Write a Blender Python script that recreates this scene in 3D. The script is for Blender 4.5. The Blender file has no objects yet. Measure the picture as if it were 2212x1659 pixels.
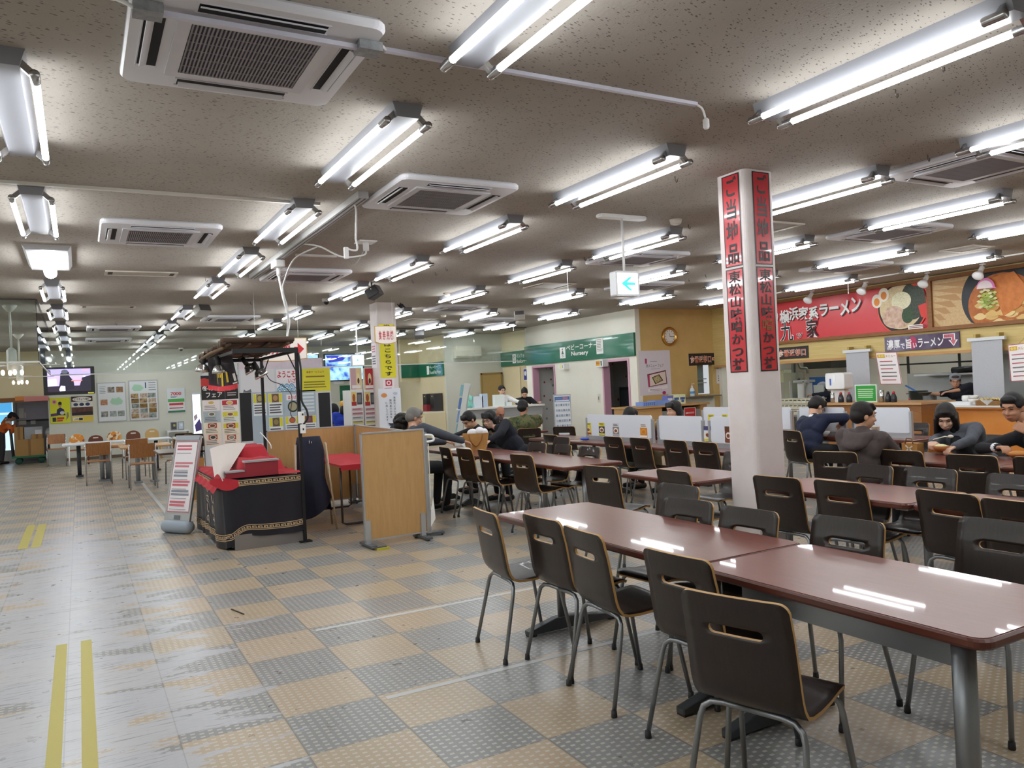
import bpy, math, random
import numpy as np
from mathutils import Vector, Matrix
random.seed(7)
PI = math.pi
SC = bpy.context.scene
COL = SC.collection

# ------------------------------------------------------------ camera
W, H = 2212.0, 1659.0
FOC, YAW, PIT, ROL, EYE = 1688.93, 0.506529, 0.001118, -0.0474274, 1.5
_fw = np.array([math.sin(YAW)*math.cos(PIT), math.cos(YAW)*math.cos(PIT), math.sin(PIT)])
_r0 = np.array([math.cos(YAW), -math.sin(YAW), 0.0]); _u0 = np.cross(_r0, _fw)
_r = _r0*math.cos(ROL)+_u0*math.sin(ROL); _u = -_r0*math.sin(ROL)+_u0*math.cos(ROL)
cam_d = bpy.data.cameras.new('camera'); cam = bpy.data.objects.new('camera', cam_d); COL.objects.link(cam)
cam_d.sensor_fit = 'HORIZONTAL'; cam_d.sensor_width = 36.0; cam_d.lens = 36.0*FOC/W
cam_d.clip_start = 0.05; cam_d.clip_end = 200
cam.matrix_world = Matrix(((_r[0], _u[0], -_fw[0], 0), (_r[1], _u[1], -_fw[1], 0), (_r[2], _u[2], -_fw[2], EYE), (0, 0, 0, 1)))
SC.camera = cam
# ------------------------------------------------------------ world, exposure
wd = bpy.data.worlds.new('world'); SC.world = wd; wd.use_nodes = True
wd.node_tree.nodes['Background'].inputs[0].default_value = (0.9, 0.95, 1.0, 1)
wd.node_tree.nodes['Background'].inputs[1].default_value = 0.25
SC.view_settings.view_transform = 'Standard'; SC.view_settings.look = 'None'
SC.view_settings.gamma = 1.0; SC.view_settings.use_curve_mapping = False
SC.view_settings.exposure = 1.3
TUBE_POWER = 17.0
SC.cycles.use_denoising = True
SC.cycles.max_bounces = 7; SC.cycles.diffuse_bounces = 4; SC.cycles.glossy_bounces = 3
SC.cycles.transparent_max_bounces = 12; SC.cycles.caustics_reflective = False; SC.cycles.caustics_refractive = False
SC.cycles.sample_clamp_indirect = 6.0

# ------------------------------------------------------------ a photo point on a known plane -> the place
def ray(x, y): return ((x-W/2)*_r+(H/2-y)*_u+FOC*_fw)/FOC
def PZ(x, y, z=0.0):
    d = ray(x, y); t = (z-EYE)/d[2]; return Vector((d[0]*t, d[1]*t, z))
def PY(x, y, Y):
    d = ray(x, y); t = Y/d[1]; return Vector((d[0]*t, Y, EYE+d[2]*t))
def PX(x, y, X):
    d = ray(x, y); t = X/d[0]; return Vector((X, d[1]*t, EYE+d[2]*t))

# ------------------------------------------------------------ materials
def lin(h):
    h = h.lstrip('#'); c = [int(h[i:i+2], 16)/255 for i in (0, 2, 4)]
    return tuple(x/12.92 if x <= .04045 else ((x+.055)/1.055)**2.4 for x in c)+(1.0,)
_mats = {}
def M(hexc, rough=.55, metal=0.0, emit=0.0, spec=.5, coat=0.0, name=None):
    key = (hexc, rough, metal, emit, spec, coat)
    if key in _mats: return _mats[key]
    m = bpy.data.materials.new(name or 'paint_'+hexc.strip('#')); m.use_nodes = True
    b = m.node_tree.nodes['Principled BSDF']
    b.inputs['Base Color'].default_value = lin(hexc); b.inputs['Roughness'].default_value = rough
    b.inputs['Metallic'].default_value = metal; b.inputs['Specular IOR Level'].default_value = spec
    b.inputs['Coat Weight'].default_value = coat
    if emit:
        b.inputs['Emission Color'].default_value = lin(hexc); b.inputs['Emission Strength'].default_value = emit
    _mats[key] = m
    return m
class Nodes:
    """a short way to write a node material"""
    def __init__(s, name):
        s.m = bpy.data.materials.new(name); s.m.use_nodes = True; s.t = s.m.node_tree
        s.b = s.t.nodes['Principled BSDF']; s.pos = s.t.nodes.new('ShaderNodeNewGeometry').outputs['Position']
        s.objc = None
    def obj(s):
        if s.objc is None: s.objc = s.t.nodes.new('ShaderNodeTexCoord').outputs['Object']
        return s.objc
    def _in(s, sock, v):
        if isinstance(v, bpy.types.NodeSocket): s.t.links.new(v, sock)
        elif v is not None: sock.default_value = v
    def math(s, op, a, b=None, c=None, clamp=False):
        n = s.t.nodes.new('ShaderNodeMath'); n.operation = op; n.use_clamp = clamp
        for i, v in enumerate((a, b, c)): s._in(n.inputs[i], v)
        return n.outputs[0]
    def sep(s, v):
        n = s.t.nodes.new('ShaderNodeSeparateXYZ'); s._in(n.inputs[0], v); return n.outputs
    def comb(s, x, y, z=0.0):
        n = s.t.nodes.new('ShaderNodeCombineXYZ')
        for i, v in enumerate((x, y, z)): s._in(n.inputs[i], v)
        return n.outputs[0]
    def noise(s, v, scale=5, detail=3, rough=.5, dist=0.0, col=False):
        n = s.t.nodes.new('ShaderNodeTexNoise'); s._in(n.inputs['Vector'], v)
        n.inputs['Scale'].default_value = scale; n.inputs['Detail'].default_value = detail
        n.inputs['Roughness'].default_value = rough; n.inputs['Distortion'].default_value = dist
        return n.outputs['Color' if col else 'Fac']
    def voro(s, v, scale=5, out='Distance', feature='F1'):
        n = s.t.nodes.new('ShaderNodeTexVoronoi'); n.feature = feature; s._in(n.inputs['Vector'], v)
        n.inputs['Scale'].default_value = scale; return n.outputs[out]
    def ramp(s, f, stops, const=False):
        n = s.t.nodes.new('ShaderNodeValToRGB'); s._in(n.inputs[0], f); e = n.color_ramp.elements
        if const: n.color_ramp.interpolation = 'CONSTANT'
        while len(e) < len(stops): e.new(.5)
        for el, (p, c) in zip(e, stops): el.position = p; el.color = lin(c) if isinstance(c, str) else (c, c, c, 1)
        return n.outputs[0]
    def mix(s, f, a, b):
        n = s.t.nodes.new('ShaderNodeMix'); n.data_type = 'RGBA'; s._in(n.inputs[0], f)
        s._in(n.inputs[6], lin(a) if isinstance(a, str) else a); s._in(n.inputs[7], lin(b) if isinstance(b, str) else b)
        return n.outputs[2]
    def out(s, color=None, rough=None, bump=None, bs=.2, bd=.01, **kw):
        if color is not None: s._in(s.b.inputs['Base Color'], lin(color) if isinstance(color, str) else color)
        if rough is not None: s._in(s.b.inputs['Roughness'], rough)
        for k, v in kw.items(): s._in(s.b.inputs[k.replace('_', ' ')], v)
        if bump is not None:
            n = s.t.nodes.new('ShaderNodeBump'); n.inputs['Strength'].default_value = bs; n.inputs['Distance'].default_value = bd
            s._in(n.inputs['Height'], bump); s.t.links.new(n.outputs[0], s.b.inputs['Normal'])
        return s.m
def wood(name, c1, c2, axis=0, rough=.4, scale=6.0, stretch=14.0, coat=0.0):
    n = Nodes(name); x = n.sep(n.obj()); k = [x[0], x[1], x[2]]
    k = [n.math('MULTIPLY', c, 1.0 if i == axis else stretch) for i, c in enumerate(k)]
    f = n.noise(n.comb(*k), scale, 4, .6, .6)
    return n.out(n.ramp(f, [(.3, c1), (.7, c2)]), rough, bump=f, bs=.05, bd=.002, Coat_Weight=coat)
def mottled(name, c1, c2, scale=8, rough=.6, bs=.15, metal=0.0):
    n = Nodes(name); f = n.noise(n.obj(), scale, 4, .6)
    return n.out(n.ramp(f, [(.3, c1), (.7, c2)]), rough, bump=f, bs=bs, bd=.01, Metallic=metal)

# floor: 45 cm checked tiles with a woven dash print, grey-white where the surface has worn off
n = Nodes('floor_tiles'); px = n.sep(n.pos); X, Y = px[0], px[1]
tx = n.math('DIVIDE', n.math('SUBTRACT', X, .33-44.7), .447); ty = n.math('DIVIDE', n.math('SUBTRACT', Y, 3.73-44.0), .44)
i, j = n.math('FLOOR', tx), n.math('FLOOR', ty); fx, fy = n.math('FRACT', tx), n.math('FRACT', ty)
chk = n.math('MODULO', n.math('ADD', i, j), 2.0)
rnd = n.noise(n.comb(i, j, 0.0), 3.17, 0)
cell_b = n.mix(rnd, '#bda489', '#ad9a7b'); cell_g = n.mix(rnd, '#7d7f80', '#8c8a8a')
base = n.mix(chk, cell_g, cell_b)
a = n.math('MULTIPLY', fx, 12.0); ai = n.math('FLOOR', a)
b = n.math('ADD', n.math('MULTIPLY', fy, 12.0), n.math('MULTIPLY', n.math('MODULO', ai, 2.0), .5))
da = n.math('LESS_THAN', n.math('ABSOLUTE', n.math('SUBTRACT', n.math('FRACT', a), .5)), .27)
db = n.math('LESS_THAN', n.math('ABSOLUTE', n.math('SUBTRACT', n.math('FRACT', b), .5)), .19)
fade = n.noise(n.comb(X, Y, 3.0), 1.7, 2)
dash = n.math('MULTIPLY', n.math('MULTIPLY', da, db), n.math('ADD', .3, n.math('MULTIPLY', fade, .75)))
base = n.mix(dash, base, '#cfcac1')
base = n.mix(n.math('MULTIPLY', n.noise(n.pos, 60, 3, .7), .35), base, '#8a8378')
ex = n.math('MINIMUM', fx, n.math('SUBTRACT', 1.0, fx)); ey = n.math('MINIMUM', fy, n.math('SUBTRACT', 1.0, fy))
joint = n.math('LESS_THAN', n.math('MINIMUM', ex, ey), .006)
base = n.mix(n.math('MULTIPLY', joint, .75), base, '#6b675f')
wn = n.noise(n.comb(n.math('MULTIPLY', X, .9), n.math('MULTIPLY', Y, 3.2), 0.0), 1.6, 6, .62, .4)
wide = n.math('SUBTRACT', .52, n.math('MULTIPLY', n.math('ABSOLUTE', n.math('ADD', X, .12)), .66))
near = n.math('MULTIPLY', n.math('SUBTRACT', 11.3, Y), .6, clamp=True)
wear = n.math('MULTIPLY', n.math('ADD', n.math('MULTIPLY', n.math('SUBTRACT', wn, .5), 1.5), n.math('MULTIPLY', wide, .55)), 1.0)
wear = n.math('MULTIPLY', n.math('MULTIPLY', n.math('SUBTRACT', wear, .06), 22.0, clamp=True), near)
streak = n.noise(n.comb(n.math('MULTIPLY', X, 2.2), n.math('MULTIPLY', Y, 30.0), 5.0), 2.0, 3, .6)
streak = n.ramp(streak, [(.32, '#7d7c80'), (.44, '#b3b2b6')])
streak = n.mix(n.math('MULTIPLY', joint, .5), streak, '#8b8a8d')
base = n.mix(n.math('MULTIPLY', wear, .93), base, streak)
rg = n.math('ADD', .2, n.math('MULTIPLY', n.noise(n.pos, 7, 4, .6), .22))
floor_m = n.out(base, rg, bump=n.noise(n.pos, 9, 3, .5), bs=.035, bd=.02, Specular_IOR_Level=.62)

# ceiling: fissured mineral-fibre tiles
n = Nodes('ceiling_fissured'); px = n.sep(n.pos)
wob = n.noise(n.pos, 6, 2, .5)
ang = n.math('ADD', px[1], n.math('MULTIPLY', wob, .25))
v1 = n.comb(n.math('MULTIPLY', n.math('ADD', px[0], n.math('MULTIPLY', ang, .35)), 32.0), n.math('MULTIPLY', n.math('SUBTRACT', px[1], n.math('MULTIPLY', px[0], .3)), 88.0), 0.0)
d = n.voro(v1, 1.0); c = n.sep(n.voro(v1, 1.0, 'Color'))
speck = n.math('MULTIPLY', n.math('LESS_THAN', d, n.math('MULTIPLY', c[0], .36)), n.math('GREATER_THAN', c[1], .25))
cl = n.ramp(n.noise(n.pos, .9, 4, .6), [(.3, '#a29a91'), (.7, '#b0a89f')])
cl = n.mix(n.math('MULTIPLY', speck, .8), cl, '#4e4740')
ceil_m = n.out(cl, .9, bump=n.math('SUBTRACT', n.noise(n.pos, 55, 3, .6), n.math('MULTIPLY', speck, .8)), bs=.35, bd=.006)

wall_white = mottled('wall_offwhite', '#e6e2d4', '#ece9dd', 1.5, .7, .03)
wall_cream = mottled('wall_cream', '#e2d3ac', '#e8dab6', 1.5, .7, .03)
wall_yellow = mottled('wall_mustard', '#c9a766', '#d2b173', 3, .65, .04)
wall_grey = mottled('wall_pale_grey', '#d5d6cb', '#dcdcd2', 1.2, .7, .03)
chrome = M('#b9b9bb', .25, 1.0, name='chrome'); steel = M('#8e9094', .38, .85, name='steel_grey')
alu = M('#c3c5c9', .35, .7, name='aluminium'); white_pl = M('#eceaea', .4, name='white_plastic')
black = M('#121214', .5, name='black_paint'); dark = M('#242224', .6, name='dark_rubber')
darkwood = wood('chair_walnut', '#1b110c', '#2a1c17', 2, .36, 5, 16, .15)
ply = M('#b98f55', .5, name='ply_edge')
table_m = wood('table_mahogany', '#6b352a', '#7a4134', 1, .3, 6, 10, .25)
table_edge = M('#5a2c20', .3, name='table_edge')
lightwood = wood('light_board', '#c49a63', '#cda770', 2, .55, 5, 10)
oak = wood('counter_oak', '#8a5a30', '#a06c3c', 1, .45, 4, 10)
brownwood = wood('brown_chair_wood', '#8d5a30', '#a56f40', 2, .4, 5, 12)
frame_wood = wood('sign_frame_wood', '#7c4a1f', '#94602c', 1, .5, 5, 12)
tube_m = bpy.data.materials.new('lit_tube'); tube_m.use_nodes = True
_b = tube_m.node_tree.nodes['Principled BSDF']; _b.inputs['Base Color'].default_value = (1, 1, 1, 1)
_b.inputs['Emission Color'].default_value = (.93, .98, 1.0, 1); _t = tube_m.node_tree      # glow turned down on the upper half to weaken the ceiling halo
_g = _t.nodes.new('ShaderNodeNewGeometry'); _s = _t.nodes.new('ShaderNodeSeparateXYZ'); _r1 = _t.nodes.new('ShaderNodeMapRange')
_t.links.new(_g.outputs['Normal'], _s.inputs[0]); _t.links.new(_s.outputs[2], _r1.inputs[0])
for _i, _v in ((1, -.15), (2, .45), (3, TUBE_POWER), (4, TUBE_POWER*.18)): _r1.inputs[_i].default_value = _v
_t.links.new(_r1.outputs[0], _b.inputs['Emission Strength'])
glass_m = bpy.data.materials.new('hung_glass'); glass_m.use_nodes = True
_t = glass_m.node_tree; _t.nodes.remove(_t.nodes['Principled BSDF'])
_tr = _t.nodes.new('ShaderNodeBsdfTransparent'); _tr.inputs[0].default_value = (.93, .965, .955, 1)
_gl = _t.nodes.new('ShaderNodeBsdfGlossy'); _gl.inputs['Roughness'].default_value = .02
_fr = _t.nodes.new('ShaderNodeFresnel'); _fr.inputs[0].default_value = 1.6
_mx = _t.nodes.new('ShaderNodeMixShader')
_t.links.new(_fr.outputs[0], _mx.inputs[0]); _t.links.new(_tr.outputs[0], _mx.inputs[1]); _t.links.new(_gl.outputs[0], _mx.inputs[2])
_t.links.new(_mx.outputs[0], _t.nodes['Material Output'].inputs[0])

# ------------------------------------------------------------ mesh builder
class MB:
    def __init__(s): s.v = []; s.f = []; s.mi = []; s.sm = []; s.mats = []; s.cur = 0; s.smooth = False; s.T = None
    def use(s, m, smooth=False):
        if m not in s.mats: s.mats.append(m)
        s.cur = s.mats.index(m); s.smooth = smooth; return s
    def add(s, vs, fs):
        o = len(s.v)
        if s.T is not None: vs = [tuple(s.T @ Vector(p)) for p in vs]
        s.v += [tuple(p) for p in vs]; s.f += [tuple(q+o for q in f) for f in fs]
        s.mi += [s.cur]*len(fs); s.sm += [s.smooth]*len(fs); return s
    def bb(s, x0, x1, y0, y1, z0, z1):
        return s.add([(x0, y0, z0), (x1, y0, z0), (x1, y1, z0), (x0, y1, z0), (x0, y0, z1), (x1, y0, z1), (x1, y1, z1), (x0, y1, z1)],
                     [(0, 3, 2, 1), (4, 5, 6, 7), (0, 1, 5, 4), (1, 2, 6, 5), (2, 3, 7, 6), (3, 0, 4, 7)])
    def box(s, c, d): return s.bb(c[0]-d[0]/2, c[0]+d[0]/2, c[1]-d[1]/2, c[1]+d[1]/2, c[2]-d[2]/2, c[2]+d[2]/2)
    def bar(s, p, q, w, h=None, up=(0, 0, 1)):
        p, q = Vector(p), Vector(q); h = h or w; d = (q-p).normalized(); a = d.cross(Vector(up))
        if a.length < 1e-4: a = d.cross(Vector((1, 0, 0)))
        a.normalize(); b = a.cross(d)
        vs = [e+a*sx*w/2+b*sy*h/2 for e in (p, q) for sx, sy in ((-1, -1), (1, -1), (1, 1), (-1, 1))]
        return s.add(vs, [(0, 1, 2, 3), (7, 6, 5, 4), (0, 4, 5, 1), (1, 5, 6, 2), (2, 6, 7, 3), (3, 7, 4, 0)])
    def prism(s, poly, z0, z1, ax='z', bev=0.0):
        """poly of (a, b) extruded; ax says which axis z0..z1 runs along"""
        mp = {'z': lambda a, b, c: (a, b, c), 'x': lambda a, b, c: (c, a, b), 'y': lambda a, b, c: (a, c, b)}[ax]
        k = len(poly); area = sum(poly[i][0]*poly[(i+1) % k][1]-poly[(i+1) % k][0]*poly[i][1] for i in range(k))
        if (area < 0) != (ax == 'y'): poly = poly[::-1]
        cx = sum(p[0] for p in poly)/k; cy = sum(p[1] for p in poly)/k
        def ring(z, ins):
            out = []
            for a, b in poly:
                l = math.hypot(a-cx, b-cy) or 1; out.append(mp(a-(a-cx)/l*ins, b-(b-cy)/l*ins, z))
            return out
        rs = [ring(z0, 0), ring(z1, 0)] if not bev else [ring(z0, bev), ring(z0+bev, 0), ring(z1-bev, 0), ring(z1, bev)]
        vs = [p for r in rs for p in r]; m = len(rs)
        fs = [tuple(range(k))[::-1], tuple((m-1)*k+i for i in range(k))]
        for q in range(m-1): fs += [(q*k+i, q*k+(i+1) % k, (q+1)*k+(i+1) % k, (q+1)*k+i) for i in range(k)]
        return s.add(vs, fs)
    def tube(s, pts, r, seg=8, closed=False, cap=True):
        pts = [Vector(p) for p in pts]; k = len(pts); rr = r if isinstance(r, (list, tuple)) else [r]*k
        vs = []; a = None
        for i in range(k):
            d = (pts[(i+1) % k if closed else min(i+1, k-1)]-pts[i-1 if closed else max(i-1, 0)]).normalized()
            if a is None:
                a = d.cross(Vector((0, 0, 1)))
                if a.length < 1e-3: a = d.cross(Vector((1, 0, 0)))
            else: a = a-d*a.dot(d)
            a.normalize(); b = d.cross(a)
            vs += [pts[i]+(a*math.cos(2*PI*t/seg)+b*math.sin(2*PI*t/seg))*rr[i] for t in range(seg)]
        fs = []
        for i in range(k if closed else k-1):
            n2 = (i+1) % k
            fs += [(i*seg+t, i*seg+(t+1) % seg, n2*seg+(t+1) % seg, n2*seg+t) for t in range(seg)]
        if cap and not closed: fs += [tuple(range(seg))[::-1], tuple((k-1)*seg+t for t in range(seg))]
        return s.add(vs, fs)
    def lathe(s, prof, c=(0, 0, 0), seg=16, axis='z'):
        mp = {'z': lambda a, b, h: (a, b, h), 'x': lambda a, b, h: (h, a, b), 'y': lambda a, b, h: (b, h, a)}[axis]
        vs = []
        for r, z in prof:
            for t in range(seg):
                q = mp(r*math.cos(2*PI*t/seg), r*math.sin(2*PI*t/seg), z); vs.append((q[0]+c[0], q[1]+c[1], q[2]+c[2]))
        fs = []
        for i in range(len(prof)-1): fs += [(i*seg+t, i*seg+(t+1) % seg, (i+1)*seg+(t+1) % seg, (i+1)*seg+t) for t in range(seg)]
        fs += [tuple(range(seg))[::-1], tuple((len(prof)-1)*seg+t for t in range(seg))]
        return s.add(vs, fs)
    def ball(s, c, r, seg=14, rings=9, R=None):
        r = (r, r, r) if not isinstance(r, (tuple, list)) else r; vs = []; c = Vector(c)
        for i in range(rings+1):
            th = PI*i/rings
            for t in range(seg):
                p = Vector((r[0]*math.sin(th)*math.cos(2*PI*t/seg), r[1]*math.sin(th)*math.sin(2*PI*t/seg), r[2]*math.cos(th)))
                vs.append((R @ p if R is not None else p)+c)
        fs = [(i*seg+t, (i+1)*seg+t, (i+1)*seg+(t+1) % seg, i*seg+(t+1) % seg) for i in range(rings) for t in range(seg)]
        return s.add(vs, fs)
    def caps(s, p, q, r0, r1, seg=12):
        """a tapered limb with round ends"""
        p, q = Vector(p), Vector(q); d = q-p; l = d.length
        if l < 1e-5: return s.ball(p, r0, seg, 8)
        d /= l; pts = []; rr = []
        for t in (0.02, .25, .5, .75, 1): pts.append(p-d*r0*math.cos(t*PI/2)); rr.append(max(r0*math.sin(t*PI/2), 1e-4))
        for t in (1, .75, .5, .25, .02): pts.append(q+d*r1*math.cos(t*PI/2)); rr.append(max(r1*math.sin(t*PI/2), 1e-4))
        return s.tube(pts, rr, seg)
    def data(s, name):
        me = bpy.data.meshes.new(name); me.from_pydata(s.v, [], s.f)
        for m in s.mats: me.materials.append(m)
        me.polygons.foreach_set('material_index', s.mi); me.polygons.foreach_set('use_smooth', s.sm); me.update()
        return me
    def build(s, name, parent=None, origin=None):
        if parent is None and origin is None and s.v:
            lo = [min(p[i] for p in s.v) for i in range(3)]; hi = [max(p[i] for p in s.v) for i in range(3)]
            origin = ((lo[0]+hi[0])/2, (lo[1]+hi[1])/2, lo[2])
        if origin: s.v = [(p[0]-origin[0], p[1]-origin[1], p[2]-origin[2]) for p in s.v]
        o = bpy.data.objects.new(name, s.data(name)); COL.objects.link(o)
        if parent is not None: o.parent = parent
        if origin: o.location = origin
        return o
def rrect(x0, x1, y0, y1, r, k=5):
    out = []
    for cx, cy, a0 in ((x1-r, y1-r, 0), (x0+r, y1-r, 90), (x0+r, y0+r, 180), (x1-r, y0+r, 270)):
        out += [(cx+r*math.cos(math.radians(a0+90*t/k)), cy+r*math.sin(math.radians(a0+90*t/k))) for t in range(k+1)]
    return out
def thing(name, label, cat, loc=(0, 0, 0), rz=0.0, group=None):
    o = bpy.data.objects.new(name, None); COL.objects.link(o); o.empty_display_size = .1
    o.location = loc; o.rotation_euler = (0, 0, rz); return tag(o, label, cat, group)
def tag(o, label, cat, group=None):
    o['label'] = label; o['category'] = cat
    if group: o['group'] = group
    return o
def struct(name, mb): o = mb.build(name); o['kind'] = 'structure'; return o
def dup(root, loc, rz=0.0, label=None, group=None):
    r = root.copy(); COL.objects.link(r); r.location = loc; r.rotation_euler = (0, 0, rz)
    if label: r['label'] = label
    if group: r['group'] = group
    for ch in list(root.children):
        c = ch.copy(); COL.objects.link(c); c.parent = r
        for g in ch.children:
            d = g.copy(); COL.objects.link(d); d.parent = c
    return r
ORD = ['first', 'second', 'third', 'fourth', 'fifth', 'sixth', 'seventh', 'eighth', 'ninth', 'tenth', 'eleventh', 'twelfth', 'thirteenth']

# ------------------------------------------------------------ lettering and printed sheets
_tc = {}
def text_geo(body, bold=0.0):
    key = (body, bold)
    if key not in _tc:
        c = bpy.data.curves.new('t', 'FONT'); c.body = body; c.offset = bold; c.resolution_u = 3; c.space_line = .92
        o = bpy.data.objects.new('t', c); COL.objects.link(o)
        me = bpy.data.meshes.new_from_object(o.evaluated_get(bpy.context.evaluated_depsgraph_get()))
        vs = [(v.co.x, v.co.y) for v in me.vertices]; fs = [tuple(p.vertices) for p in me.polygons]
        bpy.data.objects.remove(o); bpy.data.curves.remove(c); bpy.data.meshes.remove(me)
        if vs:
            x0 = min(v[0] for v in vs); x1 = max(v[0] for v in vs); y0 = min(v[1] for v in vs); y1 = max(v[1] for v in vs)
            if len(body) == 1 and ord(body) > 0x2fff: vs = [(x, .88-y) for x, y in vs]       # keep a kana or kanji in its own square
            else: vs = [((x-x0)/((x1-x0) or 1), 1-(y-y0)/((y1-y0) or 1)) for x, y in vs]
        _tc[key] = (vs, fs)
    return _tc[key]
class Sheet:
    """a printed face: o = its top left corner, u = to the right, v = down, n = out of the face; items in 0..1"""
    def __init__(s, o, u, v, n, mb, step=.0007):
        s.o, s.u, s.v, s.n, s.mb, s.k, s.step = Vector(o), Vector(u), Vector(v), Vector(n).normalized(), mb, 1, step
    def p(s, x, y, k=None): return s.o+s.u*x+s.v*y+s.n*(s.step*(s.k if k is None else k))
    def face(s, pts, c, **kw):
        s.mb.use(c if not isinstance(c, str) else M(c, .5, **kw)); vs = [s.p(x, y) for x, y in pts]
        a = sum(pts[i][0]*pts[(i+1) % len(pts)][1]-pts[(i+1) % len(pts)][0]*pts[i][1] for i in range(len(pts)))
        idx = tuple(range(len(pts))); flip = (s.u.cross(s.v).dot(s.n) > 0) == (a > 0)
        s.mb.add(vs, [idx if flip else idx[::-1]])
    def r(s, x0, y0, x1, y1, c, **kw): s.face([(x0, y0), (x1, y0), (x1, y1), (x0, y1)], c, **kw); s.k += 1
    def e(s, cx, cy, rx, ry, c, seg=20, a0=0, **kw):
        s.face([(cx+rx*math.cos(2*PI*t/seg+a0), cy+ry*math.sin(2*PI*t/seg+a0)) for t in range(seg)], c, **kw); s.k += 1
    def poly(s, pts, c, **kw): s.face(pts, c, **kw); s.k += 1
    def t(s, body, x0, y0, x1, y1, c, bold=0.0, skew=0.0):
        vs, fs = text_geo(body, bold); s.mb.use(c if not isinstance(c, str) else M(c, .5))
        s.mb.add([s.p(x0+(x1-x0)*a+skew*(1-b), y0+(y1-y0)*b) for a, b in vs], fs); s.k += 1
    def lines(s, x0, y0, x1, y1, nrow, c, fill=.42, ragged=.3, seed=1):
        rr = random.Random(seed)
        for i in range(nrow):
            ya = y0+(y1-y0)*i/nrow; yb = ya+(y1-y0)/nrow*fill
            s.face([(x0, ya), (x1-(x1-x0)*ragged*rr.random(), ya), (x1-(x1-x0)*ragged*rr.random()*0, yb), (x0, yb)] if ragged == 0 else
                   (lambda e: [(x0, ya), (e, ya), (e, yb), (x0, yb)])(x1-(x1-x0)*ragged*rr.random()), c)
        s.k += 1
def sq(sh, pl, P, x, y):
    q = (PX if pl == 'X' else PY)(x, y, P); d = q-sh.o; return d.dot(sh.u)/sh.u.length_squared, d.dot(sh.v)/sh.v.length_squared
def board(mb, pl, P, tl, br, th, m):
    """a slab on the plane pl ('X' faces -X, 'Y' faces -Y) between two photo points; gives back its Sheet"""
    a = (PX if pl == 'X' else PY)(tl[0], tl[1], P); b = (PX if pl == 'X' else PY)(br[0], br[1], P)
    mb.use(m)
    if pl == 'X':
        mb.bb(P, P+th, min(a.y, b.y), max(a.y, b.y), min(a.z, b.z), max(a.z, b.z))
        return Sheet((P, a.y, a.z), (0, b.y-a.y, 0), (0, 0, b.z-a.z), (-1, 0, 0), mb)
    mb.bb(min(a.x, b.x), max(a.x, b.x), P, P+th, min(a.z, b.z), max(a.z, b.z))
    return Sheet((a.x, P, a.z), (b.x-a.x, 0, 0), (0, 0, b.z-a.z), (0, -1, 0), mb)
# ============================================================ the hall
CE = 3.0; YB = 24.5
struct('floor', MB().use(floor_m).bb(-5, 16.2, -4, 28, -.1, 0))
struct('ceiling', MB().use(ceil_m).bb(-5, 16.2, -4, 28, CE, CE+.1))
struct('wall_left', MB().use(wall_grey).bb(-5, -4.8, -4, 28, 0, CE))
struct('wall_front', MB().use(wall_grey).bb(-4.8, 16, -4, -3.8, 0, CE))
struct('wall_back', MB().use(wall_grey).bb(-.72, 9.0, YB, YB+.2, 0, CE))
struct('wall_back_recess', MB().use(wall_cream).bb(-4.8, -.72, YB, YB+.2, 1.74, CE))
struct('wall_stall_back', MB().use(wall_grey).bb(-4.8, 1, 27.6, 27.8, 0, CE))
struct('trim_1', MB().use(frame_wood).bb(-4.8, -.72, YB-.04, YB-.002, 1.66, 1.78))
struct('baseboard_back', MB().use(M('#6b5c48', .5)).bb(-.72, 9.0, YB-.02, YB-.001, 0, .08))
struct('wall_water_alcove', MB().use(wall_cream).bb(9.0, 9.15, 20.1, YB, 0, CE))
struct('wall_information_back', MB().use(wall_grey).bb(9.0, 10.95, 20.0, 20.1, 0, CE))
struct('wall_information_right', MB().use(wall_cream).bb(10.8, 10.95, 18.0, 20.0, 0, CE))
# nursery wall with its two openings
NX = 10.45
d1a, d1b = PX(1365, 900, NX).y, PX(1307, 900, NX).y
d2a, d2b = PX(1204, 900, NX).y, PX(1155, 900, NX).y
zd = PX(1330, 776, NX).z
mb = MB().use(wall_white)
mb.bb(NX, NX+.12, 13.3, d1a, 0, zd).bb(NX, NX+.12, d1b, d2a, 0, zd).bb(NX, NX+.12, d2b, 18.0, 0, zd).bb(NX, NX+.12, 13.3, 18.0, zd, CE)
mb.bb(NX+.12, 10.95, 17.9, 18.0, 0, CE)
struct('wall_nursery', mb)
pink = M('#cf9fb4', .5)
for k, (a, b) in enumerate(((d1a, d1b), (d2a, d2b))):
    mb = MB().use(pink).bb(NX-.02, NX+.16, a-.0, a+.05, 0, zd).bb(NX-.02, NX+.16, b-.05, b, 0, zd).bb(NX-.02, NX+.16, a+.05, b-.05, zd-.05, zd)
    struct('door_%d' % (k+1), mb)
n = Nodes('flower_wallpaper'); v = n.comb(*[n.math('MULTIPLY', c, 1.0) for c in n.sep(n.pos)])
dd = n.voro(v, 5.0); cc = n.sep(n.voro(v, 5.0, 'Color'))
fl = n.ramp(cc[0], [(0, '#b5473f'), (.42, '#8f9aa0'), (.75, '#c9a08a')], True)
paper_m = n.out(n.mix(n.math('LESS_THAN', dd, .17), '#d9d8d4', fl), .7)
mb = MB().use(paper_m).bb(12.0, 12.1, 13.42, 17.9, 0, 2.6).bb(NX+.12, 12.0, 17.8, 17.9, 0, 2.6).bb(NX+.12, 12.0, 13.42, 13.5, 0, 2.6).bb(NX+.13, 12.0, 13.5, 17.8, 2.6, 2.7)
mb.bb(NX+.14, 12.0, d2a-.3, d2a-.2, 0, 2.6)
struct('wall_nursery_inside', mb)
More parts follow.
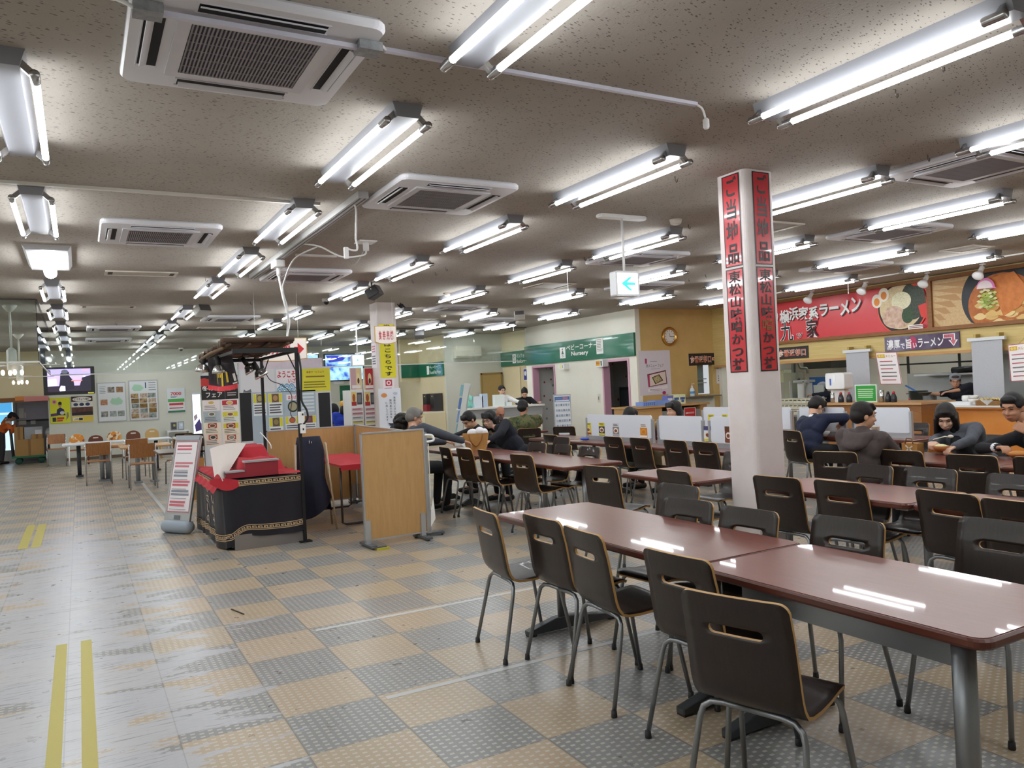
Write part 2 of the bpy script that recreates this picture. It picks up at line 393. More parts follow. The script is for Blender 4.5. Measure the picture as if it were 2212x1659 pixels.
# mustard wall with the return hatch
h0, h1 = PY(1505, 782, 13.3), PY(1541, 850, 13.3)
mb = MB().use(wall_yellow).bb(NX+.121, h0.x, 13.3, 13.42, 0, CE).bb(h1.x, 15.6, 13.3, 13.42, 0, CE).bb(h0.x, h1.x, 13.3, 13.42, h0.z, CE).bb(h0.x, h1.x, 13.3, 13.42, 0, h1.z)
struct('wall_mustard', mb)
# kitchen wall: a header over the serving opening
KX = 12.65; KZ = 1.72
n = Nodes('header_boards'); y = n.sep(n.pos)
f = n.noise(n.comb(n.math('MULTIPLY', y[1], 1.5), n.math('MULTIPLY', y[2], 40.0), 0.0), 1.0, 3)
header_m = n.out(n.ramp(f, [(.3, '#cbaf6d'), (.7, '#d8c084')]), .6)
struct('wall_kitchen', MB().use(header_m).bb(KX, KX+.12, -3.8, 13.3, KZ, CE))
struct('trim_2', MB().use(wood('trim_oak', '#b98a55', '#c79a66', 1, .5)).bb(KX-.03, KX+.14, -3.8, 13.28, KZ-.05, KZ))
struct('wall_kitchen_back', MB().use(wall_white).bb(15.5, 15.6, -3.8, 13.3, 0, CE))
struct('wall_kitchen_end', MB().use(wall_white).bb(KX+.12, 15.5, 13.2, 13.29, 0, CE))
struct('wall_right_front', MB().use(wall_white).bb(KX, KX+.1, -3.8, 1.0, 0, KZ))

# the square column with its rounded corner, in the middle of the tables
CX0, CX1, CY0, CY1 = 4.31, 4.61, 4.13, 4.43
column_m = mottled('column_paint', '#d9cdcb', '#e2d8d6', 4, .6, .08)
o = MB().use(column_m).prism(rrect(CX0, CX1, CY0, CY1, .045), 0, CE).build('pillar'); o['kind'] = 'structure'
FX0, FX1, FY0, FY1 = 4.45, 4.80, 12.62, 12.98
o = MB().use(column_m).prism(rrect(FX0, FX1, FY0, FY1, .03), 0, CE).build('pillar'); o['kind'] = 'structure'

# ============================================================ ceiling lights
def make_light():
    t = thing('ceiling_light', '', 'ceiling light'); w = M('#8a8a90', .35)
    mb = MB().use(w); L = .69
    mb.prism([(-.085, 0), (.085, 0), (.06, -.075), (-.06, -.075)], -L, L, 'y'); mb.build('housing', t)
    for sx in (-1, 1):
        x = .115*sx
        mb = MB().use(tube_m, True).lathe([(.015, -.6), (.0165, -.59), (.0165, .59), (.015, .6)], (x, 0, -.1), 12, 'y'); mb.build('tube', t)
        for sy in (-1, 1):
            mb = MB().use(chrome, True)
            y0 = .59*sy; y1 = .69*sy
            mb.lathe([(.019, min(y0, y1)), (.021, min(y0, y1)+.006), (.021, max(y0, y1)-.01), (.017, max(y0, y1))], (x, 0, -.1), 12, 'y')
            mb.use(chrome).bar((x*.5, .655*sy, -.045), (x, .655*sy, -.1), .022, .03)
            mb.build('socket', t)
    return t
ROWS = [(-4.0, 'added unseen at the far left', [.3, 2.4, 4.5, 6.7, 13.9, 17.0, 20.0]), (-2.1, 'added unseen left of the yellow stripes', [.3, 2.4, 4.5, 6.7, 8.8, 11.0, 13.9, 16.5, 19.0, 21.4]),  # these two rows are added out of view to brighten the left side
        (-.22, 'over the yellow floor stripes', [4.5, 6.8, 11.35, 13.9, 16.5, 19.0, 21.4]),
        (1.57, 'over the aisle beside the food stall', [.3, 2.42, 4.5, 6.65, 8.75, 10.85, 13.9, 16.3, 18.8, 21.2, 23.3]),
        (3.44, 'over the nearest line of tables', [.3, 2.44, 4.55, 6.68, 8.8, 10.9, 13.9, 16.15, 18.8, 21.3]),
        (5.3, 'over the second line of tables', [.3, 2.4, 4.4, 6.7, 8.7, 11.05, 14.0, 16.5, 19.0, 21.4]),
        (7.12, 'over the partitioned tables', [.3, 2.4, 4.5, 6.6, 8.7, 11.1, 14.1, 16.55, 19.0, 21.4]),
        (8.98, 'along the middle of the serving side', [.3, 2.4, 4.5, 6.66, 8.8, 11.1, 14.05, 16.7, 18.9]),
        (10.85, 'beside the noodle sign wall', [.3, 2.4, 4.5, 6.65, 8.87, 11.0])]
light0 = make_light(); first = True
for X, where, ys in ROWS:
    for k, y in enumerate(sorted(ys)):
        lab = 'twin-tube ceiling light, %s in the row %s' % (ORD[k], where)
        if first: light0.location = (X, y, CE); light0['label'] = lab; light0['group'] = 'twin-tube ceiling lights'; first = False
        else: dup(light0, (X, y, CE), 0, lab, 'twin-tube ceiling lights')
for k, y in enumerate((3.0, 5.2, 7.4, 9.6, 11.8)): dup(light0, (14.1, y, CE), 0, 'white twin-tube ceiling light inside the kitchen, %s from the camera' % ORD[k], 'kitchen ceiling lights')
# wide recessed lamp in the row over the stripes
t = thing('recessed_lamp', 'white recessed ceiling lamp with one glowing cover over the yellow stripes', 'ceiling light', (-.2, 9.0, CE))
mb = MB().use(M('#d8d8de', .4)).prism([(-.2, 0), (.2, 0), (.17, -.05), (-.17, -.05)], -.62, .62, 'y').build('reflector', t)
MB().use(tube_m, True).lathe([(.03, -.5), (.06, -.47), (.06, .47), (.03, .5)], (0, 0, -.1), 14, 'y').build('glowing_cover', t)
# pull cords under three fittings
for k, (x, y, z, nm) in enumerate(((5.415, 8.2, .24, 'over the second line of tables'), (10.965, 8.4, .16, 'beside the noodle sign'), (9.095, 16.2, .1, 'near the nursery sign'))):
    mb = MB().use(white_pl).tube([(x, y, CE-.1), (x, y, CE-.1-z)], .003, 6).use(white_pl, True).ball((x, y, CE-.11-z), (.008, .008, .018), 8, 6)
    tag(mb.build('pull_cord'), 'white lamp pull cord with a bead, hanging '+nm, 'cord')

# ============================================================ cassette air conditioners
def make_ac():
    t = thing('air_conditioner', '', 'air conditioner', group='ceiling cassette air conditioners'); w = M('#dcdae0', .4); w2 = M('#cfcdd4', .45)
    S = .47; mb = MB().use(w)
    def frame(mb, s0, s1, z0, z1):
        for a in ((-s1, s1, -s1, -s0), (-s1, s1, s0, s1), (-s1, -s0, -s0, s0), (s0, s1, -s0, s0)): mb.bb(a[0], a[1], a[2], a[3], z0, z1)
    mb.prism(rrect(-S, S, -S, S, .06), -.045, 0, 'z', .012)
    mb.build('panel', t)
    mb = MB().use(w2); frame(mb, .25, .30, -.057, -.045); mb.use(M('#46404a', .8)).bb(-.25, .25, -.25, .25, -.05, -.045)
    mb.use(M('#8d868c', .6))
    for i in range(33): x = -.25+.5*(i+.5)/33; mb.bb(x-.0035, x+.0035, -.25, .25, -.056, -.05)
    for i in range(1, 6): y = -.25+.5*i/6; mb.bb(-.25, .25, y-.003, y+.003, -.0555, -.05)
    mb.build('intake_grille', t)
    for k in range(4):
        mb = MB(); mb.T = Matrix.Rotation(k*PI/2, 4, 'Z')
        mb.use(M('#17151a', .8)).bb(-.24, .24, .34, .415, -.0465, -.045)
        mb.use(w2).bar((-.235, .392, -.052), (.235, .392, -.052), .03, .006, (0, .45, 1)).bb(-.25, .25, .415, .42, -.05, -.045).bb(-.25, .25, .335, .34, -.05, -.045)
        mb.build('louver', t)
    return t
ac0 = make_ac()
ACS = [(.69, 3.44, 'largest white cassette air conditioner, its grille crossed by a taped cable'), (2.48, 5.5, 'white cassette air conditioner beside the end of the power track'),
       (.68, 7.5, 'white cassette air conditioner above the way to the food stall'), (2.52, 9.7, 'white cassette air conditioner behind the hanging white stall cable'),
       (5.95, 3.4, 'white cassette air conditioner cut by the right picture edge'), (7.82, 5.45, 'white cassette air conditioner right of the red pillar banners'),
       (6.05, 7.6, 'white cassette air conditioner right behind the hanging arrow sign'), (7.95, 9.85, 'white cassette air conditioner seen low behind the arrow sign box'),
       (9.75, 7.5, 'white cassette air conditioner before the red noodle sign'), (2.52, 15.2, 'white cassette air conditioner over the ticket machine boards'),
       (.66, 17.2, 'white cassette air conditioner touching the hung glass at left'), (.66, 20.3, 'white cassette air conditioner just behind the hung glass at left'),
       (6.2, 13.2, 'white cassette air conditioner right of the far pillar'), (8.3, 15.6, 'white cassette air conditioner left of the nursery wall top')]
for k, (x, y, lab) in enumerate(ACS):
    if k == 0: ac0.location = (x, y, CE); ac0['label'] = lab
    else: dup(ac0, (x, y, CE), 0, lab)

# ============================================================ hung glass smoke screens
def glass_screen(label, a, b, z0, step):
    a, b = Vector((a[0], a[1], 0)), Vector((b[0], b[1], 0)); d = b-a; L = d.length; d /= L; nn = Vector((-d.y, d.x, 0))
    t = thing('glass_smoke_screen', label, 'glass screen', (a.x, a.y, z0), group='hung glass smoke screens'); k = max(1, round(L/step))
    for i in range(k):
        p = d*(L*i/k+.003); q = d*(L*(i+1)/k-.003)
        MB().use(glass_m).bar(p+Vector((0, 0, (CE-z0)/2)), q+Vector((0, 0, (CE-z0)/2)), .006, CE-z0-.03).build('glass_pane', t)
    MB().use(M('#c9ccc8', .4)).bar(Vector((0, 0, 0)), d*L, .014, .022).build('bottom_rail', t)
    MB().use(M('#4a443e', .5)).bar(Vector((0, 0, CE-z0-.008)), d*L+Vector((0, 0, CE-z0-.008)), .03, .016).build('top_rail', t)
glass_screen('long hung glass smoke screen across the hall in front of the back wall', (-.46, 17.9), (10.44, 17.9), 2.12, 1.55)
glass_screen('hung glass smoke screen running away from the camera at left', (-.46, 12.65), (-.46, 17.85), 2.13, 2.6)
glass_screen('hung glass smoke screen at the left edge facing the camera', (-4.8, 12.62), (-.46, 12.62), 2.13, 2.2)
# ============================================================ plywood dining chairs
def shell_part(name, s0, s1, parent, slot):
    """part of the bent plywood shell between two lengths along its profile"""
    prof = [(-.245, .805), (-.232, .74), (-.222, .70), (-.212, .64), (-.200, .56), (-.19, .50), (-.178, .463), (-.155, .437), (-.12, .427), (-.05, .425), (.03, .43), (.10, .441), (.14, .444), (.168, .438), (.19, .424)]
    P = [Vector((0, y, z)) for y, z in prof]; cum = [0.0]
    for i in range(1, len(P)): cum.append(cum[-1]+(P[i]-P[i-1]).length)
    TL = cum[-1]
    def at(s):
        s = min(max(s, 0), TL)
        for i in range(1, len(P)):
            if s <= cum[i]+1e-9:
                t = (s-cum[i-1])/(cum[i]-cum[i-1]); p = P[i-1].lerp(P[i], t); break
        return p
    ss = [s0+(s1-s0)*k/26 for k in range(27)]
    sc, sr, sl = .118, .0165, .094
    if slot: ss = sorted([s for s in ss if abs(s-sc) > sr+.004]+[sc+sr*math.cos(PI*k/8) for k in range(9)]+[.003, .008, .016, .026, .034, .05])
    else: ss = sorted(ss+[TL-.01, TL-.025, TL-.04])
    def half(s):
        w = .186+.006*math.sin(PI*min(s/TL, 1))
        for e, rc in ((s, .034), (TL-s, .05)):
            if e < rc: w -= rc-math.sqrt(max(rc*rc-(rc-e)**2, 0))
        return w
    cols = [0, .33, .66, 1]
    rows = []
    for s in ss:
        w = half(s); b = sl-sr+math.sqrt(max(sr*sr-(s-sc)**2, 0)) if slot and abs(s-sc) < sr+1e-6 else sl-sr
        xs = [-w+(w-b)*c for c in cols]+[-b+2*b*c for c in (.25, .5, .75)]+[b+(w-b)*c for c in cols]
        p = at(s); t = (at(s+.004)-at(s-.004)).normalized(); nn = Vector((0, -t.z, t.y))
        if nn.z < 0 and abs(t.y) > abs(t.z): nn = -nn
        row = []
        for x in xs:
            cv = .016*(x/.2)**2*(1 if s < .36 else max(0, 1-(s-.36)/.1))
            row.append((Vector((x, p.y+cv, p.z)), nn))
        rows.append(row)
    nc = len(rows[0]); quads = []
    for i in range(len(rows)-1):
        mid = (ss[i]+ss[i+1])/2
        for j in range(nc-1):
            if slot and abs(mid-sc) < sr and 3 <= j <= 6: continue
            quads.append((i*nc+j, i*nc+j+1, (i+1)*nc+j+1, (i+1)*nc+j))
    pts = [q for r in rows for q in r]; n = len(pts); th = .006
    mb = MB().use(darkwood, True)
    va = [p+nn*th for p, nn in pts]; vb = [p-nn*th for p, nn in pts]
    mb.add(va+vb, [q for q in quads]+[tuple(x+n for x in q[::-1]) for q in quads])
    cnt = {}
    for q in quads:
        for k in range(4):
            e = (q[k], q[(k+1) % 4]); cnt[tuple(sorted(e))] = cnt.get(tuple(sorted(e)), 0)+1
    mb.use(ply, False); ed = []
    last = len(rows)-1
    for q in quads:
        for k in range(4):
            a, b = q[k], q[(k+1) % 4]
            if cnt[tuple(sorted((a, b)))] != 1: continue
            ra, rb = a//nc, b//nc
            if ra == rb and ((slot and ra == last) or (not slot and ra == 0)): continue
            ed.append((b, a, a+n, b+n))
    mb.f += ed; mb.mi += [mb.cur]*len(ed); mb.sm += [False]*len(ed)
    return mb.build(name, parent)
def make_chair(full=True):
    t = thing('dining_chair', '', 'chair')
    shell_part('backrest', 0.0, .385, t, True); shell_part('seat', .385, 9.0, t, False) if False else shell_part('seat', .385, .73, t, False)
    for sx in (-1, 1):
        for fy in (-1, 1):
            if fy < 0: path = [(0, -.135, .413), (sx*.10, -.135, .413), (sx*.145, -.138, .408), (sx*.172, -.146, .388), (sx*.182, -.153, .355), (sx*.213, -.228, .02)]
            else: path = [(0, .12, .425), (sx*.10, .12, .425), (sx*.15, .122, .418), (sx*.178, .126, .395), (sx*.186, .13, .36), (sx*.213, .19, .02)]
            l = MB().use(steel, True).tube(path, .0105, 10).build('leg', t)
            x, y = path[-1][0], path[-1][1]
            MB().use(dark, True).lathe([(.013, 0), (.0145, .003), (.0125, .03)], (x, y, 0), 10).build('rubber_foot', l)
    return t
chair0 = make_chair(); _used = [False]
def chair(px, py, face, label, group, jit=0.0, z=.80):
    """px, py: the middle of the chair's top edge in the photo; face +1 looks along +X, -1 along -X"""
    p = PZ(px, py, z); rz = (-PI/2 if face > 0 else PI/2)+math.radians(jit)
    f = Vector((-math.sin(rz), math.cos(rz))); loc = (p.x+f.x*.243, p.y+f.y*.243, 0)
    if not _used[0]:
        _used[0] = True; chair0.location = loc; chair0.rotation_euler = (0, 0, rz); chair0['label'] = label; chair0['group'] = group; return chair0
    return dup(chair0, loc, rz, label, group)
G1 = 'dark plywood chairs'
C = [(1041, 1104, 1, 'dark plywood chair farthest from the camera on the near side of the front table', -6),
     (1164, 1119, 1, 'dark plywood chair second from the far end, near side of the front table', 1),
     (1252, 1147, 1, 'dark plywood chair, middle of five along the near side of the front table', -5),
     (1454, 1199, 1, 'dark plywood chair at the joint of the two front tables, near side', 4),
     (1577, 1292, 1, 'largest dark plywood chair, turned askew nearest the camera', 17),
     (1490, 1080, -1, 'dark plywood chair across the front table, slot showing another chair behind it', 6),
     (1470, 1048, -1, 'dark plywood chair standing pulled back behind the front table', 2),
     (1622, 1100, -1, 'dark plywood chair across the front table before the white pillar foot', 4),
     (1835, 1121, -1, 'dark plywood chair mirrored in the nearest tabletop', 4),
     (2168, 1126, -1, 'dark plywood chair cut by the right picture edge across the nearest table', 2),
     (1673, 1031, 1, 'dark plywood chair against the right side of the white pillar', 6),
     (1809, 1041, 1, 'dark plywood chair second to the right of the white pillar', 2),
     (2039, 1064, 1, 'dark plywood chair with its back to us at the joint of the second-row tables', -4),
     (2194, 1084, 1, 'dark plywood chair back cut by the right edge in the second row', -2),
     (1450, 1017, 1, 'dark plywood chair tucked into the small table left of the pillar', 0),
     (1293, 1008, 1, 'dark plywood chair standing off the left end of the small table', 12),
     (1883, 1005, -1, 'dark plywood chair across the second-row table under the brown coat', -2),
     (2012, 1012, -1, 'dark plywood chair across the second-row table before the grey cardigan', 1),
     (2203, 1027, -1, 'dark plywood chair seat side at the right edge beyond the second-row table', 1),
     (1800, 977, 1, 'dark plywood chair back left of the person in the brown coat', 18),
     (1943, 974, 1, 'dark plywood chair back before the person in the grey cardigan', 4),
     (2095, 984, 1, 'dark plywood chair back right of the person in the grey cardigan', 6),
     (2246, 990, 1, 'dark plywood chair back under the person with a hand to the mouth', 4)]
for a in C: chair(a[0], a[1], a[2], a[3], G1, a[4])
for k, (x, y, f, j) in enumerate(((1321, 944, 1, 0), (1379, 947, 1, 0), (1455, 952, 1, 0), (1519, 956, 1, 0))):
    chair(x, y, f, 'dark plywood chair along the white partitions, %s from the left' % ORD[k], 'chairs at the partitions', j)
for k, (x, y, f, j) in enumerate(((958, 967, 1, -4), (1000, 970, 1, 3), (1044, 973, 1, -3), (1123, 983, 1, 7))):
    chair(x, y, f, 'dark plywood chair along the near side of the bag table, %s from the left' % ORD[k], 'chairs at the brown bag table', j)
for k, (x, y, f, j) in enumerate(((1163, 957, -1, 4), (1219, 961, -1, -3), (1277, 966, -1, 2))):
    chair(x, y, f, 'dark plywood chair along the far side of the bag table, %s from the left' % ORD[k], 'chairs at the brown bag table', j)
for x, y, f, lab, j in ((1143, 926, 1, 'dark plywood chair behind the person in camouflage seen from behind', 68), (1187, 940, 1, 'dark plywood chair with a light slot right of the camouflage back', 0),
                        (1217, 922, 1, 'dark plywood chair before the white notice stand', 35), (1216, 945, -1, 'dark plywood chair half hidden below the chair at the notice stand', 0),
                        (1706, 931, 1, 'dark plywood chair under the person in the navy sweater', -14),
                        (1978, 914, -1, 'dark plywood chair before the oak serving counter', 0), (2142, 940, -1, 'dark plywood chair between the cardigan and the suit', 0),
                        (1600, 978, -1, 'dark plywood chair just left of the pillar behind the small table', 0)):
    chair(x, y, f, lab, G1, j)

# ============================================================ tables
def table(x0, x1, y0, y1, label, legs='pedestal', h=.70, top=None, foot_long=False, ped=None):
    cx, cy = (x0+x1)/2, (y0+y1)/2; hx, hy = (x1-x0)/2, (y1-y0)/2
    t = thing('dining_table', label, 'table', (cx, cy, 0), 0, 'mahogany dining tables')
    mb = MB().use(table_edge).prism(rrect(-hx, hx, -hy, hy, .05), h-.035, h-.002, 'z', .008)
    mb.use(top or table_m).prism(rrect(-hx+.012, hx-.012, -hy+.012, hy-.012, .045), h-.01, h)
    mb.build('tabletop', t)
    ends = [(-1, 'p'), (1, 'p')] if legs == 'pedestal' else [(1, 'p'), (-1, 'r')]
    if ped: ends = [(p, 'p') for p in ped]+[e for e in ends if e[1] == 'r']
    for s, k in ends:
        if k == 'p':
            xo = 0.0
            if ped: y = (s[0] if isinstance(s, tuple) else s)-cy; xo = s[1] if isinstance(s, tuple) else 0.0
            else: y = s*(hy-(.2 if hy > .5 else .16))
            l = MB().use(steel, True).tube([(xo, y, .05), (xo, y, h-.05)], .026, 14)
            l.use(steel).box((0, y, h-.045), (hx*1.5, .08, .02)); l = l.build('leg', t)
            mb = MB().use(M('#4f5154', .45, .6)); F = hx*(.92 if foot_long else .42)
            mb.prism([(-F, .012), (-F, .035), (xo-.05, .085), (xo+.05, .085), (F, .035), (F, .012)], y-.028, y+.028, 'y', .006)
            mb.use(dark).box((-F+.03, y, .007), (.05, .05, .014)).box((F-.03, y, .007), (.05, .05, .014)); mb.build('foot', l)
        else:
            for sx in (-1, 1):
                x = sx*(hx-.09); y = s*(hy-.12)
                mb = MB().use(steel, True).tube([(x, y, 0), (x, y, h-.035)], .035, 16); l = mb.build('leg', t)
    if legs != 'pedestal':
        for sx in (-1, 1):
            MB().use(steel).bb(sx*(hx-.09)-.012, sx*(hx-.09)+.012, -hy+.14, hy-.2, h-.13, h-.06).build('apron_rail', t)
    else:
        MB().use(M('#6d6f73', .45, .6)).bb(-.02, .02, -hy+.2, hy-.2, h-.085, h-.04).build('apron_rail', t)
    return t
table(2.24, 2.935, 2.545, 4.34, 'long mahogany table at the front, shining white at its far end', foot_long=True, ped=[(2.70, -.07), (4.05, -.07)])
table(2.24, 2.935, 1.32, 2.54, 'nearest mahogany table, its rounded corner and round leg at the right edge', 'round', foot_long=True, ped=[(2.42, -.07)])
table(3.97, 4.66, 6.2, 8.02, 'mahogany table with the near corner before the brown bag table, no people at it', ped=[6.4, 7.16])
table(3.97, 4.63, 8.03, 9.8, 'mahogany table carrying the brown paper bag', ped=[8.95, 9.6])
table(4.02, 4.72, 4.50, 5.44, 'small mahogany table left of the white pillar', ped=[4.9])
table(4.17, 4.80, 2.87, 4.07, 'mahogany table directly right of the white pillar', ped=[2.96, 4.03])
table(4.18, 4.80, 1.4, 2.86, 'mahogany table in the second row running out of the picture at right', ped=[(2.66, .06), 1.7])
table(6.10, 6.82, 3.45, 5.0, 'mahogany table where the cardigan and coat wearers eat', ped=[3.7, 4.85])
table(6.10, 6.82, 1.9, 3.44, 'mahogany table at the right edge under the person with a hand to the mouth', ped=[2.4, 3.0])
table(5.795, 6.5, 7.6, 9.1, 'mahogany table with the white partitions at its left end', ped=[8.3, 8.85])
table(5.795, 6.5, 5.82, 7.59, 'mahogany table with white partitions behind the pillar', ped=[5.92, 7.02])
table(7.62, 8.35, 6.9, 8.8, 'mahogany partition table before the oak tray station')
table(7.80, 8.4, 5.3, 6.89, 'mahogany partition table before the oak serving counter', ped=[5.6, 6.1])
table(5.85, 6.95, 11.3, 11.95, 'mahogany table beside the two people in camouflage')
table(5.795, 6.45, 9.15, 10.05, 'mahogany table behind the person in the dark jacket with glasses', ped=[9.6])

# ============================================================ white table partitions
def partition(X, y0, y1, label, flyers=()):
    t = thing('table_partition', label, 'partition', (X, (y0+y1)/2, .70), 0, 'white table partitions'); h = (y1-y0)/2
    MB().use(M('#dfe2ea', .3)).prism(rrect(-h+.05, h-.05, .06, .345, .03, 4), -.008, .008, 'x').build('panel', t)
    MB().use(alu).bb(-.02, .02, -h+.02, h-.02, 0.001, .055).build('rail', t)
    for s in (-1, 1): MB().use(alu).bb(-.018, .018, s*(h-.035)-.014, s*(h-.035)+.014, .001, .30).build('post', t)
    return t
for k, (a, b) in enumerate((((1258, 8.98), (1356, 7.5)), ((1363, 7.46), (1489, 6.62)), ((1495, 6.58), (1600, 5.85)))):
    partition(6.12, b[1], a[1], 'white partition in the near row, %s from the left, with small food flyers' % ORD[k])
for k, (y0, y1) in enumerate(((7.0, 8.7), (6.2, 6.96), (5.36, 6.16))):
    partition(7.98, y0, y1, 'white partition in the far row before the counter, %s from the left' % ORD[k])
# ============================================================ the festival food stall and what stands round it
def cable(name, label, pts, r=.006, m=white_pl, cat='cable', parent=None):
    """a smooth cable through the points"""
    P = [Vector(p) for p in pts]; out = []
    for i in range(len(P)-1):
        a, b, c, d = P[max(i-1, 0)], P[i], P[i+1], P[min(i+2, len(P)-1)]
        for k in range(6):
            t = k/6; out.append(.5*((2*b)+(c-a)*t+(2*a-5*b+4*c-d)*t*t+(3*b-a-3*c+d)*t*t*t))
    out.append(P[-1]); o = MB().use(m, True).tube(out, r, 7).build(name, parent)
    return tag(o, label, cat) if parent is None else o
navy = mottled('stall_navy_cloth', '#0f0e18', '#181623', 3, .45, .1); tan = M('#c9ac86', .6); red_felt = mottled('red_felt', '#b02432', '#bd2c38', 9, .85, .12)
SX0, SX1, SY0, SY1 = 1.17, 1.95, 8.06, 9.8
t = thing('food_stall', 'festival food stall in a navy printed skirt with a dark slatted roof', 'stall', ((SX0+SX1)/2, (SY0+SY1)/2, 0))
def rel(mb): mb.T = Matrix.Translation((-(SX0+SX1)/2, -(SY0+SY1)/2, 0)); return mb
rel(MB()).use(M('#7b7471', .6)).bb(SX0+.1, SX1, SY0+.08, SY1, .02, .67).bb(1.285, SX1, SY0+.004, SY0+.05, 0, .15).build('counter_base', t)
mb = rel(MB()).use(navy, True); ring = []
base = [(SX1+.012, SY0+.02)]
N = 44
path = [(SX1+.012, SY1)]+[(SX1+.012, SY0-.012)]
def skirt_path(u):     # right front corner -> left front corner -> left back corner
    L1 = SX1-SX0; L2 = SY1-SY0; s = u*(L1+L2)
    if s < L1: return SX1-s, SY0-.012, 0, -1
    return SX0-.012, SY0+(s-L1), -1, 0
rows = []; nu = 90
for k in range(9):
    f = k/8; row = []
    for q in range(nu+1):
        u = q/nu; x, y, nx, ny = skirt_path(u); s = u*(SX1-SX0+SY1-SY0); d = s-(SX1-SX0)
        sm_h = max(0.0, min(1.0, (.06-d)/.34)); hem = .03+.02*math.sin(s*5)*(1-sm_h)+(.095-.015*math.sin(s*7))*sm_h*sm_h*(3-2*sm_h)
        z = .70+(hem-.70)*f; wv = (.012*math.sin(s*19)+.01*math.sin(s*8+1))*f
        rd = .05*math.exp(-(d/.10)**2)          # the cloth rounds the corner
        tuck = .06*f*math.exp(-(d/.2)**2)
        row.append((x-nx*0+nx*wv+(rd+tuck)*.7, y+ny*wv+(rd+tuck)*.5, z))
    rows.append(row)
mb.add([p for r in rows for p in r], [(k*(nu+1)+q+1, k*(nu+1)+q, (k+1)*(nu+1)+q, (k+1)*(nu+1)+q+1) for k in range(8) for q in range(nu)])
def on_skirt(u, f):
    q = min(u*nu, nu-1e-6); k = min(f*8, 8-1e-6); a, b = int(q), int(k); q -= a; k -= b
    p = [Vector(rows[b+i][a+j]) for i in (0, 1) for j in (0, 1)]
    w = (p[0]*(1-q)+p[1]*q)*(1-k)+(p[2]*(1-q)+p[3]*q)*k
    x, y, nx, ny = skirt_path(u); return w+Vector((nx, ny, 0))*.004+Vector((-.003, -.003, 0))
def stripe(u0, u1, f0, f1, n=1):
    for i in range(n):
        a = u0+(u1-u0)*i/n; b = u0+(u1-u0)*(i+1)/n
        mb.add([on_skirt(a, f0), on_skirt(b, f0), on_skirt(b, f1), on_skirt(a, f1)], [(1, 0, 3, 2)])
mb.use(tan)
for fa in (.02, .80):
    stripe(0, 1, fa, fa+.012, nu); stripe(0, 1, fa+.085, fa+.097, nu)
    for i in range(44):          # meander
        u = i/44; w = 1/44
        stripe(u, u+w*.75, fa+.026, fa+.038); stripe(u, u+w*.15, fa+.026, fa+.072); stripe(u+w*.6, u+w*.75, fa+.026, fa+.055); stripe(u+w*.35, u+w*.75, fa+.045, fa+.056); stripe(u, u+w*1.0, fa+.062, fa+.073)
mb.build('printed_skirt', t)
mb = rel(MB())                    # white brush lettering on the side cloth
n = Nodes('brush_tan'); mb.use(M('#a9988a', .7))
LU0 = (SX1-SX0)/(SX1-SX0+SY1-SY0)
for col, (u0, txt) in enumerate(((LU0+.17, 'かいほう'), (LU0+.30, 'むさしの'))):
    for i, chx in enumerate(txt):
        vs, fs = text_geo(chx, .03); f0 = .1+.165*i+.03*col
        mb.add([on_skirt(min(u0-.10*a+.05, .999), f0+.15*b) for a, b in vs], [q for q in fs])
mb.build('brush_lettering', t)
# red felt lying over the goods on the counter
def hgt(x, y):
    def blk(x0, x1, y0, y1, h, s=.05):
        g = lambda v, a, b: max(0, min(1, min((v-a)/s, (b-v)/s)))
        return h*g(x, x0, x1)*g(y, y0, y1)
    return .705+max(blk(1.42, 1.86, 8.75, 9.55, .25, .09), blk(1.36, 1.78, 8.22, 8.8, .15, .07), blk(1.2, 1.4, 8.3, 9.2, .1, .1), blk(1.55, 1.93, 8.6, 9.2, .12, .05))+.012*math.sin(x*17+y*9)*math.sin(y*11)+.008
mb = rel(MB()).use(red_felt, True); gx, gy = 36, 50; vs = []
for i in range(gy+1):
    for j in range(gx+1):
        x = SX0-.06+(SX1+.03-SX0+.06)*j/gx; y = SY0+.03+(SY1-SY0-.05)*i/gy; z = hgt(x, y)
        if x < SX0+.02: z -= (SX0+.02-x)*1.6
        if y < SY0+.16 and x > 1.34: z = .708
        vs.append((x, y, z))
q = [(i*(gx+1)+j, i*(gx+1)+j+1, (i+1)*(gx+1)+j+1, (i+1)*(gx+1)+j) for i in range(gy) for j in range(gx)]
mb.add(vs, q).build('red_cover', t)
mb = rel(MB()).use(M('#d8cdc6', .8), True); vs = []      # pale underside of the felt folded back at the front left corner
for i in range(13):
    a = i/12
    for j in range(9):
        b = j/8
        p0 = Vector((1.13, 8.12, .70)).lerp(Vector((1.22, 9.0, .93)), a); p1 = Vector((1.19, 8.03, .66)).lerp(Vector((1.60, 8.98, .965)), a)
        p = p0.lerp(p1, b); vs.append((p.x, p.y, p.z+.035+.05*math.sin(PI*b)*(1-a*.5)))
q = [(i*9+j, i*9+j+1, (i+1)*9+j+1, (i+1)*9+j) for i in range(12) for j in range(8)]
mb.add(vs, q).build('folded_flap', t)
mb = rel(MB()).use(red_felt, True); vs = []             # the curled red corner hanging over the skirt
for i in range(11):
    a = i/10
    for j in range(9):
        b = j/8; vs.append((1.09+.27*a, 8.16-.13*math.sin(a*2.2), .715-.10*b*(.45+.55*math.sin(a*PI))-.03*a+.02*math.sin(a*PI)*(1-b)))
mb.add(vs, [(i*9+j+1, i*9+j, (i+1)*9+j, (i+1)*9+j+1) for i in range(10) for j in range(8)]).build('hanging_corner', t)
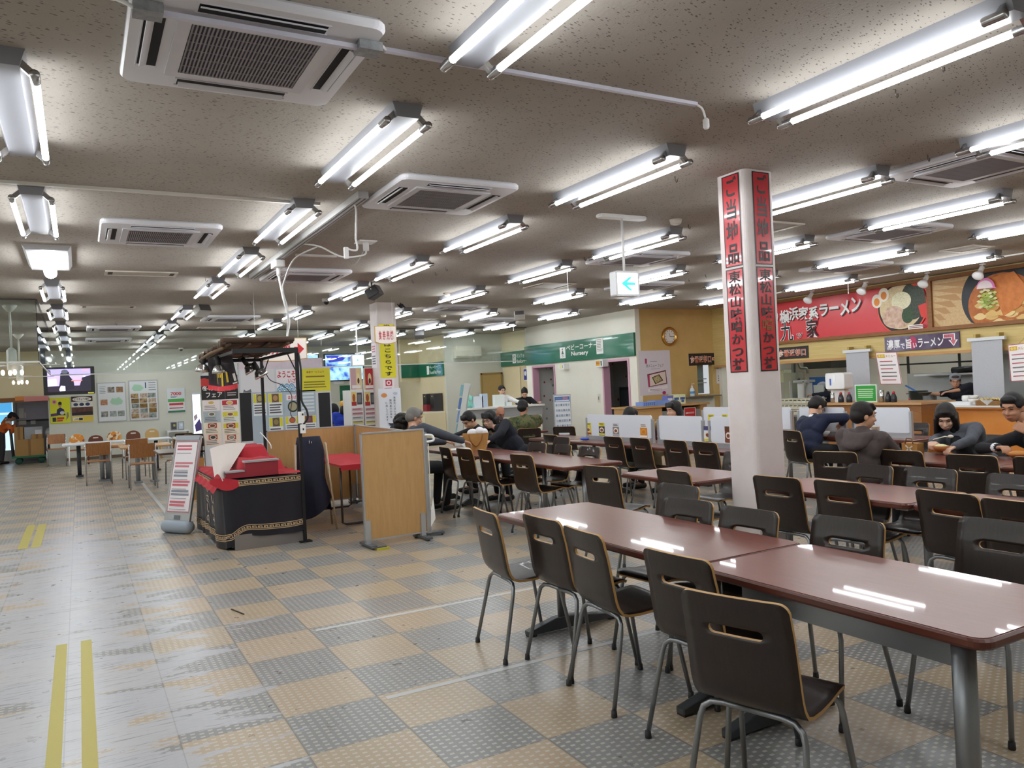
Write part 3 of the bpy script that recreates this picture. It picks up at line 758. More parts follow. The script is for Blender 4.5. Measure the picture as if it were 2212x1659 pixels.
mb = rel(MB()).use(M('#8e1f2c', .6)).bb(1.42, 1.74, 8.09, 8.2, .71, .852).bb(1.24, 1.42, 8.09, 8.2, .71, .765).use(alu).bb(1.41, 1.75, 8.08, 8.21, .852, .868).bb(1.23, 1.41, 8.08, 8.21, .765, .779)
mb.build('display_riser', t)
for x, y, z1 in ((1.965, 8.05, 1.97), (1.96, 9.78, 1.95)):
    p = rel(MB()).use(black).bb(x-.016, x+.016, y-.016, y+.016, 0, z1).bb(x-.06, x+.06, y-.06, y+.06, 0, .012).build('pole', t)
    rel(MB()).use(black, True).tube([(x, y, 1.72), (x, y+(.4 if y < 9 else -.4), z1-.02)], .007, 6).build('brace', p)
mb = rel(MB()).use(black)
mb.bb(1.34, 1.98, 8.035, 8.065, 1.94, 1.985).bb(1.26, 1.98, 9.765, 9.795, 1.93, 1.97).bb(1.95, 1.98, 8.05, 9.78, 1.94, 1.97).bb(1.34, 1.36, 8.05, 9.78, 1.94, 1.97).build('roof_beam', t)
mb = rel(MB()); rnd_ = random.Random(3)
cols = [M('#4b3628', .7), M('#5a4534', .7), M('#3e2e23', .7), M('#6a5238', .7)]
for i in range(30):
    y = 8.08+1.74*i/29; mb.use(cols[i % 4], True)
    zz = 2.065-.065*i/29; mb.tube([(1.25+.07*rnd_.random(), y, zz+.02*rnd_.random()), (1.94+.05*rnd_.random(), y+.03*rnd_.random(), zz+.02*rnd_.random())], .024+.01*rnd_.random(), 7)
for i in range(4): mb.use(cols[i % 4], True).tube([(1.33+.19*i, 8.1, 2.035), (1.33+.19*i, 9.8, 1.975)], .016, 7)
mb.build('slat_roof', t)
mb = rel(MB()).use(cols[3], True).tube([(1.26, 9.75, 1.95), (1.22, 9.3, 1.955), (1.24, 8.8, 1.985), (1.3, 8.3, 2.01)], .016, 7); mb.build('roof_rope', t)
# dark half curtain with brush strokes and a red hem, on the roof's left side
nr = thing('shop_curtain', 'dark hanging half curtain with yellow brush strokes and a red hem', 'curtain', (1.2, 9.3, 1.62))
def cur(u, f): return Vector((.10+.16*u+.03*math.sin(u*9)*f+.05*f*u, .12-.62*u, .34*(1-f)-.03*math.sin(u*PI)*f))
def csheet(mb, u0, u1, f0, f1, n, off=0.0):
    for i in range(n):
        a, b = u0+(u1-u0)*i/n, u0+(u1-u0)*(i+1)/n; o = Vector((-off, -off*.6, 0))
        for k in range(4):
            fa, fb = f0+(f1-f0)*k/4, f0+(f1-f0)*(k+1)/4
            mb.add([cur(a, fa)+o, cur(b, fa)+o, cur(b, fb)+o, cur(a, fb)+o], [(0, 1, 2, 3)])
mb = MB().use(mottled('curtain_cloth', '#2a2228', '#352b31', 6, .8), True); csheet(mb, 0, 1, 0, .9, 24)
mb.use(M('#d8b62e', .7))
for u, f0, f1 in ((.34, .42, .8), (.42, .36, .62), (.5, .2, .62), (.56, .45, .9), (.68, .4, .78)): csheet(mb, u, u+.045, f0, f1, 3, .006)
mb.use(M('#e8e2dc', .7)); csheet(mb, .85, .95, .55, .78, 3, .006); csheet(mb, .8, .97, .82, .86, 3, .006)
mb.build('cloth', nr)
mb = MB().use(M('#d63a44', .8), True)
for i in range(30):
    a, b = i/30, (i+1)/30; w = .03*math.sin(i*1.9)
    mb.add([cur(a, .88)+Vector((-.008, 0, 0)), cur(b, .88)+Vector((-.008, 0, 0)), cur(b, 1.03+w*.5)+Vector((-.02, -.01, 0)), cur(a, 1.03-w*.5)+Vector((-.02, -.01, 0))], [(0, 1, 2, 3)])
mb.build('hem', nr)
# clamp lamps with silver reflectors
for k, (px, py, Y, tilt, lab) in enumerate(((438, 798, 9.3, .1, 'silver reflector lamp hanging at the far left of the stall roof'), (474, 800, 8.9, -.1, 'silver reflector lamp half over the dark half curtain'),
                                           (541, 797, 9.1, -.6, 'silver clip lamp tilted under the middle of the stall roof'), (563, 808, 9.0, -.5, 'silver clip lamp against the back pole of the stall'))):
    p = PY(px, py, Y); t2 = thing('reflector_lamp', lab, 'lamp', p, 0, 'stall lamps'); R = Matrix.Rotation(tilt, 4, 'Y')
    mb = MB(); mb.T = R; mb.use(M('#c9c9c6', .18, .9), True).lathe([(.028, .06), (.05, .045), (.075, .0), (.082, -.03), (.078, -.03), (.06, .0), (.02, .03)], (0, 0, 0), 18).build('reflector', t2)
    mb = MB(); mb.T = R; mb.use(black, True).lathe([(.012, .155), (.026, .15), (.028, .07), (.022, .058)], (0, 0, 0), 14).build('bulb_socket', t2)
    mb = MB(); mb.T = R; mb.use(M('#f2efe8', .15), True).ball((0, 0, .0), (.03, .03, .045), 12, 8).build('bulb', t2)
    top = Vector((0, 0, .15)); top = R @ top
    q = [top, top+Vector((.01, .0, .05)), Vector((.03, .02, 2.0-p.z-.03))]
    MB().use(black, True).tube(q, .005, 6).build('cord', t2)
# cable bundle and sockets on the front pole
cable('black_cable', 'black power cord tied along the front stall pole', [(1.98, 8.03, 1.93), (1.995, 8.02, 1.75), (1.985, 8.01, 1.5), (1.99, 8.0, 1.42), (2.03, 8.0, 1.34), (2.035, 8.0, 1.26), (1.99, 8.0, 1.2)], .011, black)
tag(MB().use(white_pl).bb(1.945, 2.0, 7.995, 8.03, 1.21, 1.33).bb(1.96, 2.01, 7.99, 8.03, 1.11, 1.2).use(black).box((1.985, 7.99, 1.30), (.014, .004, .02)).box((1.985, 7.99, 1.15), (.014, .004, .02)).build('power_strip'), 'white power strip tied to the front stall pole', 'power strip')
cable('thin_cable', 'thin cord hanging in a loop behind the stall pole', [(1.84, 9.2, 1.93), (1.9, 9.1, 1.7), (2.02, 9.0, 1.62), (2.12, 9.0, 1.5), (2.1, 9.0, 1.3), (2.13, 9.0, 1.24)], .005, M('#4a474a', .6))
p = PY(580, 960, 9.4)
cable('extension_cord', 'white double-ended cord hanging from the back pole knot', [(p.x-.02, 9.74, p.z+.13), (p.x, 9.6, p.z+.08), (p.x+.02, 9.4, p.z-.0), (p.x+.02, 9.35, p.z-.05)], .006)

# rolling pop stand at the stall's left
c = PZ(412, 1135); t = thing('sign_stand', 'tilted grey rolling stand with a red and white notice, left of the stall', 'sign stand', (c.x-.19, 9.64, 0), -1.0)
mb = MB().use(M('#9ba6b2', .4), True); mb.caps((-.17, 0, .075), (.17, 0, .075), .075, .075, 16).use(M('#9ba6b2', .4)).bb(-.19, .19, -.04, .06, .05, .13); mb.build('water_base', t)
R = Matrix.Rotation(-.22, 4, 'X'); F = Matrix.Translation((0, 0, .13)) @ R
mb = MB(); mb.T = F; mb.use(alu).bb(-.21, .21, -.012, .012, 0, .96).use(M('#a7adb5', .4)).bb(-.2, .2, -.018, .018, .93, .985); mb.use(M('#6d7074')).bb(-.05, .05, -.015, -.01, .02, .07); mb.build('frame', t)
mb = MB(); sh = Sheet((-.185, -.013, .92), (.37, 0, 0), (0, 0, -.82), (0, -1, 0), mb)
sh.r(0, 0, 1, 1, '#b58088'); sh.r(.03, .02, .97, .98, '#efe9ec')
for i, (y, cx_) in enumerate(((.06, '#cf6b78'), (.30, '#d2808a'), (.43, '#8b8d9b'), (.56, '#cf6b78'), (.69, '#8b8d9b'), (.84, '#cf6b78'))):
    sh.lines(.10, y, .92, y+.09, 2, cx_, .6, .25, i); sh.lines(.1, y+.11, .9, y+.13, 1, '#a9a3ad', .5, .4, i+9)
mb.T = F; mb.v = [tuple(F @ Vector(p)) for p in mb.v]; mb.build('notice', t)
# display case with a food sample
c = PZ(388, 1083); t = thing('display_stand', 'brown box stand with a clear case holding a food sample', 'display case', (c.x+.15, c.y+.25, 0))
MB().use(wood('case_brown', '#9a6a34', '#a97840', 2, .5)).bb(-.16, .22, -.25, .25, 0, .62).build('box', t)
MB().use(M('#e9e6dd', .6)).bb(-.17, -.163, -.1, .12, .3, .55).bb(-.162, -.161, -.2, .2, .05, .6).build('notice', t)
acr = glass_m
mb = MB().use(acr).bb(-.15, .21, -.24, -.236, .62, .92).bb(-.15, .21, .236, .24, .62, .92).bb(-.15, -.146, -.24, .24, .62, .92).bb(.206, .21, -.24, .24, .62, .92).use(M('#dfe6da', .3)).bb(-.16, .22, -.25, .25, .92, .945); mb.build('clear_case', t)
tag(MB().use(M('#dfe0e0', .3), True).lathe([(.03, 0), (.1, .01), (.13, .03), (.125, .035)], (c.x+.18, c.y+.2, .621), 18).use(M('#e2cf97', .7), True).ball((c.x+.18, c.y+.2, .66), (.1, .1, .05), 14, 8).build('food_sample'), 'pale food sample on a plate inside the clear case', 'food sample')

# ------------------------------------------------------------ the board enclosure
bp = wood('booth_board', '#b88f5a', '#c39a65', 2, .6, 4, 8)
def booth_board(p, q, h, label, z0=.06):
    p, q = Vector((p[0], p[1], 0)), Vector((q[0], q[1], 0)); d = (q-p); L = d.length; a = math.atan2(d.y, d.x)
    t = thing('partition_board', label, 'partition', p, a, 'plywood partition boards')
    MB().use(bp).bb(.012, L-.012, -.012, .012, z0+.012, h-.012).build('panel', t)
    mb = MB().use(alu).bb(0, L, -.016, .016, h-.014, h).bb(0, L, -.016, .016, z0, z0+.014).bb(0, .014, -.016, .016, z0, h).bb(L-.014, L, -.016, .016, z0, h); mb.build('frame', t)
    for x in (.03, L-.06):
        mb = MB().use(alu).bb(x-.02, x+.03, -.024, .024, .03, .26).use(M('#55585c', .5)).bb(x-.025, x+.035, -.16, .16, .015, .035).use(dark, True).ball((x, -.14, .015), .015, 8, 6).ball((x, .14, .015), .015, 8, 6)
        mb.build('caster_foot', t)
    return t
bt = booth_board((2.35, 7.3), (3.02, 7.33), 1.105, 'plywood partition board with a silver edge, facing the aisle')
booth_board((3.06, 7.38), (3.29, 10.36), 1.06, 'plywood partition board going back from the front board')
booth_board((2.1, 10.4), (3.28, 10.4), 1.055, 'plywood partition board closing the booth at the back')
tag(MB().use(M('#b9b23a', .5)).bb(2.40, 2.52, 7.08, 7.16, 0, .02).use(M('#55585c', .5)).bb(2.36, 2.5, 7.1, 7.13, .02, .03).build('door_wedge'), 'yellow wedge under the foot of the front board', 'wedge')
mb = MB().use(M('#e9e6e2', .5)); mb.add([(3.04, 7.27, .30), (3.03, 7.27, .12), (3.075, 7.25, .2), (3.07, 7.27, .42)], [(0, 1, 2, 3), (3, 2, 1, 0)]); mb.bar((3.045, 7.28, .4), (3.045, 7.28, .95), .02, .004)
tag(mb.build('paper_tag'), 'torn white paper strip hanging on the front board edge', 'paper')
tag(cable('x', 'a', [(3.02, 7.3, 1.04), (3.09, 7.28, 1.03), (3.1, 7.27, .98), (3.03, 7.29, .97)], .012, M('#efeeee', .5)), 'white tape loop at the top corner of the front board', 'tape').name = 'tape_loop'
# red topped folding table
t = thing('folding_table', 'folding table under a red cloth inside the board enclosure', 'table', (2.8, 9.25, 0))
MB().use(red_felt).prism(rrect(-.30, .32, -.75, .9, .03), .68, .70).bb(-.30, .32, -.762, -.75, .64, .70).build('red_cloth_top', t)
for y in (-.6, .75): MB().use(M('#4c4540', .4, .6), True).tube([(-.26, y, .66), (-.26, y, .04), (-.22, y, .02), (.22, y, .02), (.26, y, .04), (.26, y, .66)], .013, 8).build('leg', t)
# easel board wrapped in a navy cloth
t = thing('easel', 'folding easel board wrapped in a dark navy cloth behind the stall pole', 'easel', (2.225, 8.75, 0), -.15)
mb = MB().use(mottled('easel_cloth', '#14162a', '#1d203a', 5, .75, .15), True); rows = []
for k in range(13):
    f = k/12; z = 1.03-.80*f; w = .125+.07*f+.02*math.sin(f*7); row = []
    for q in range(29):
        a = 2*PI*q/28; row.append((w*math.cos(a)*(1+.07*math.sin(5*a)*f)+.02*f, (.04+.13*f)*math.sin(a)*(1+.1*math.sin(4*a)*f), z-.10*f*math.cos(a*1.5)*(1 if q > 10 else .6)))
    rows.append(row)
mb.add([p for r in rows for p in r], [(k*29+q, (k+1)*29+q, (k+1)*29+q+1, k*29+q+1) for k in range(12) for q in range(28)]+[tuple(range(28))]); mb.build('navy_cloth', t)
for x in (-.16, .2):
    for s in (-1, 1): MB().use(M('#b79f83', .5), True).tube([(x*.9, s*.03, .95), (x*1.2, s*.2, 0)], .011, 8).build('leg', t)
MB().use(chrome, True).tube([(.0, -.07, 1.0), (.0, -.08, .95), (.02, -.08, .945), (.025, -.08, .98)], .004, 6).build('clip', t)
# ============================================================ banners, hung signs and wall signs
RED = '#c6303a'
def sheet_thing(name, label, cat, pl, P, tl, br, th=.006, base='#e9e7e4', group=None):
    mb = MB(); sh = board(mb, pl, P, tl, br, th, M(base, .5)); return mb, sh, (name, label, cat, group)
def done(mb, info): return tag(mb.build(info[0]), info[1], info[2], info[3])
gloss_red = M(RED, .22, coat=.6); ink = M('#1b1013', .4)
# the two red strips on the square pillar: one on each visible face, two sheets each
for face, where in (('left', 'left'), ('right', 'right')):
    for txt, z1, z0 in (('ご当地品', 2.985, 2.30), ('東松山味噌かつ丼', 2.285, 1.512)):
        mb = MB(); hh = z1-z0; wdt = .175
        mid = (CY0+CY1)/2-.01 if face == 'left' else (CX0+CX1)/2+.01
        if face == 'left': o, u, nn = (CX0-.003, mid+wdt/2, z1), (0, -wdt, 0), (-1, 0, 0)
        else: o, u, nn = (mid-wdt/2, CY0-.003, z1), (wdt, 0, 0), (0, -1, 0)
        sh = Sheet(o, u, (0, 0, -hh), nn, mb)
        sh.k = 0; sh.r(0, 0, 1, 1, M('#241416', .3)); sh.r(.06, .012, .94, .988, gloss_red); n_ = len(txt)
        for i, chx in enumerate(txt):
            a = .02+.96*i/n_; b = .96/n_; pad = .0
            sh.t(chx, .15, a, .85, a+b*.96, M('#8a4c12', .4) if chx == '噌' and face == 'right' else ink, .02)
        tag(mb.build('pillar_banner'), 'red banner sheet on the %s face of the square pillar, %s with black letters %s' % (where, 'upper, ' if len(txt) == 4 else 'lower, ', txt), 'banner', 'red pillar banners')
# far pillar: yellow banner, small notices
pf = FY0-.004
mb = MB(); a, b = PY(826, 700, pf), PY(858, 815, pf); sh = Sheet((FX0+.03, pf, a.z), (.27, 0, 0), (0, 0, b.z-a.z), (0, -1, 0), mb)
sh.k = 0; sh.r(0, 0, 1, 1, '#e3d822')
for i, chx in enumerate('券売機はこちらです'): sh.t(chx, .25, .01+.109*i, .78, .01+.109*i+.088, '#1a1a16', .02)
tag(mb.build('pillar_banner'), 'yellow banner with black letters on the far pillar', 'banner')
mb = MB(); sh = Sheet((FX0+.06, pf, 1.70), (.2, 0, 0), (0, 0, -.23), (0, -1, 0), mb); sh.k = 0; sh.r(0, 0, 1, 1, '#eadfe2'); sh.r(.22, .06, .8, .52, '#b83142'); sh.e(.5, .29, .2, .17, '#eadfe2'); sh.e(.5, .29, .1, .09, '#b83142'); sh.lines(.1, .65, .9, .95, 2, '#c66a78', .5, .2, 2)
tag(mb.build('notice'), 'small red and white notice under the yellow banner', 'notice')
mb = MB(); sh = Sheet((FX0-.004, FY1-.03, 2.32), (0, -.25, 0), (0, 0, -.42), (-1, 0, 0), mb); sh.k = 0; sh.r(0, 0, 1, 1, '#ece6ec'); sh.lines(.15, .1, .85, .4, 3, '#cc7585', .6, .3, 3); sh.lines(.15, .5, .85, .9, 4, '#6a6674', .5, .3, 4)
tag(mb.build('notice'), 'white and pink notice on the left face of the far pillar', 'notice')
t = thing('notice_stand', 'white upright notice about domestic rice leaning on the far pillar', 'notice', (FX0+.12, FY0-.1, 0))
mb = MB().use(M('#dfe2ea', .4)).bb(-.19, .2, -.02, .0, .3, 1.54).bb(-.19, .2, -.08, .08, 0, .3); sh = Sheet((-.16, -.021, 1.5), (.33, 0, 0), (0, 0, -.62), (0, -1, 0), mb)
sh.e(.2, .12, .16, .06, '#d98a50'); sh.e(.8, .08, .12, .04, '#b9c4d4')
for cidx, txt in enumerate(('当店のごはんは', '国内産のお米を', '使用しています')):
    for i, chx in enumerate(txt): sh.t(chx, .68-.22*cidx, .16+.07*cidx+.075*i, .80-.22*cidx, .225+.07*cidx+.075*i, '#23252c', .01)
sh.poly([(.35, .86), (.75, .86), (.66, .95), (.44, .95)], '#20284a'); sh.e(.55, .86, .2, .025, '#e9e9ee')
mb.build('board', t)
# boards hung from the ceiling by cords
def hung(label, Y, tl, br, items, name='hanging_sign'):
    a, b = PY(tl[0], tl[1], Y), PY(br[0], br[1], Y); w = b.x-a.x; h = a.z-b.z; t = thing(name, label, 'sign', ((a.x+b.x)/2, Y, b.z))
    def outline(g, dz=0): return [(-w/2+g, h-g), (w/2-g, h-g)]+[(w/2-g-(w-2*g)*k/10, g+.06*h+.10*h*abs(1-k/5)**2) for k in range(11)]
    MB().use(M('#cda468', .5)).prism(outline(0), -.012, .012, 'y').build('wooden_rim', t)
    mb = MB().use(M('#f0e6df', .45)).prism(outline(.012), -.016, .014, 'y'); sh = Sheet((-w/2, -.017, h), (w, 0, 0), (0, 0, -h), (0, -1, 0), mb); items(sh); mb.build('face', t)
    for s in (-1, 1): MB().use(M('#cfcfcf', .4)).tube([(s*w*.36, 0, h), (s*w*.36, 0, CE-b.z)], .0025, 5).build('cord', t)
def it1(sh):
    for i, chx in enumerate('食券売機'): sh.t(chx, .17+.18*i, .24, .31+.18*i, .72, '#c43a46', .02)
hung('small hanging board with red letters by the far pillar', 11.9, (808, 704), (857, 746), it1)
def it2(sh):
    sh.poly([(.78, .36), (.84, .36), (.84, .2), (.95, .45), (.84, .7), (.84, .54), (.78, .54)], '#c8262e'); sh.t('食券売機', .2, .25, .72, .65, '#c43a46', .02)
hung('long hanging board with a red arrow behind the stall roof', 11.6, (533, 731), (664, 783), it2)
# arrow exit boxes on rods
def exit_box(label, c, w, h, x, y, arrow_small=False):
    t = thing('exit_sign', label, 'sign', (c.x, c.y, c.z)); d = .09
    MB().use(M('#d9d9dc', .4)).prism(rrect(-w/2-.02, w/2+.02, 0, h, .02), -d/2, d/2, 'y').build('case', t)
    g = M('#f6fbfa', .4, emit=1.15); mb = MB(); sh = Sheet((-w/2, -d/2-.001, h-.02), (w, 0, 0), (0, 0, -h+.04), (0, -1, 0), mb); sh.r(0, 0, 1, 1, g)
    ar = M('#25c99f', .4, emit=.75)
    k = .6 if arrow_small else 1; f = lambda a, b: (.5+(a-.5)*k, .5+(b-.5)*k)
    sh.poly([f(.18, .5), f(.58, .18), f(.72, .18), f(.46, .44), f(.86, .44), f(.86, .57), f(.46, .57), f(.72, .84), f(.58, .84)], ar)
    mb.build('lit_face', t)
    MB().use(white_pl, True).tube([(0, 0, h), (0, 0, CE-c.z-.02)], .012, 10).build('rod', t)
    MB().use(white_pl).prism(rrect(-.27 if not arrow_small else -.1, .27 if not arrow_small else .1, -.05, .05, .04), CE-c.z-.03, CE-c.z, 'z', .008).build('ceiling_plate', t)
p = PY(1351, 641, 5.74); q = PY(1351, 587, 5.74); a_, b_ = PY(1330, 610, 5.74), PY(1377, 610, 5.74)
exit_box('hanging white box with a green left arrow in the middle of the hall', p, b_.x-a_.x-.02, q.z-p.z, 0, 0)
p = PY(773, 790, 16.5); exit_box('small white box with a green left arrow before the blue screen', p, .24, .24, 0, 0, True)

# ---------------------------------------------------------------- nursery side
green = M('#116a4c', .18, coat=.5)
mb = MB(); a, b = PX(1147, 750, NX), PX(1371, 768, NX); zt = PX(1372, 718, NX).z; zb = PX(1374, 768, NX).z
mb.use(green).bb(NX-.05, NX-.001, 13.31, 17.98, zb, zt); sh = Sheet((NX-.05, 17.98, zt), (0, 13.31-17.98, 0), (0, 0, zb-zt), (-1, 0, 0), mb)
def at_sign(px, py): q = PX(px, py, NX-.05); return (17.98-q.y)/(17.98-13.31), (zt-q.z)/(zt-zb)
A = at_sign(1222, 751); B = at_sign(1291, 757); sh.t('ベビーコーナー', A[0]+.004, .2, B[0], .46, '#f2f4f2', .012)
A = at_sign(1234, 762); B = at_sign(1271, 770); sh.t('Nursery', A[0], .54, B[0], .8, '#f2f4f2', .02)
A = at_sign(1209, 752); B = at_sign(1223, 774); sh.r(A[0], .28, B[0]-.004, .82, '#f0f0ee'); m_ = (A[0]+B[0])/2-.002
sh.poly([(m_, .4), (m_+.012, .62), (m_-.012, .62)], '#2b6b55'); sh.e(m_, .37, .006, .04, '#2b6b55'); sh.e(m_, .72, .007, .05, '#4a4f4c'); sh.e(m_, .72, .004, .03, '#f0f0ee')
A = at_sign(1288, 740); B = at_sign(1304, 766); sh.r(A[0], .06, B[0], .78, '#ebebe6'); sh.lines(A[0]+.005, .12, B[0]-.005, .7, 8, '#7b7f7c', .4, .3, 5)
tag(mb.build('wall_sign'), 'long green wall sign reading Nursery over the two openings', 'sign')
mb = MB(); a, b = PX(1285, 778, NX-.16), PX(1302, 792, NX-.16); mb.use(white_pl).bb(NX-.16, NX-.002, b.y, a.y, b.z, a.z); sh = Sheet((NX-.16, a.y, a.z), (0, b.y-a.y, 0), (0, 0, b.z-a.z), (-1, 0, 0), mb); sh.r(.1, .15, .65, .85, '#e0b23a'); sh.t('使用中', .14, .28, .62, .72, '#b4452a', .02); sh.r(.74, .2, .9, .85, '#33443c')
tag(mb.build('indicator_box'), 'small box with an orange panel under the nursery sign', 'sign')
mb = MB(); a, b = PX(1206, 786, NX-.14), PX(1219, 798, NX-.14); mb.use(white_pl).bb(NX-.14, NX-.002, b.y, a.y, b.z, a.z); sh = Sheet((NX-.14, a.y, a.z), (0, b.y-a.y, 0), (0, 0, b.z-a.z), (-1, 0, 0), mb); sh.r(.2, .15, .55, .8, '#efe9a8'); sh.r(.7, .3, .76, .75, '#4a4f4c')
tag(mb.build('indicator_box'), 'small white box over the far nursery opening', 'sign')
a = PX(1299, 959, NX); tag(MB().use(M('#d9d6ca', .4)).bb(NX-.012, NX-.001, a.y-.05, a.y+.05, 1.0, 1.2).use(M('#6c6c68')).bb(NX-.016, NX-.012, a.y-.012, a.y+.012, 1.06, 1.14).build('light_switch'), 'wall switch on the white nursery wall', 'switch')
mb, sh, inf = sheet_thing('notice_stand', 'x', 'x', 'Y', 11.4, (1195, 852), (1238, 960)); mb = MB()
a, b = PY(1196, 853, 11.4), PY(1236, 975, 11.4); w = b.x-a.x; h = a.z-b.z
t = thing('notice_stand', 'white framed notice stand with rows of small pictures before the nursery wall', 'notice stand', ((a.x+b.x)/2, 11.4, 0), -.15)
mb.use(alu).bb(-w/2, w/2, -.012, .012, .35, a.z); mb.build('frame', t); mb = MB(); sh = Sheet((-w/2+.015, -.013, a.z-.02), (w-.03, 0, 0), (0, 0, -(a.z-.4)), (0, -1, 0), mb); sh.r(0, 0, 1, 1, '#e4e8ee'); sh.r(.02, .02, .98, .12, '#4a78b4'); sh.t('一覧', .1, .03, .9, .075, '#d8879a', .02); sh.r(.06, .085, .94, .11, '#dfe6f0')
for i in range(7):
    for j in range(6): sh.r(.06+.155*j, .16+.1*i, .06+.155*j+.11, .2+.1*i, ('#8aa0b8', '#a9b4c0', '#7488a0', '#b9c0c8')[(i*5+j*3) % 4])
mb.build('printed_sheet', t)
for s in (-1, 1): MB().use(dark).tube([(s*w*.42, -.14, .02), (s*w*.42, 0, .36)], .012, 6).tube([(s*w*.42, .14, .02), (s*w*.42, 0, .36)], .012, 6).build('leg', t)
# dark locker seen through the near nursery opening
tag(MB().use(M('#2c3034', .5)).bb(11.3, 11.9, 14.2, 15.1, 0, 1.32).use(M('#44494e', .5)).bb(11.29, 11.3, 14.25, 15.05, .1, 1.25).build('cupboard'), 'dark cupboard inside the near nursery opening', 'cupboard')

# information corner
mb = MB(); IX = 10.8; a, b = PX(1078, 764, IX), PX(1150, 790, IX); zt, zb = PX(1082, 763, IX).z, PX(1082, 793, IX).z
mb.use(green).bb(IX-.05, IX-.002, 18.02, 19.98, zb, zt); sh = Sheet((IX-.05, 19.98, zt), (0, -1.96, 0), (0, 0, zb-zt), (-1, 0, 0), mb)
sh.r(.36, .2, .46, .82, '#eef0ee'); sh.t('?', .385, .27, .435, .5, '#3a7a62', .02); sh.t('i', .4, .56, .42, .76, '#3a7a62', .02); sh.t('インフォメーション', .48, .2, .98, .5, '#f0f2f0', .015); sh.t('Information', .5, .58, .95, .84, '#f0f2f0', .02)
tag(mb.build('wall_sign'), 'green information sign above the staff counter', 'sign')
mb = MB().use(M('#b69a63', .5)); a, b = PY(1037, 806, 19.98), PY(1083, 806, 19.98); mb.bb(a.x, 10.76, 19.95, 19.99, 0, a.z); mb.use(M('#a08550', .5)).bb(a.x, 10.76, 19.94, 19.95, a.z-.05, a.z).bb(a.x, a.x+.05, 19.94, 19.95, 0, a.z).bb(10.71, 10.76, 19.94, 19.95, 0, a.z)
o = mb.build('door_3'); o['kind'] = 'structure'
mb = MB().use(M('#d6c49a', .5)).bb(IX-.03, IX-.002, 18.05, 18.9, 0, zb-.04).use(M('#8d7a55')).bb(IX-.034, IX-.03, 18.9, 18.92, 0, zb-.04); o = mb.build('door_4'); o['kind'] = 'structure'
for nm, y, c1 in (('blue notice on the staff door left of the light blue one', 18.72, '#3a3f8e'), ('light blue notice on the staff door', 18.3, '#4a9fd0')):
    mb = MB(); sh = Sheet((IX-.036, y, 1.93), (0, -.2, 0), (0, 0, -.33), (-1, 0, 0), mb); sh.r(0, 0, 1, 1, '#dfe4ea'); sh.r(.08, .05, .92, .95, c1); sh.e(.5, .4, .3, .2, '#e3e7ee'); tag(mb.build('notice'), nm, 'notice')
# split air conditioner
a, b = PY(981, 748, 19.9), PY(1036, 772, 19.9); t = thing('wall_air_conditioner', 'cream wall-mounted air conditioner above the information desk', 'air conditioner', ((a.x+b.x)/2, 19.88, b.z)); w = (b.x-a.x)/2; h = a.z-b.z
MB().use(M('#ddd8c8', .4)).prism([(.115, 0), (.115, h), (-.09, h), (-.115, h*.6), (-.1, .04), (-.04, 0)], -w, w, 'x').build('casing', t)
MB().use(M('#a9a598', .5)).bb(-w+.02, w-.02, -.108, -.09, .03, .05).build('flap', t)
# counter of the information desk
t = thing('service_counter', 'curved white-topped information counter with two staff behind it', 'counter', (8.25, 15.45, 0))
MB().use(M('#e9e2cf', .5)).bb(-.9, .95, -.2, .25, 0, .82).build('body', t); MB().use(M('#a3a6a8', .4)).bb(-.92, .97, -.215, -.195, .80, 1.0).build('grey_band', t); MB().use(M('#f0eeec', .3)).prism(rrect(-.97, 1.02, -.28, .3, .06), 1.0, 1.035).build('top', t)
def stuff_on(nm, lab, cat, px, py0, py1, Y, w, col, th=.03):
    p = PY(px, py1, Y); q = PY(px, py0, Y); return tag(MB().use(M(col, .45)).bb(p.x-w/2, p.x+w/2, Y-th/2, Y+th/2, 1.036, q.z).build(nm), lab, cat)
p = PY(1010, 880, 15.45); mb = MB().use(M('#8fdccb', .4), True).ball((p.x, 15.45, 1.14), (.08, .07, .1), 14, 10).ball((p.x+.05, 15.42, 1.25), (.06, .05, .07), 12, 8).ball((p.x-.05, 15.45, 1.09), (.09, .06, .05), 12, 8).ball((p.x+.09, 15.45, 1.1), (.05, .05, .06), 10, 8)
tag(mb.build('soft_toy'), 'mint green soft toy at the left end of the information counter', 'toy')
for k, (px, w, col, lab) in enumerate(((1033, .20, '#dfe8f2', 'white leaflet holder beside the mint toy'), (1046, .14, '#c6d6ea', 'pale blue leaflet holder beside the brown door'), (1078, .24, '#eef6f2', 'white printer shaped box before the smiling staff member'), (1098, .14, '#e9eef0', 'low white tray on the information counter'))):
    tag(MB().use(M(col, .45)).bb(PY(px, 880, 15.35).x-w/2, PY(px, 880, 15.35).x+w/2, 15.3, 15.42, 1.036, 1.036+(.25, .3, .26, .08)[k]).build('leaflet_box'), lab, 'box')
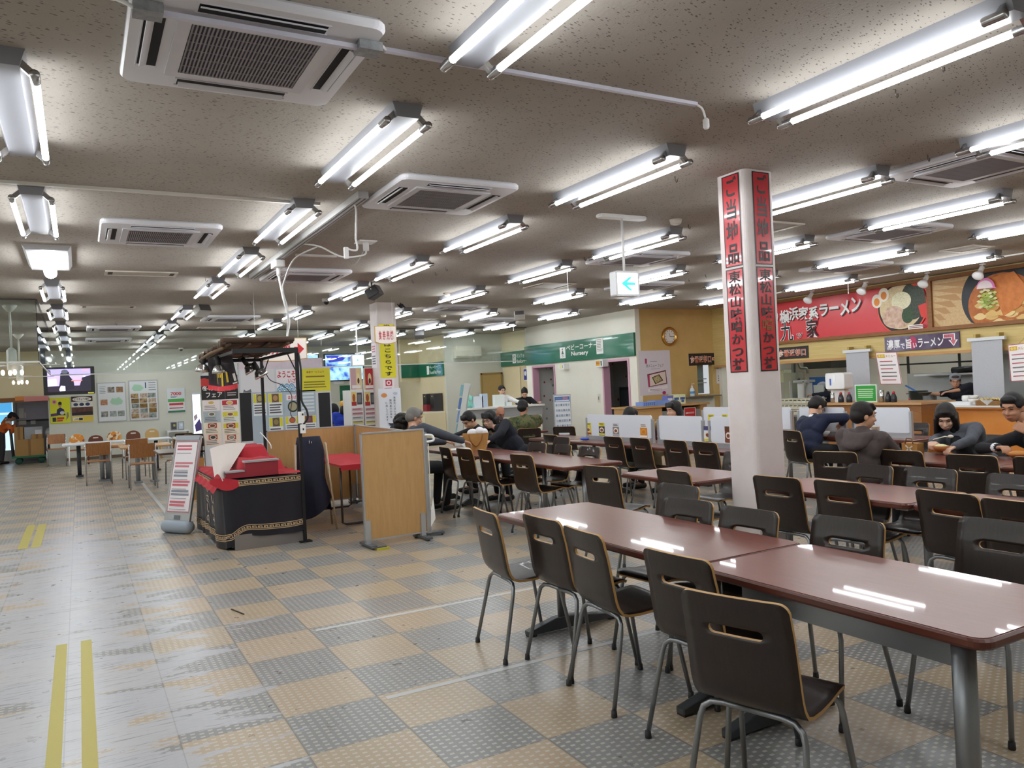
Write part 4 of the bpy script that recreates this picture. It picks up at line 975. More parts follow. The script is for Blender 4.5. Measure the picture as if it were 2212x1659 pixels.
# leaflet rack leaning left of the counter
c = PY(985, 925, 13.6); t = thing('leaflet_rack', 'slanted white rack full of blue leaflets left of the information counter', 'rack', (PY(968, 938, 13.6).x+.1, 13.6, 0), -.5); R = Matrix.Rotation(.2, 4, 'Y')
mb = MB(); mb.T = R; mb.use(M('#d7dad6', .4)).bb(-.03, .0, -.25, .25, .2, 1.55).bb(-.04, .06, -.27, -.24, .1, 1.6).bb(-.04, .06, .24, .27, .1, 1.6); mb.build('frame', t); MB().use(M('#c9ccc9', .4)).bb(-.2, .3, -.27, .27, 0, .12).build('foot', t)
lc = ['#7fa3d6', '#c7d9ee', '#e4e9f0', '#5b86c8', '#d7a0b0', '#8fc0c8']; rr = random.Random(5)
for i in range(5):
    for j in range(3):
        mb = MB(); mb.T = R; y = -.22+.15*j; z = .35+.25*i; mb.use(M(lc[rr.randrange(6)], .4)).bb(-.06-.01*i, -.045, y, y+.13, z, z+.21).use(M(lc[rr.randrange(6)], .4)).bb(-.062-.01*i, -.06-.01*i, y+.01, y+.12, z+.1, z+.2); mb.build('leaflet_stack', t)
# water alcove and its sign
AX = 9.0; mb = MB(); y1, y0 = PX(907, 792, AX).y, PX(970, 780, AX).y; y0 = max(y0, 20.1); zt, zb = PX(970, 779, AX).z, PX(970, 810, AX).z; xl = PY(866, 795, min(y1, 23.4)).x; y1 = min(y1, 23.4)
mb.use(green).bb(AX-.05, AX-.002, y0, y1, zb, zt).bb(xl, AX-.05, y1-.04, y1, zb, zt); sh = Sheet((AX-.05, y1, zt), (0, y0-y1, 0), (0, 0, zb-zt), (-1, 0, 0), mb)
sh.r(.36, .22, .46, .85, '#eef0ee'); sh.t('ティーサービス', .48, .2, .93, .5, '#f0f2f0', .015); sh.t('Tea and Hot Water', .48, .58, .93, .84, '#f0f2f0', .015)
tag(mb.build('wall_sign'), 'green tea service sign bent round the corner of the water alcove', 'sign')
struct('wall_alcove_front', MB().use(wall_cream).bb(xl, AX, y1+.02, y1+.12, zb-.1, CE))
for k, px in enumerate((932, 958)):
    p = PX(px, 895, AX-.3); t = thing('water_dispenser', 'dark tea dispenser in the alcove, %s of the two' % ('left' if k == 0 else 'right'), 'dispenser', (AX-.16, (20.95, 20.4)[k], .861), 0, 'tea dispensers')
    MB().use(M('#3b3a3c', .35)).bb(-.12, .14, -.13, .13, .0, .5).build('body', t); MB().use(M('#1d1c1e', .3)).bb(-.125, -.12, -.09, .09, .08, .34).build('recess', t); MB().use(M('#e6d84a', .4)).bb(-.126, -.12, -.03, .03, .41, .44).build('lamp_button', t)
ym = 20.67
tag(MB().use(M('#8c2430', .5)).bb(AX-.4, AX-.25, ym-.14, ym+.14, .862, 1.05).build('box'), 'dark red box between the two tea dispensers', 'box')
t = thing('service_counter', 'cream counter carrying the tea dispensers', 'counter', (AX-.3, (y0+y1)/2, 0)); MB().use(wall_cream).bb(-.35, .29, -(y1-y0)/2+.02, (y1-y0)/2-.1, 0, .82).build('body', t); MB().use(M('#efe6cf', .4)).bb(-.4, .29, -(y1-y0)/2+.02, (y1-y0)/2-.1, .82, .86).build('top', t)
o = MB().use(M('#a98a5c', .5)).bb(PY(877, 830, YB-.03).x, PY(900, 830, YB-.03).x, YB-.03, YB-.002, 0, 1.95).build('door_5'); o['kind'] = 'structure'
# ============================================================ mustard wall
WY = 13.298
def wsheet(name, label, cat, tl, br, base='#e9e7e4', th=.006, P=WY, pl='Y', group=None):
    mb = MB(); sh = board(mb, pl, P-th, tl, br, th-.001, M(base, .5)); return mb, sh, (name, label, cat, group)
mb, sh, inf = wsheet('poster', 'white poster of a boxed meal on the mustard wall', 'poster', (1379, 758), (1451, 851), '#ddd6de')
sh.r(.19, .18, .25, .29, '#b83a78'); sh.t('新メニュー フェア', .22, .3, .78, .38, '#4a4650', .0); sh.lines(.35, .24, .58, .26, 1, '#8b8690'); sh.lines(.36, .41, .66, .43, 1, '#a49fa8')
sh.poly([(.24, .53), (.84, .45), (.87, .76), (.26, .82)], '#6b2440'); sh.poly([(.29, .55), (.82, .48), (.84, .74), (.31, .8)], '#e2d3c8'); sh.poly([(.38, .6), (.62, .54), (.74, .68), (.48, .76)], '#2c1d16'); sh.poly([(.41, .61), (.6, .56), (.7, .67), (.5, .74)], mottled('bento_food', '#e0cf9a', '#6e5a2c', 40, .6)); sh.r(.26, .54, .31, .8, '#b8386a')
sh.poly([(.24, .86), (.86, .79), (.88, .86), (.24, .93)], '#efe6ea'); sh.lines(.3, .87, .7, .91, 2, '#8a8490'); sh.e(.75, .96, .06, .035, '#b03070')
done(mb, inf)
def return_sign(mb, sh, arrow):
    sh.r(.0, .0, 1, 1, '#2a2022')
    for i, chx in enumerate('食器返却口'):
        a = .05+(.145 if arrow else .183)*i; b = a+(.14 if arrow else .172)
        sh.t(chx, a, .2, b, .8, '#f2ebe2', .045); sh.t(chx, a, .2, b, .8, '#c8562a', .012)
    if arrow:
        for g, c in ((0, '#f2ebe2'), (.02, '#d8782a')): sh.poly([(.79+g, .38+g*2), (.89, .38+g*2), (.89, .16+g*4), (.985-g, .5), (.89, .84-g*4), (.89, .62-g*2), (.79+g, .62-g*2)], c)
mb, sh, inf = wsheet('wall_sign', 'dark return sign with an orange arrow on the mustard wall', 'sign', (1487, 764), (1551.5, 787.5)); return_sign(mb, sh, True); done(mb, inf)
mb, sh, inf = wsheet('notice', 'white notice with red heading beside the pillar on the mustard wall', 'notice', (1547, 797), (1580, 827), '#e2dadb'); sh.e(.5, .22, .35, .14, '#c64a50'); sh.lines(.1, .46, .92, .9, 3, '#5a5355', .4, .1, 2); done(mb, inf)
c = PY(1445, 727, WY); t = thing('wall_clock', 'round gold rimmed clock on the mustard wall', 'clock', c); R_ = abs(PY(1461, 727, WY).x-c.x)
MB().use(M('#c99a4a', .25, .85), True).lathe([(R_*.7, -.02), (R_*.78, -.05), (R_*.92, -.055), (R_, -.03), (R_, 0)], (0, 0, 0), 32, 'y').build('rim', t)
mb = MB().use(M('#efe9df', .4)).lathe([(R_*.74, -.012), (R_*.74, -.008)], (0, 0, 0), 28, 'y'); sh = Sheet((-R_, -.022, R_), (2*R_, 0, 0), (0, 0, -2*R_), (0, -1, 0), mb); sh.e(.5, .5, .37, .37, '#f0ebe2', 28)
for k in range(12): a = k*PI/6; sh.e(.5+.29*math.sin(a), .5-.29*math.cos(a), .022, .03, '#3a3632', 6)
mb.build('dial', t)
mb = MB(); sh = Sheet((-R_, -.026, R_), (2*R_, 0, 0), (0, 0, -2*R_), (0, -1, 0), mb); sh.k = 4; sh.poly([(.5, .49), (.46, .32), (.48, .31), (.52, .49)], '#2b2724'); sh.poly([(.49, .49), (.8, .52), (.8, .54), (.49, .52)], '#2b2724'); mb.build('hands', t)
c = PY(1561, 692, 13.1); t = thing('wall_speaker', 'white loudspeaker high on the mustard wall beside the pillar', 'speaker', (c.x, 13.1, c.z-.12)); MB().use(white_pl).prism(rrect(-.085, .085, 0, .26, .02), -.07, .09, 'y').build('cabinet', t); MB().use(M('#bcbcbc', .7)).lathe([(.055, -.074), (.055, -.07)], (0, 0, .16), 18, 'y').build('grille', t); MB().use(white_pl).bb(-.03, .03, .09, .197, .1, .14).bb(-.08, -.02, .0, .06, -.09, -.02).build('bracket', t)
# hatch sill and what stands on it
tag(MB().use(M('#8e8478', .35, .5)).bb(PY(1484, 860, 13.1).x, 12.6, 13.05, 13.299, 1.035, 1.06).build('shelf'), 'narrow steel ledge under the return hatch', 'shelf')
tag(MB().use(M('#e3dccb', .5)).bb(PY(1484, 860, 13.1).x+.15, 12.6, 13.285, 13.299, .2, 1.03).build('wall_panel'), 'cream panel under the return hatch ledge', 'panel')
p = PY(1496, 860, 13.15); t = thing('pump_bottle', 'clear hand sanitizer pump bottle left of the return hatch', 'bottle', (p.x, 13.15, 1.06)); MB().use(M('#dfe6ec', .12), True).lathe([(.05, 0), (.055, .01), (.055, .15), (.03, .19), (.018, .2)], (0, 0, 0), 16).build('body', t); MB().use(white_pl, True).lathe([(.02, .2), (.02, .23), (.006, .235), (.006, .27)], (0, 0, 0), 10).use(white_pl).box((.03, 0, .275), (.08, .016, .012)).build('pump', t); MB().use(M('#5a9fd8')).lathe([(.0555, .06), (.056, .11)], (0, 0, 0), 16).build('label_band', t)
mb = MB().use(M('#9fb2b8', .4, .3)).bb(h0.x, h1.x, 13.6, 13.62, 1.1, 1.9).use(M('#c8d4d6', .3, .4)).bb(h0.x, h1.x, 13.5, 13.6, 1.42, 1.44).bb(h0.x, h1.x, 13.5, 13.6, 1.33, 1.35); tag(mb.build('steel_rack'), 'steel rack seen through the return hatch', 'rack')
# oak tray station
TY = 12.55; a, b = PY(1367, 878, TY-.2), PY(1531, 868, TY-.2); t = thing('tray_station', 'oak tray counter below the boxed meal poster', 'counter', ((a.x+b.x)/2, TY+.12, 0)); w = (b.x-a.x)/2
station = wood('station_oak', '#b48a55', '#c49a66', 0, .45)
MB().use(station).bb(-w, w, -.35, .4, .905, .94).build('top', t); MB().use(station).bb(-w+.04, -w+.75, -.3, .36, 0, .905).bb(w-.22, w-.04, -.3, .36, 0, .905).bb(-w+.75, w-.22, .2, .36, 0, .905).build('body', t); MB().use(M('#8a8684', .6)).bb(-w+.75, w-.22, -.28, .2, .62, .82).bb(-w+.75, w-.22, -.3, .2, .55, .6).build('shelf_panel', t)
sx_ = (a.x+b.x)/2
mb = MB(); p, q = PY(1478, 881, TY-.19), PY(1504, 903, TY-.19); sh = Sheet((p.x, TY-.18, p.z), (q.x-p.x, 0, 0), (0, 0, q.z-p.z), (0, -1, 0), mb); sh.r(0, 0, 1, 1, '#e2d0cc'); sh.r(.05, .05, .95, .95, '#c02c2c'); sh.e(.22, .5, .1, .07, '#e7dfe4'); sh.lines(.14, .42, .88, .6, 2, '#d9b8b8', .5, .1, 3); tag(mb.build('notice'), 'red square notice on the front of the oak tray counter', 'notice')
for k, (x0, x1, z1, lab) in enumerate(((1381, 1406, .085, 'blue perforated cutlery basket on the oak tray counter'), (1407, 1438, .1, 'blue plastic tray beside the perforated basket'))):
    p, q = PY(x0, 872, TY), PY(x1, 872, TY); mb = MB().use(M('#7d9bd8', .4)); ww = .008
    mb.bb(p.x, q.x, TY-.12, TY+.12, .941, .949).bb(p.x, q.x, TY-.12, TY-.12+ww, .949, .94+z1).bb(p.x, q.x, TY+.112, TY+.12, .949, .94+z1).bb(p.x, p.x+ww, TY-.112, TY+.112, .949, .94+z1).bb(q.x-ww, q.x, TY-.112, TY+.112, .949, .94+z1)
    if k == 0:
        mb.use(M('#4a66a8'))
        for i in range(6): mb.bb(p.x+.02+.05*i, p.x+.045+.05*i, TY-.1215, TY-.12, .96, .98).bb(p.x+.02+.05*i, p.x+.045+.05*i, TY-.1215, TY-.12, .99, 1.01)
    tag(mb.build('tray'), lab, 'tray')
for k, (x0, x1, z1, c1, c2, lab) in enumerate(((1436, 1449, .19, '#6d70b0', '#d8dbe8', 'violet paper napkin box on the oak tray counter'), (1450, 1463, .2, '#e4e6c0', '#3c5a9a', 'yellow and blue carton left of its twin'), (1463, 1476, .2, '#dfe2b4', '#46609a', 'yellow and blue carton at the end of the cartons'))):
    p, q = PY(x0, 872, TY), PY(x1, 872, TY); mb = MB().use(M(c1, .5)).bb(p.x, q.x-.004, TY-.08, TY+.08, .941, .94+z1); sh = Sheet((p.x, TY-.081, .94+z1), (q.x-p.x-.004, 0, 0), (0, 0, -z1), (0, -1, 0), mb); sh.r(.1, .3, .9, .55, c2); sh.e(.5, .7, .25, .14, c2); tag(mb.build('carton'), lab, 'carton', 'cartons on the tray counter')

# ============================================================ noodle sign wall and kitchen
SGX = KX-.05
def kb(x0, y0, x1, y1): return PX(x0, y0, SGX), PX(x1, y1, SGX)
Z1, Z0 = 2.97, 2.07
yL, yM, yR = 12.7, PX(2010, 660, SGX).y, 4.9
t = thing('picture_rack', 'long brown wooden frame holding the noodle picture panels', 'sign frame', (KX-.03, (yL+yR)/2, Z0)); oy = (yL+yR)/2
mb = MB().use(frame_wood)
for y0, y1, z0, z1 in ((yR, yL, 0, .06), (yR, yL, Z1-Z0-.06, Z1-Z0), (yM-.04, yM+.04, .06, Z1-Z0-.06), (yL-.06, yL, .06, Z1-Z0-.06), (yR, yR+.06, .06, Z1-Z0-.06)): mb.bb(-.06, .029, y0-oy, y1-oy, z0, z1)
mb.build('rails', t)
zi1, zi0 = Z1-.06, Z0+.06
food = lambda nm, a, b, s=25: mottled(nm, a, b, s, .5, .02)
mb = MB(); zi1 -= .003; zi0 += .003
sh = Sheet((SGX, yL-.063, zi1), (0, -(yL-.06-yM-.046), 0), (0, 0, zi0-zi1), (-1, 0, 0), mb); sh.k = 0
sh.r(0, 0, 1, 1, M('#d2202c', .3)); S = lambda x, y: sq(sh, 'X', SGX, x, y)
txt = 'こってり横浜家系ラーメン'; A = S(1845, 690); Bp = S(1862, 638); x_end = S(1861, 640)[0]; x_beg = S(1676, 690)[0]; x0_ = x_beg-(x_end-x_beg)*.42
for i, chx in enumerate(txt):
    a = x0_+(x_end-x0_)*i/len(txt); b = a+(x_end-x0_)/len(txt)*1.02; dy = .03*math.sin(i*2.1); big = .08 if i > 8 else 0
    sh.t(chx, a+.004, .17+dy-big+.03, b+.004, .52+dy+.03, '#2a1416', .03); sh.t(chx, a, .17+dy-big, b, .52+dy, '#f4f0ee', .03)
for i, chx in enumerate('九ッ家'):
    q0 = S((1686, 1719, 1741)[i], (696, 716, 690)[i]); q1 = S((1716, 1738, 1770)[i], (737, 730, 729)[i]); sh.t(chx, q0[0], q0[1], q1[0], q1[1], '#f3ecea', .045); sh.t(chx, q0[0], q0[1], q1[0], q1[1], '#141012', .012)
c = S(1949, 662); rx = S(2000, 640)[0]-c[0]; ry = .56
clip = lambda pts: [(min(max(x, 0), .999), min(max(y, .0), 1)) for x, y in pts]
def disc(cx, cy, rx, ry, c_, seg=40): sh.poly(clip([(cx+rx*math.cos(2*PI*k/seg), cy+ry*math.sin(2*PI*k/seg)) for k in range(seg)]), c_)
disc(c[0], c[1]+.02, rx*1.08, .60, '#e4523a'); disc(c[0], c[1]+.02, rx*1.03, .575, '#1c1514'); disc(c[0]-.004, c[1]+.01, rx*.92, .50, food('broth', '#e2cfa8', '#cdb488'))
disc(c[0]+rx*.5, c[1]-.1, rx*.52, .42, food('nori', '#1d2620', '#46523f', 60)); disc(c[0]+.0, c[1]-.13, rx*.42, .2, food('cabbage', '#efe9cf', '#cfc79a', 40)); disc(c[0]-rx*.35, c[1]+.22, rx*.5, .25, food('pork', '#e3c9b6', '#b98d74', 14)); disc(c[0]-rx*.1, c[1]+.36, rx*.4, .12, food('pork', '#e3c9b6', '#b98d74', 14)); disc(c[0]+rx*.25, c[1]+.22, rx*.25, .17, food('spinach', '#1f3322', '#3b5a34', 50))
for px_, py_ in ((1896, 651), (1911, 637)):
    e = S(px_, py_); disc(e[0], e[1], rx*.23, .16, '#f1e9da'); disc(e[0], e[1]+.02, rx*.13, .09, '#e0852e')
e = S(1980, 708); sh.r(e[0]-.03, e[1]-.07, min(e[0]+.05, .98), e[1]+.03, '#efe9e6'); sh.lines(e[0]-.025, e[1]-.05, e[0]+.045, e[1]+.02, 2, '#8a5a5a', .5, .1)
sh.poly([(.965, .5), (1, .45), (1, .8), (.975, .75)], '#d8362c'); sh.poly([(.94, 0), (1, 0), (1, .08), (.95, .05)], '#e04a30')
tag(mb.build('noodle_panel'), 'red sign panel with white noodle lettering and a ramen bowl picture', 'sign')
mb = MB(); y0_, y1_ = yM-.043, yR+.063; sh = Sheet((SGX, y0_, zi1), (0, y1_-y0_, 0), (0, 0, zi0-zi1), (-1, 0, 0), mb); sh.k = 0
sh.r(0, 0, 1, 1, food('mat_weave', '#d8b98a', '#c5a06c', 30)); c = S(2150, 640); cx, cy = c; rx = S(2200, 640)[0]-cx
for k in range(7): sh.poly(clip([(.0+.03*k, 1-.13*k), (.04+.03*k, 1-.13*k), (.01+.03*k, .86-.13*k), (0, .86-.13*k)]), '#b98d5a')
disc(cx+rx*.55, cy+.0, rx*2.1, .82, '#23282e', 60); disc(cx+rx*.3, cy+.16, rx*1.55, .62, food('udon_broth', '#c9762f', '#a5561f', 12), 60)
for k in range(26):
    a = k*2.4; rr_ = .2+.8*((k*37) % 26)/26; x = cx+rx*.35+rx*1.35*rr_*math.cos(a); y = cy+.2+.5*rr_*math.sin(a); sh.poly(clip([(x+.035*math.cos(b*.6)*(1 if b < 6 else .6), y+.09*math.sin(b*.6)*(1 if b < 6 else .6)) for b in range(11)]), ('#e8c98a', '#dcb56e', '#c98f48')[k % 3])
sh.poly(clip([(cx-.01, cy-.38), (cx+rx*.9, cy-.45), (cx+rx*1.5, cy-.05), (cx+rx*1.1, cy+.25), (cx+rx*.35, cy+.42), (cx+rx*.1, cy+.05)]), food('fried_tofu', '#d98238', '#c06a24', 9))
for k in range(60):
    a = k*1.7; rr_ = ((k*29) % 60)/60; x = cx-rx*.30+rx*.42*rr_*math.cos(a); y = cy+.03+.25*rr_*math.sin(a); sh.poly(clip([(x-.012, y), (x, y-.03), (x+.014, y), (x, y+.03)]), ('#a8b848', '#c7cf7c', '#8c9c3a', '#d9d6a0')[k % 4])
k1 = S(2134, 617); sh.poly(clip([(k1[0]+rx*.42*math.cos(PI+PI*q/12), k1[1]+.05+.2*math.sin(PI+PI*q/12)) for q in range(13)]+[(k1[0]+.5*rx, k1[1]+.08)]), '#e27ab8'); sh.poly(clip([(k1[0]-.004+rx*.36*math.cos(PI+PI*q/12), k1[1]+.055+.16*math.sin(PI+PI*q/12)) for q in range(13)]), '#f2e2e4')
tag(mb.build('noodle_panel'), 'sign panel with a big udon bowl picture at the right edge', 'sign')
# smaller signs under it
mb = MB(); sh = board(mb, 'X', KX-.03, (1910.5, 729), (2073.5, 750), .02, M('#4a3350', .4)); sh.k = 1
n = Nodes('plum_print'); fz = n.noise(n.pos, 2.5, 2); sh.r(0, 0, 1, 1, n.out(n.ramp(fz, [(.35, '#43284a'), (.7, '#7d7690')]), .35)); sh.e(.395, .5, .055, .42, '#b8305a')
for i, chx in enumerate('濃厚で旨いラーメン'):
    w_ = (.11, .1, .07, .11, .07, .095, .085, .1, .1)[i]; x_ = .03+sum((.11, .1, .07, .11, .07, .095, .085, .1, .1)[:i])*.93; sm = .25 if chx in 'でい' else 0
    sh.t(chx, x_, .2+sm, x_+w_*.88, .88, '#f4f2f4', .025)
for g, c_ in ((0, '#f0eef0'), (.012, '#cc6a7c')): sh.poly([(.80+g, .1+g*3), (.95-g, .1+g*3), (.95-g, .5), (.985-g*2, .5+g*2), (.93, .9-g*5), (.865+g*2, .5+g*2), (.9+g, .5), (.9+g, .38-g*3), (.80+g, .38-g*3)], c_)
sh.t('ホット', .81, .17, .885, .32, '#8a2440', .03)
tag(mb.build('wall_sign'), 'plum coloured noodle sign with a pink bent arrow over the serving opening', 'sign')
mb = MB(); sh = board(mb, 'X', KX-.02, (1677.5, 752), (1746, 772.5), .015, M('#2a2022', .5)); sh.k = 1; return_sign(mb, sh, False); tag(mb.build('wall_sign'), 'dark return sign without arrow right of the pillar', 'sign')
def blind(label, x0, x1, yt, yb, X=KX-.12):
    a, b = PX(x0, yt, X), PX(x1, yb, X); w = (a.y-b.y)/2; t = thing('roller_blind', label, 'blind', (X, (a.y+b.y)/2, b.z), 0, 'roller blinds'); h = a.z-b.z
    n_ = mottled('blind_fabric', '#b3b4ba', '#babbc1', 60, .8, .05)
    MB().use(n_).bb(-.004, .004, -w+.02, w-.02, 0, h-.03).build('fabric', t); MB().use(M('#d9dade', .4)).bb(-.03, .03, -w-.03, w+.03, h-.05, h).build('headrail', t)
    mb = MB().use(M('#b29a5a', .4, .5)).bb(-.01, .12, -w*.7-.02, -w*.7+.02, h, h+.06).bb(-.01, .12, w*.7-.02, w*.7+.02, h, h+.06); mb.build('hook', t)
blind('grey roller blind hanging beside the cup dispenser', 1825, 1884, 757, 868); blind('wide grey roller blind behind the suited person', 2095, 2174, 731, 866)
def hang_notice(label, quad, X):
    P4 = [PX(x, y, X) for x, y in quad]; mb = MB(); o = P4[0]; sh = Sheet(o, P4[1]-o, P4[3]-o, (-1, 0, 0), mb)
    mb.use(M('#e8e2e2', .5)); mb.add([p+Vector((d, 0, 0)) for d in (0, .006) for p in P4], [(0, 1, 2, 3), (7, 6, 5, 4), (0, 4, 5, 1), (1, 5, 6, 2), (2, 6, 7, 3), (3, 7, 4, 0)])
    sh.r(0, 0, 1, 1, '#b5686c'); sh.r(.03, .02, .97, .98, '#efe9ea'); sh.r(.06, .06, .42, .17, '#d9a51e'); sh.t('食券', .1, .075, .38, .155, '#e9d77c', .02); sh.t('メニュー', .45, .08, .92, .16, '#c9922a', .03)
    for i, c_ in enumerate(('#c0606a', '#6d6368', '#c0606a', '#6d6368', '#6d6368', '#c0606a')): sh.lines(.14, .27+.115*i, .9, .31+.115*i, 1, c_, .7, .25, i)
    o_ = tag(mb.build('hanging_notice'), label, 'notice'); tp = (P4[0]+P4[1])/2
    return tp
for lab, q in (('tilted white menu notice hung left over the serving counter', ((1891, 762), (1937, 760), (1949, 828), (1902, 830.5))), ('white menu notice hung at the right picture edge', ((2177, 745), (2224, 740), (2228, 822), (2184, 824.5)))):
    tp = hang_notice(lab, q, KX-.2); cable('thin_cable', 'thin cord holding the '+('left' if q[0][0] < 2000 else 'right')+' menu notice under the header', [tp, tp+Vector((.1, 0, .05)), (KX-.031, tp.y, max(tp.z+.1, KZ+.06))], .003, M('#b9a25e', .5))
# counters
t = thing('serving_counter', 'oak serving counter with cup dispenser and green board', 'counter', (11.85, 8.45, 0)); MB().use(oak).bb(-.3, .5, -.82, .95, 0, .885).build('body', t); MB().use(wood('counter_top_oak', '#b98d5c', '#c79d6c', 1, .4)).bb(-.36, .55, -.86, 1.0, .885, .92).build('top', t)
t = thing('serving_counter', 'orange fronted serving counter where the cook stands', 'counter', (12.1, 5.1, 0)); MB().use(mottled('orange_laminate', '#c9782c', '#d2863a', 2, .4, .02)).bb(-.05, .5, -4.5, 2.45, 0, .79).build('front', t); MB().use(wood('orange_ledge', '#a86228', '#b5702f', 1, .35)).bb(-.12, .55, -4.5, 2.45, .79, .82).build('top', t); MB().use(M('#dedcd8', .4)).bb(-.13, .2, 1.4, 2.45, .821, .84).build('white_strip', t)
for k, (x0, x1, lab) in enumerate(((1995, 2010, 'white notice sheet on the orange counter beside the oak counter'), (2012, 2030, 'green edged notice sheet on the orange counter'))):
    mb = MB(); a, b = PX(x0, 878, 12.04), PX(x1, 914, 12.04); sh = Sheet((12.045, a.y, min(a.z, .78)), (0, b.y-a.y, 0), (0, 0, b.z-min(a.z, .78)), (-1, 0, 0), mb); sh.k = 0; sh.r(0, 0, 1, 1, '#dfe6e2' if k == 0 else '#a8c8bc'); sh.r(.06, .04, .94, .96, '#e6e9e7'); sh.lines(.15, .1, .85, .9, 10, '#8a9098', .35, .4, k); tag(mb.build('notice'), lab, 'notice')
OX = 11.75
def cup_dispenser():
    a, b = PX(1783, 807, OX), PX(1826, 845, OX); w = (a.y-b.y)/2; t = thing('cup_dispenser', 'white upright dispenser on the oak counter', 'dispenser', (OX+.1, (a.y+b.y)/2, .92))
    MB().use(white_pl).prism(rrect(-w, w, .23, .52, .04), -.12, .12, 'x', .01).build('tank', t); MB().use(white_pl).bb(.0, .12, -w*.5, w*.9, 0, .24).build('stand', t); mb = MB().use(M('#4a6ac0')).bb(-.125, -.12, w*.35, w*.5, .3, .42).use(M('#f5f5f7', .1)).bb(-.125, -.12, -.02, .03, .36, .5); mb.build('label_strip', t)
cup_dispenser()
p = PX(1799, 868, OX-.15); tag(MB().use(M('#c9cacc', .2, .9), True).lathe([(.035, 0), (.036, .08), (.038, .085), (.036, .09), (.036, .17), (.03, .172)], (OX-.15, p.y, .92), 16).build('steel_cup'), 'steel cup stack under the white dispenser', 'cup', 'steel cups')
p = PX(1905, 868, OX-.1); tag(MB().use(M('#c9cacc', .2, .9), True).lathe([(.04, 0), (.042, .1), (.044, .105), (.042, .11), (.042, .2), (.03, .202)], (OX-.1, p.y, .92), 16).build('steel_cup'), 'steel cup stack right of the green board', 'cup', 'steel cups')
def sauce(px, cap, lab):
    p = PX(px, 868, OX-.1); t = thing('sauce_bottle', lab, 'bottle', (OX-.1, p.y, .92), 0, 'sauce bottles on the oak counter'); MB().use(M('#2a2a30', .25), True).lathe([(.045, 0), (.05, .01), (.048, .08), (.03, .13), (.022, .14)], (0, 0, 0), 16).build('body', t); MB().use(M(cap, .35), True).lathe([(.024, .14), (.024, .165), (.012, .18)], (0, 0, 0), 12).build('cap', t)
sauce(1817, '#b8343c', 'dark sauce bottle with red cap nearer the white dispenser'); sauce(1835, '#b04a60', 'dark sauce bottle with red cap left of the green board'); sauce(1919, '#33343c', 'dark sauce bottle with dark cap right of the green board'); sauce(1931, '#c03038', 'dark sauce bottle with bright red cap right of the green board')
a, b = PX(1847, 831, OX-.05), PX(1896, 868, OX-.05); t = thing('menu_board', 'green board in a white frame standing on the oak counter', 'board', (OX-.05, (a.y+b.y)/2, .92)); w = (a.y-b.y)/2; h = a.z-.92
MB().use(M('#dfe8de', .4)).bb(-.01, .03, -w, w, 0, h).build('frame', t); mb = MB(); sh = Sheet((-.011, w-.02, h-.02), (0, -2*w+.04, 0), (0, 0, -h+.04), (-1, 0, 0), mb); sh.r(0, 0, 1, 1, '#2f9a3c'); sh.lines(.1, .22, .92, .85, 5, '#bfe0b8', .4, .15, 3); mb.build('green_face', t)
# kitchen behind the opening
BX = 14.3
struct('wall_kitchen_steel', MB().use(mottled('steel_sheet', '#b4b8ba', '#c6cacb', 1.5, .35, .03, .25)).bb(BX, BX+.05, 4.0, 9.7, 0, 1.35).bb(BX, BX+.05, 4.0, 7.9, 1.35, 2.6))
t = thing('range_hood', 'steel extractor hood above the cook', 'hood', (BX-.4, 7.2, 1.62)); MB().use(M('#a6a9ab', .35, .7)).prism([(-.45, 0), (-.45, .1), (-.1, .6), (.39, .6), (.39, 0)], -.75, .7, 'y').build('canopy', t)
MB().use(M('#8c8f92', .35, .7)).bb(-.1, .39, -.3, .3, .6, CE-1.62).build('duct', t)
t = thing('kitchen_shelf', 'dark kitchen shelf with a turquoise tub and boxes', 'shelf', (14.7, 9.3, 0)); MB().use(M('#3c4042', .5, .5)).bb(-.2, .2, -.75, .8, 1.52, 1.55).bb(-.2, .2, -.75, .8, 1.86, 1.88).build('boards', t)
for y in (-.72, -.3, .77): MB().use(M('#55595c', .4, .6)).bb(.17, .2, y-.02, y+.02, 0, 2.2).build('post', t)
tag(MB().use(M('#5fb4c0', .35)).lathe([(.16, 0), (.2, .02), (.22, .16)], (14.68, 9.3, 1.881), 18).build('tub'), 'turquoise tub on the kitchen shelf', 'tub'); tag(MB().use(M('#b85a78', .5)).bb(14.55, 14.85, 8.62, 8.92, 1.881, 2.04).build('box'), 'pink box beside the turquoise tub', 'box')
tag(MB().use(M('#2c3033', .3, .6), True).tube([(14.0, 7.95, 1.4), (14.0, 8.6, 1.38)], .06, 12).use(M('#d8dadd', .3, .8)).bb(13.9, BX-.001, 7.95, 9.3, 1.3, 1.33).build('grill_lamp'), 'dark tubular grill lamp over the steel edge', 'lamp')
tag(MB().use(M('#e3e0d6', .4)).bb(BX-.02, BX-.002, 7.62, 7.76, 1.18, 1.36).use(M('#3a3c3c')).bb(BX-.024, BX-.02, 7.66, 7.72, 1.22, 1.27).build('wall_socket'), 'cream wall socket on the steel kitchen wall', 'socket')
t = thing('refrigerator', 'grey steel refrigerator behind the cook', 'refrigerator', (BX-.3, 6.0, 0)); MB().use(M('#8c9094', .4, .5)).bb(-.28, .29, -.4, .35, 0, 1.55).build('body', t); MB().use(M('#a9bcb4', .3)).bb(-.3, -.28, -.4, .35, 1.5, 1.58).build('top_trim', t); MB().use(M('#35383b', .5)).bb(-.29, -.28, .27, .33, .3, 1.5).build('handle', t)
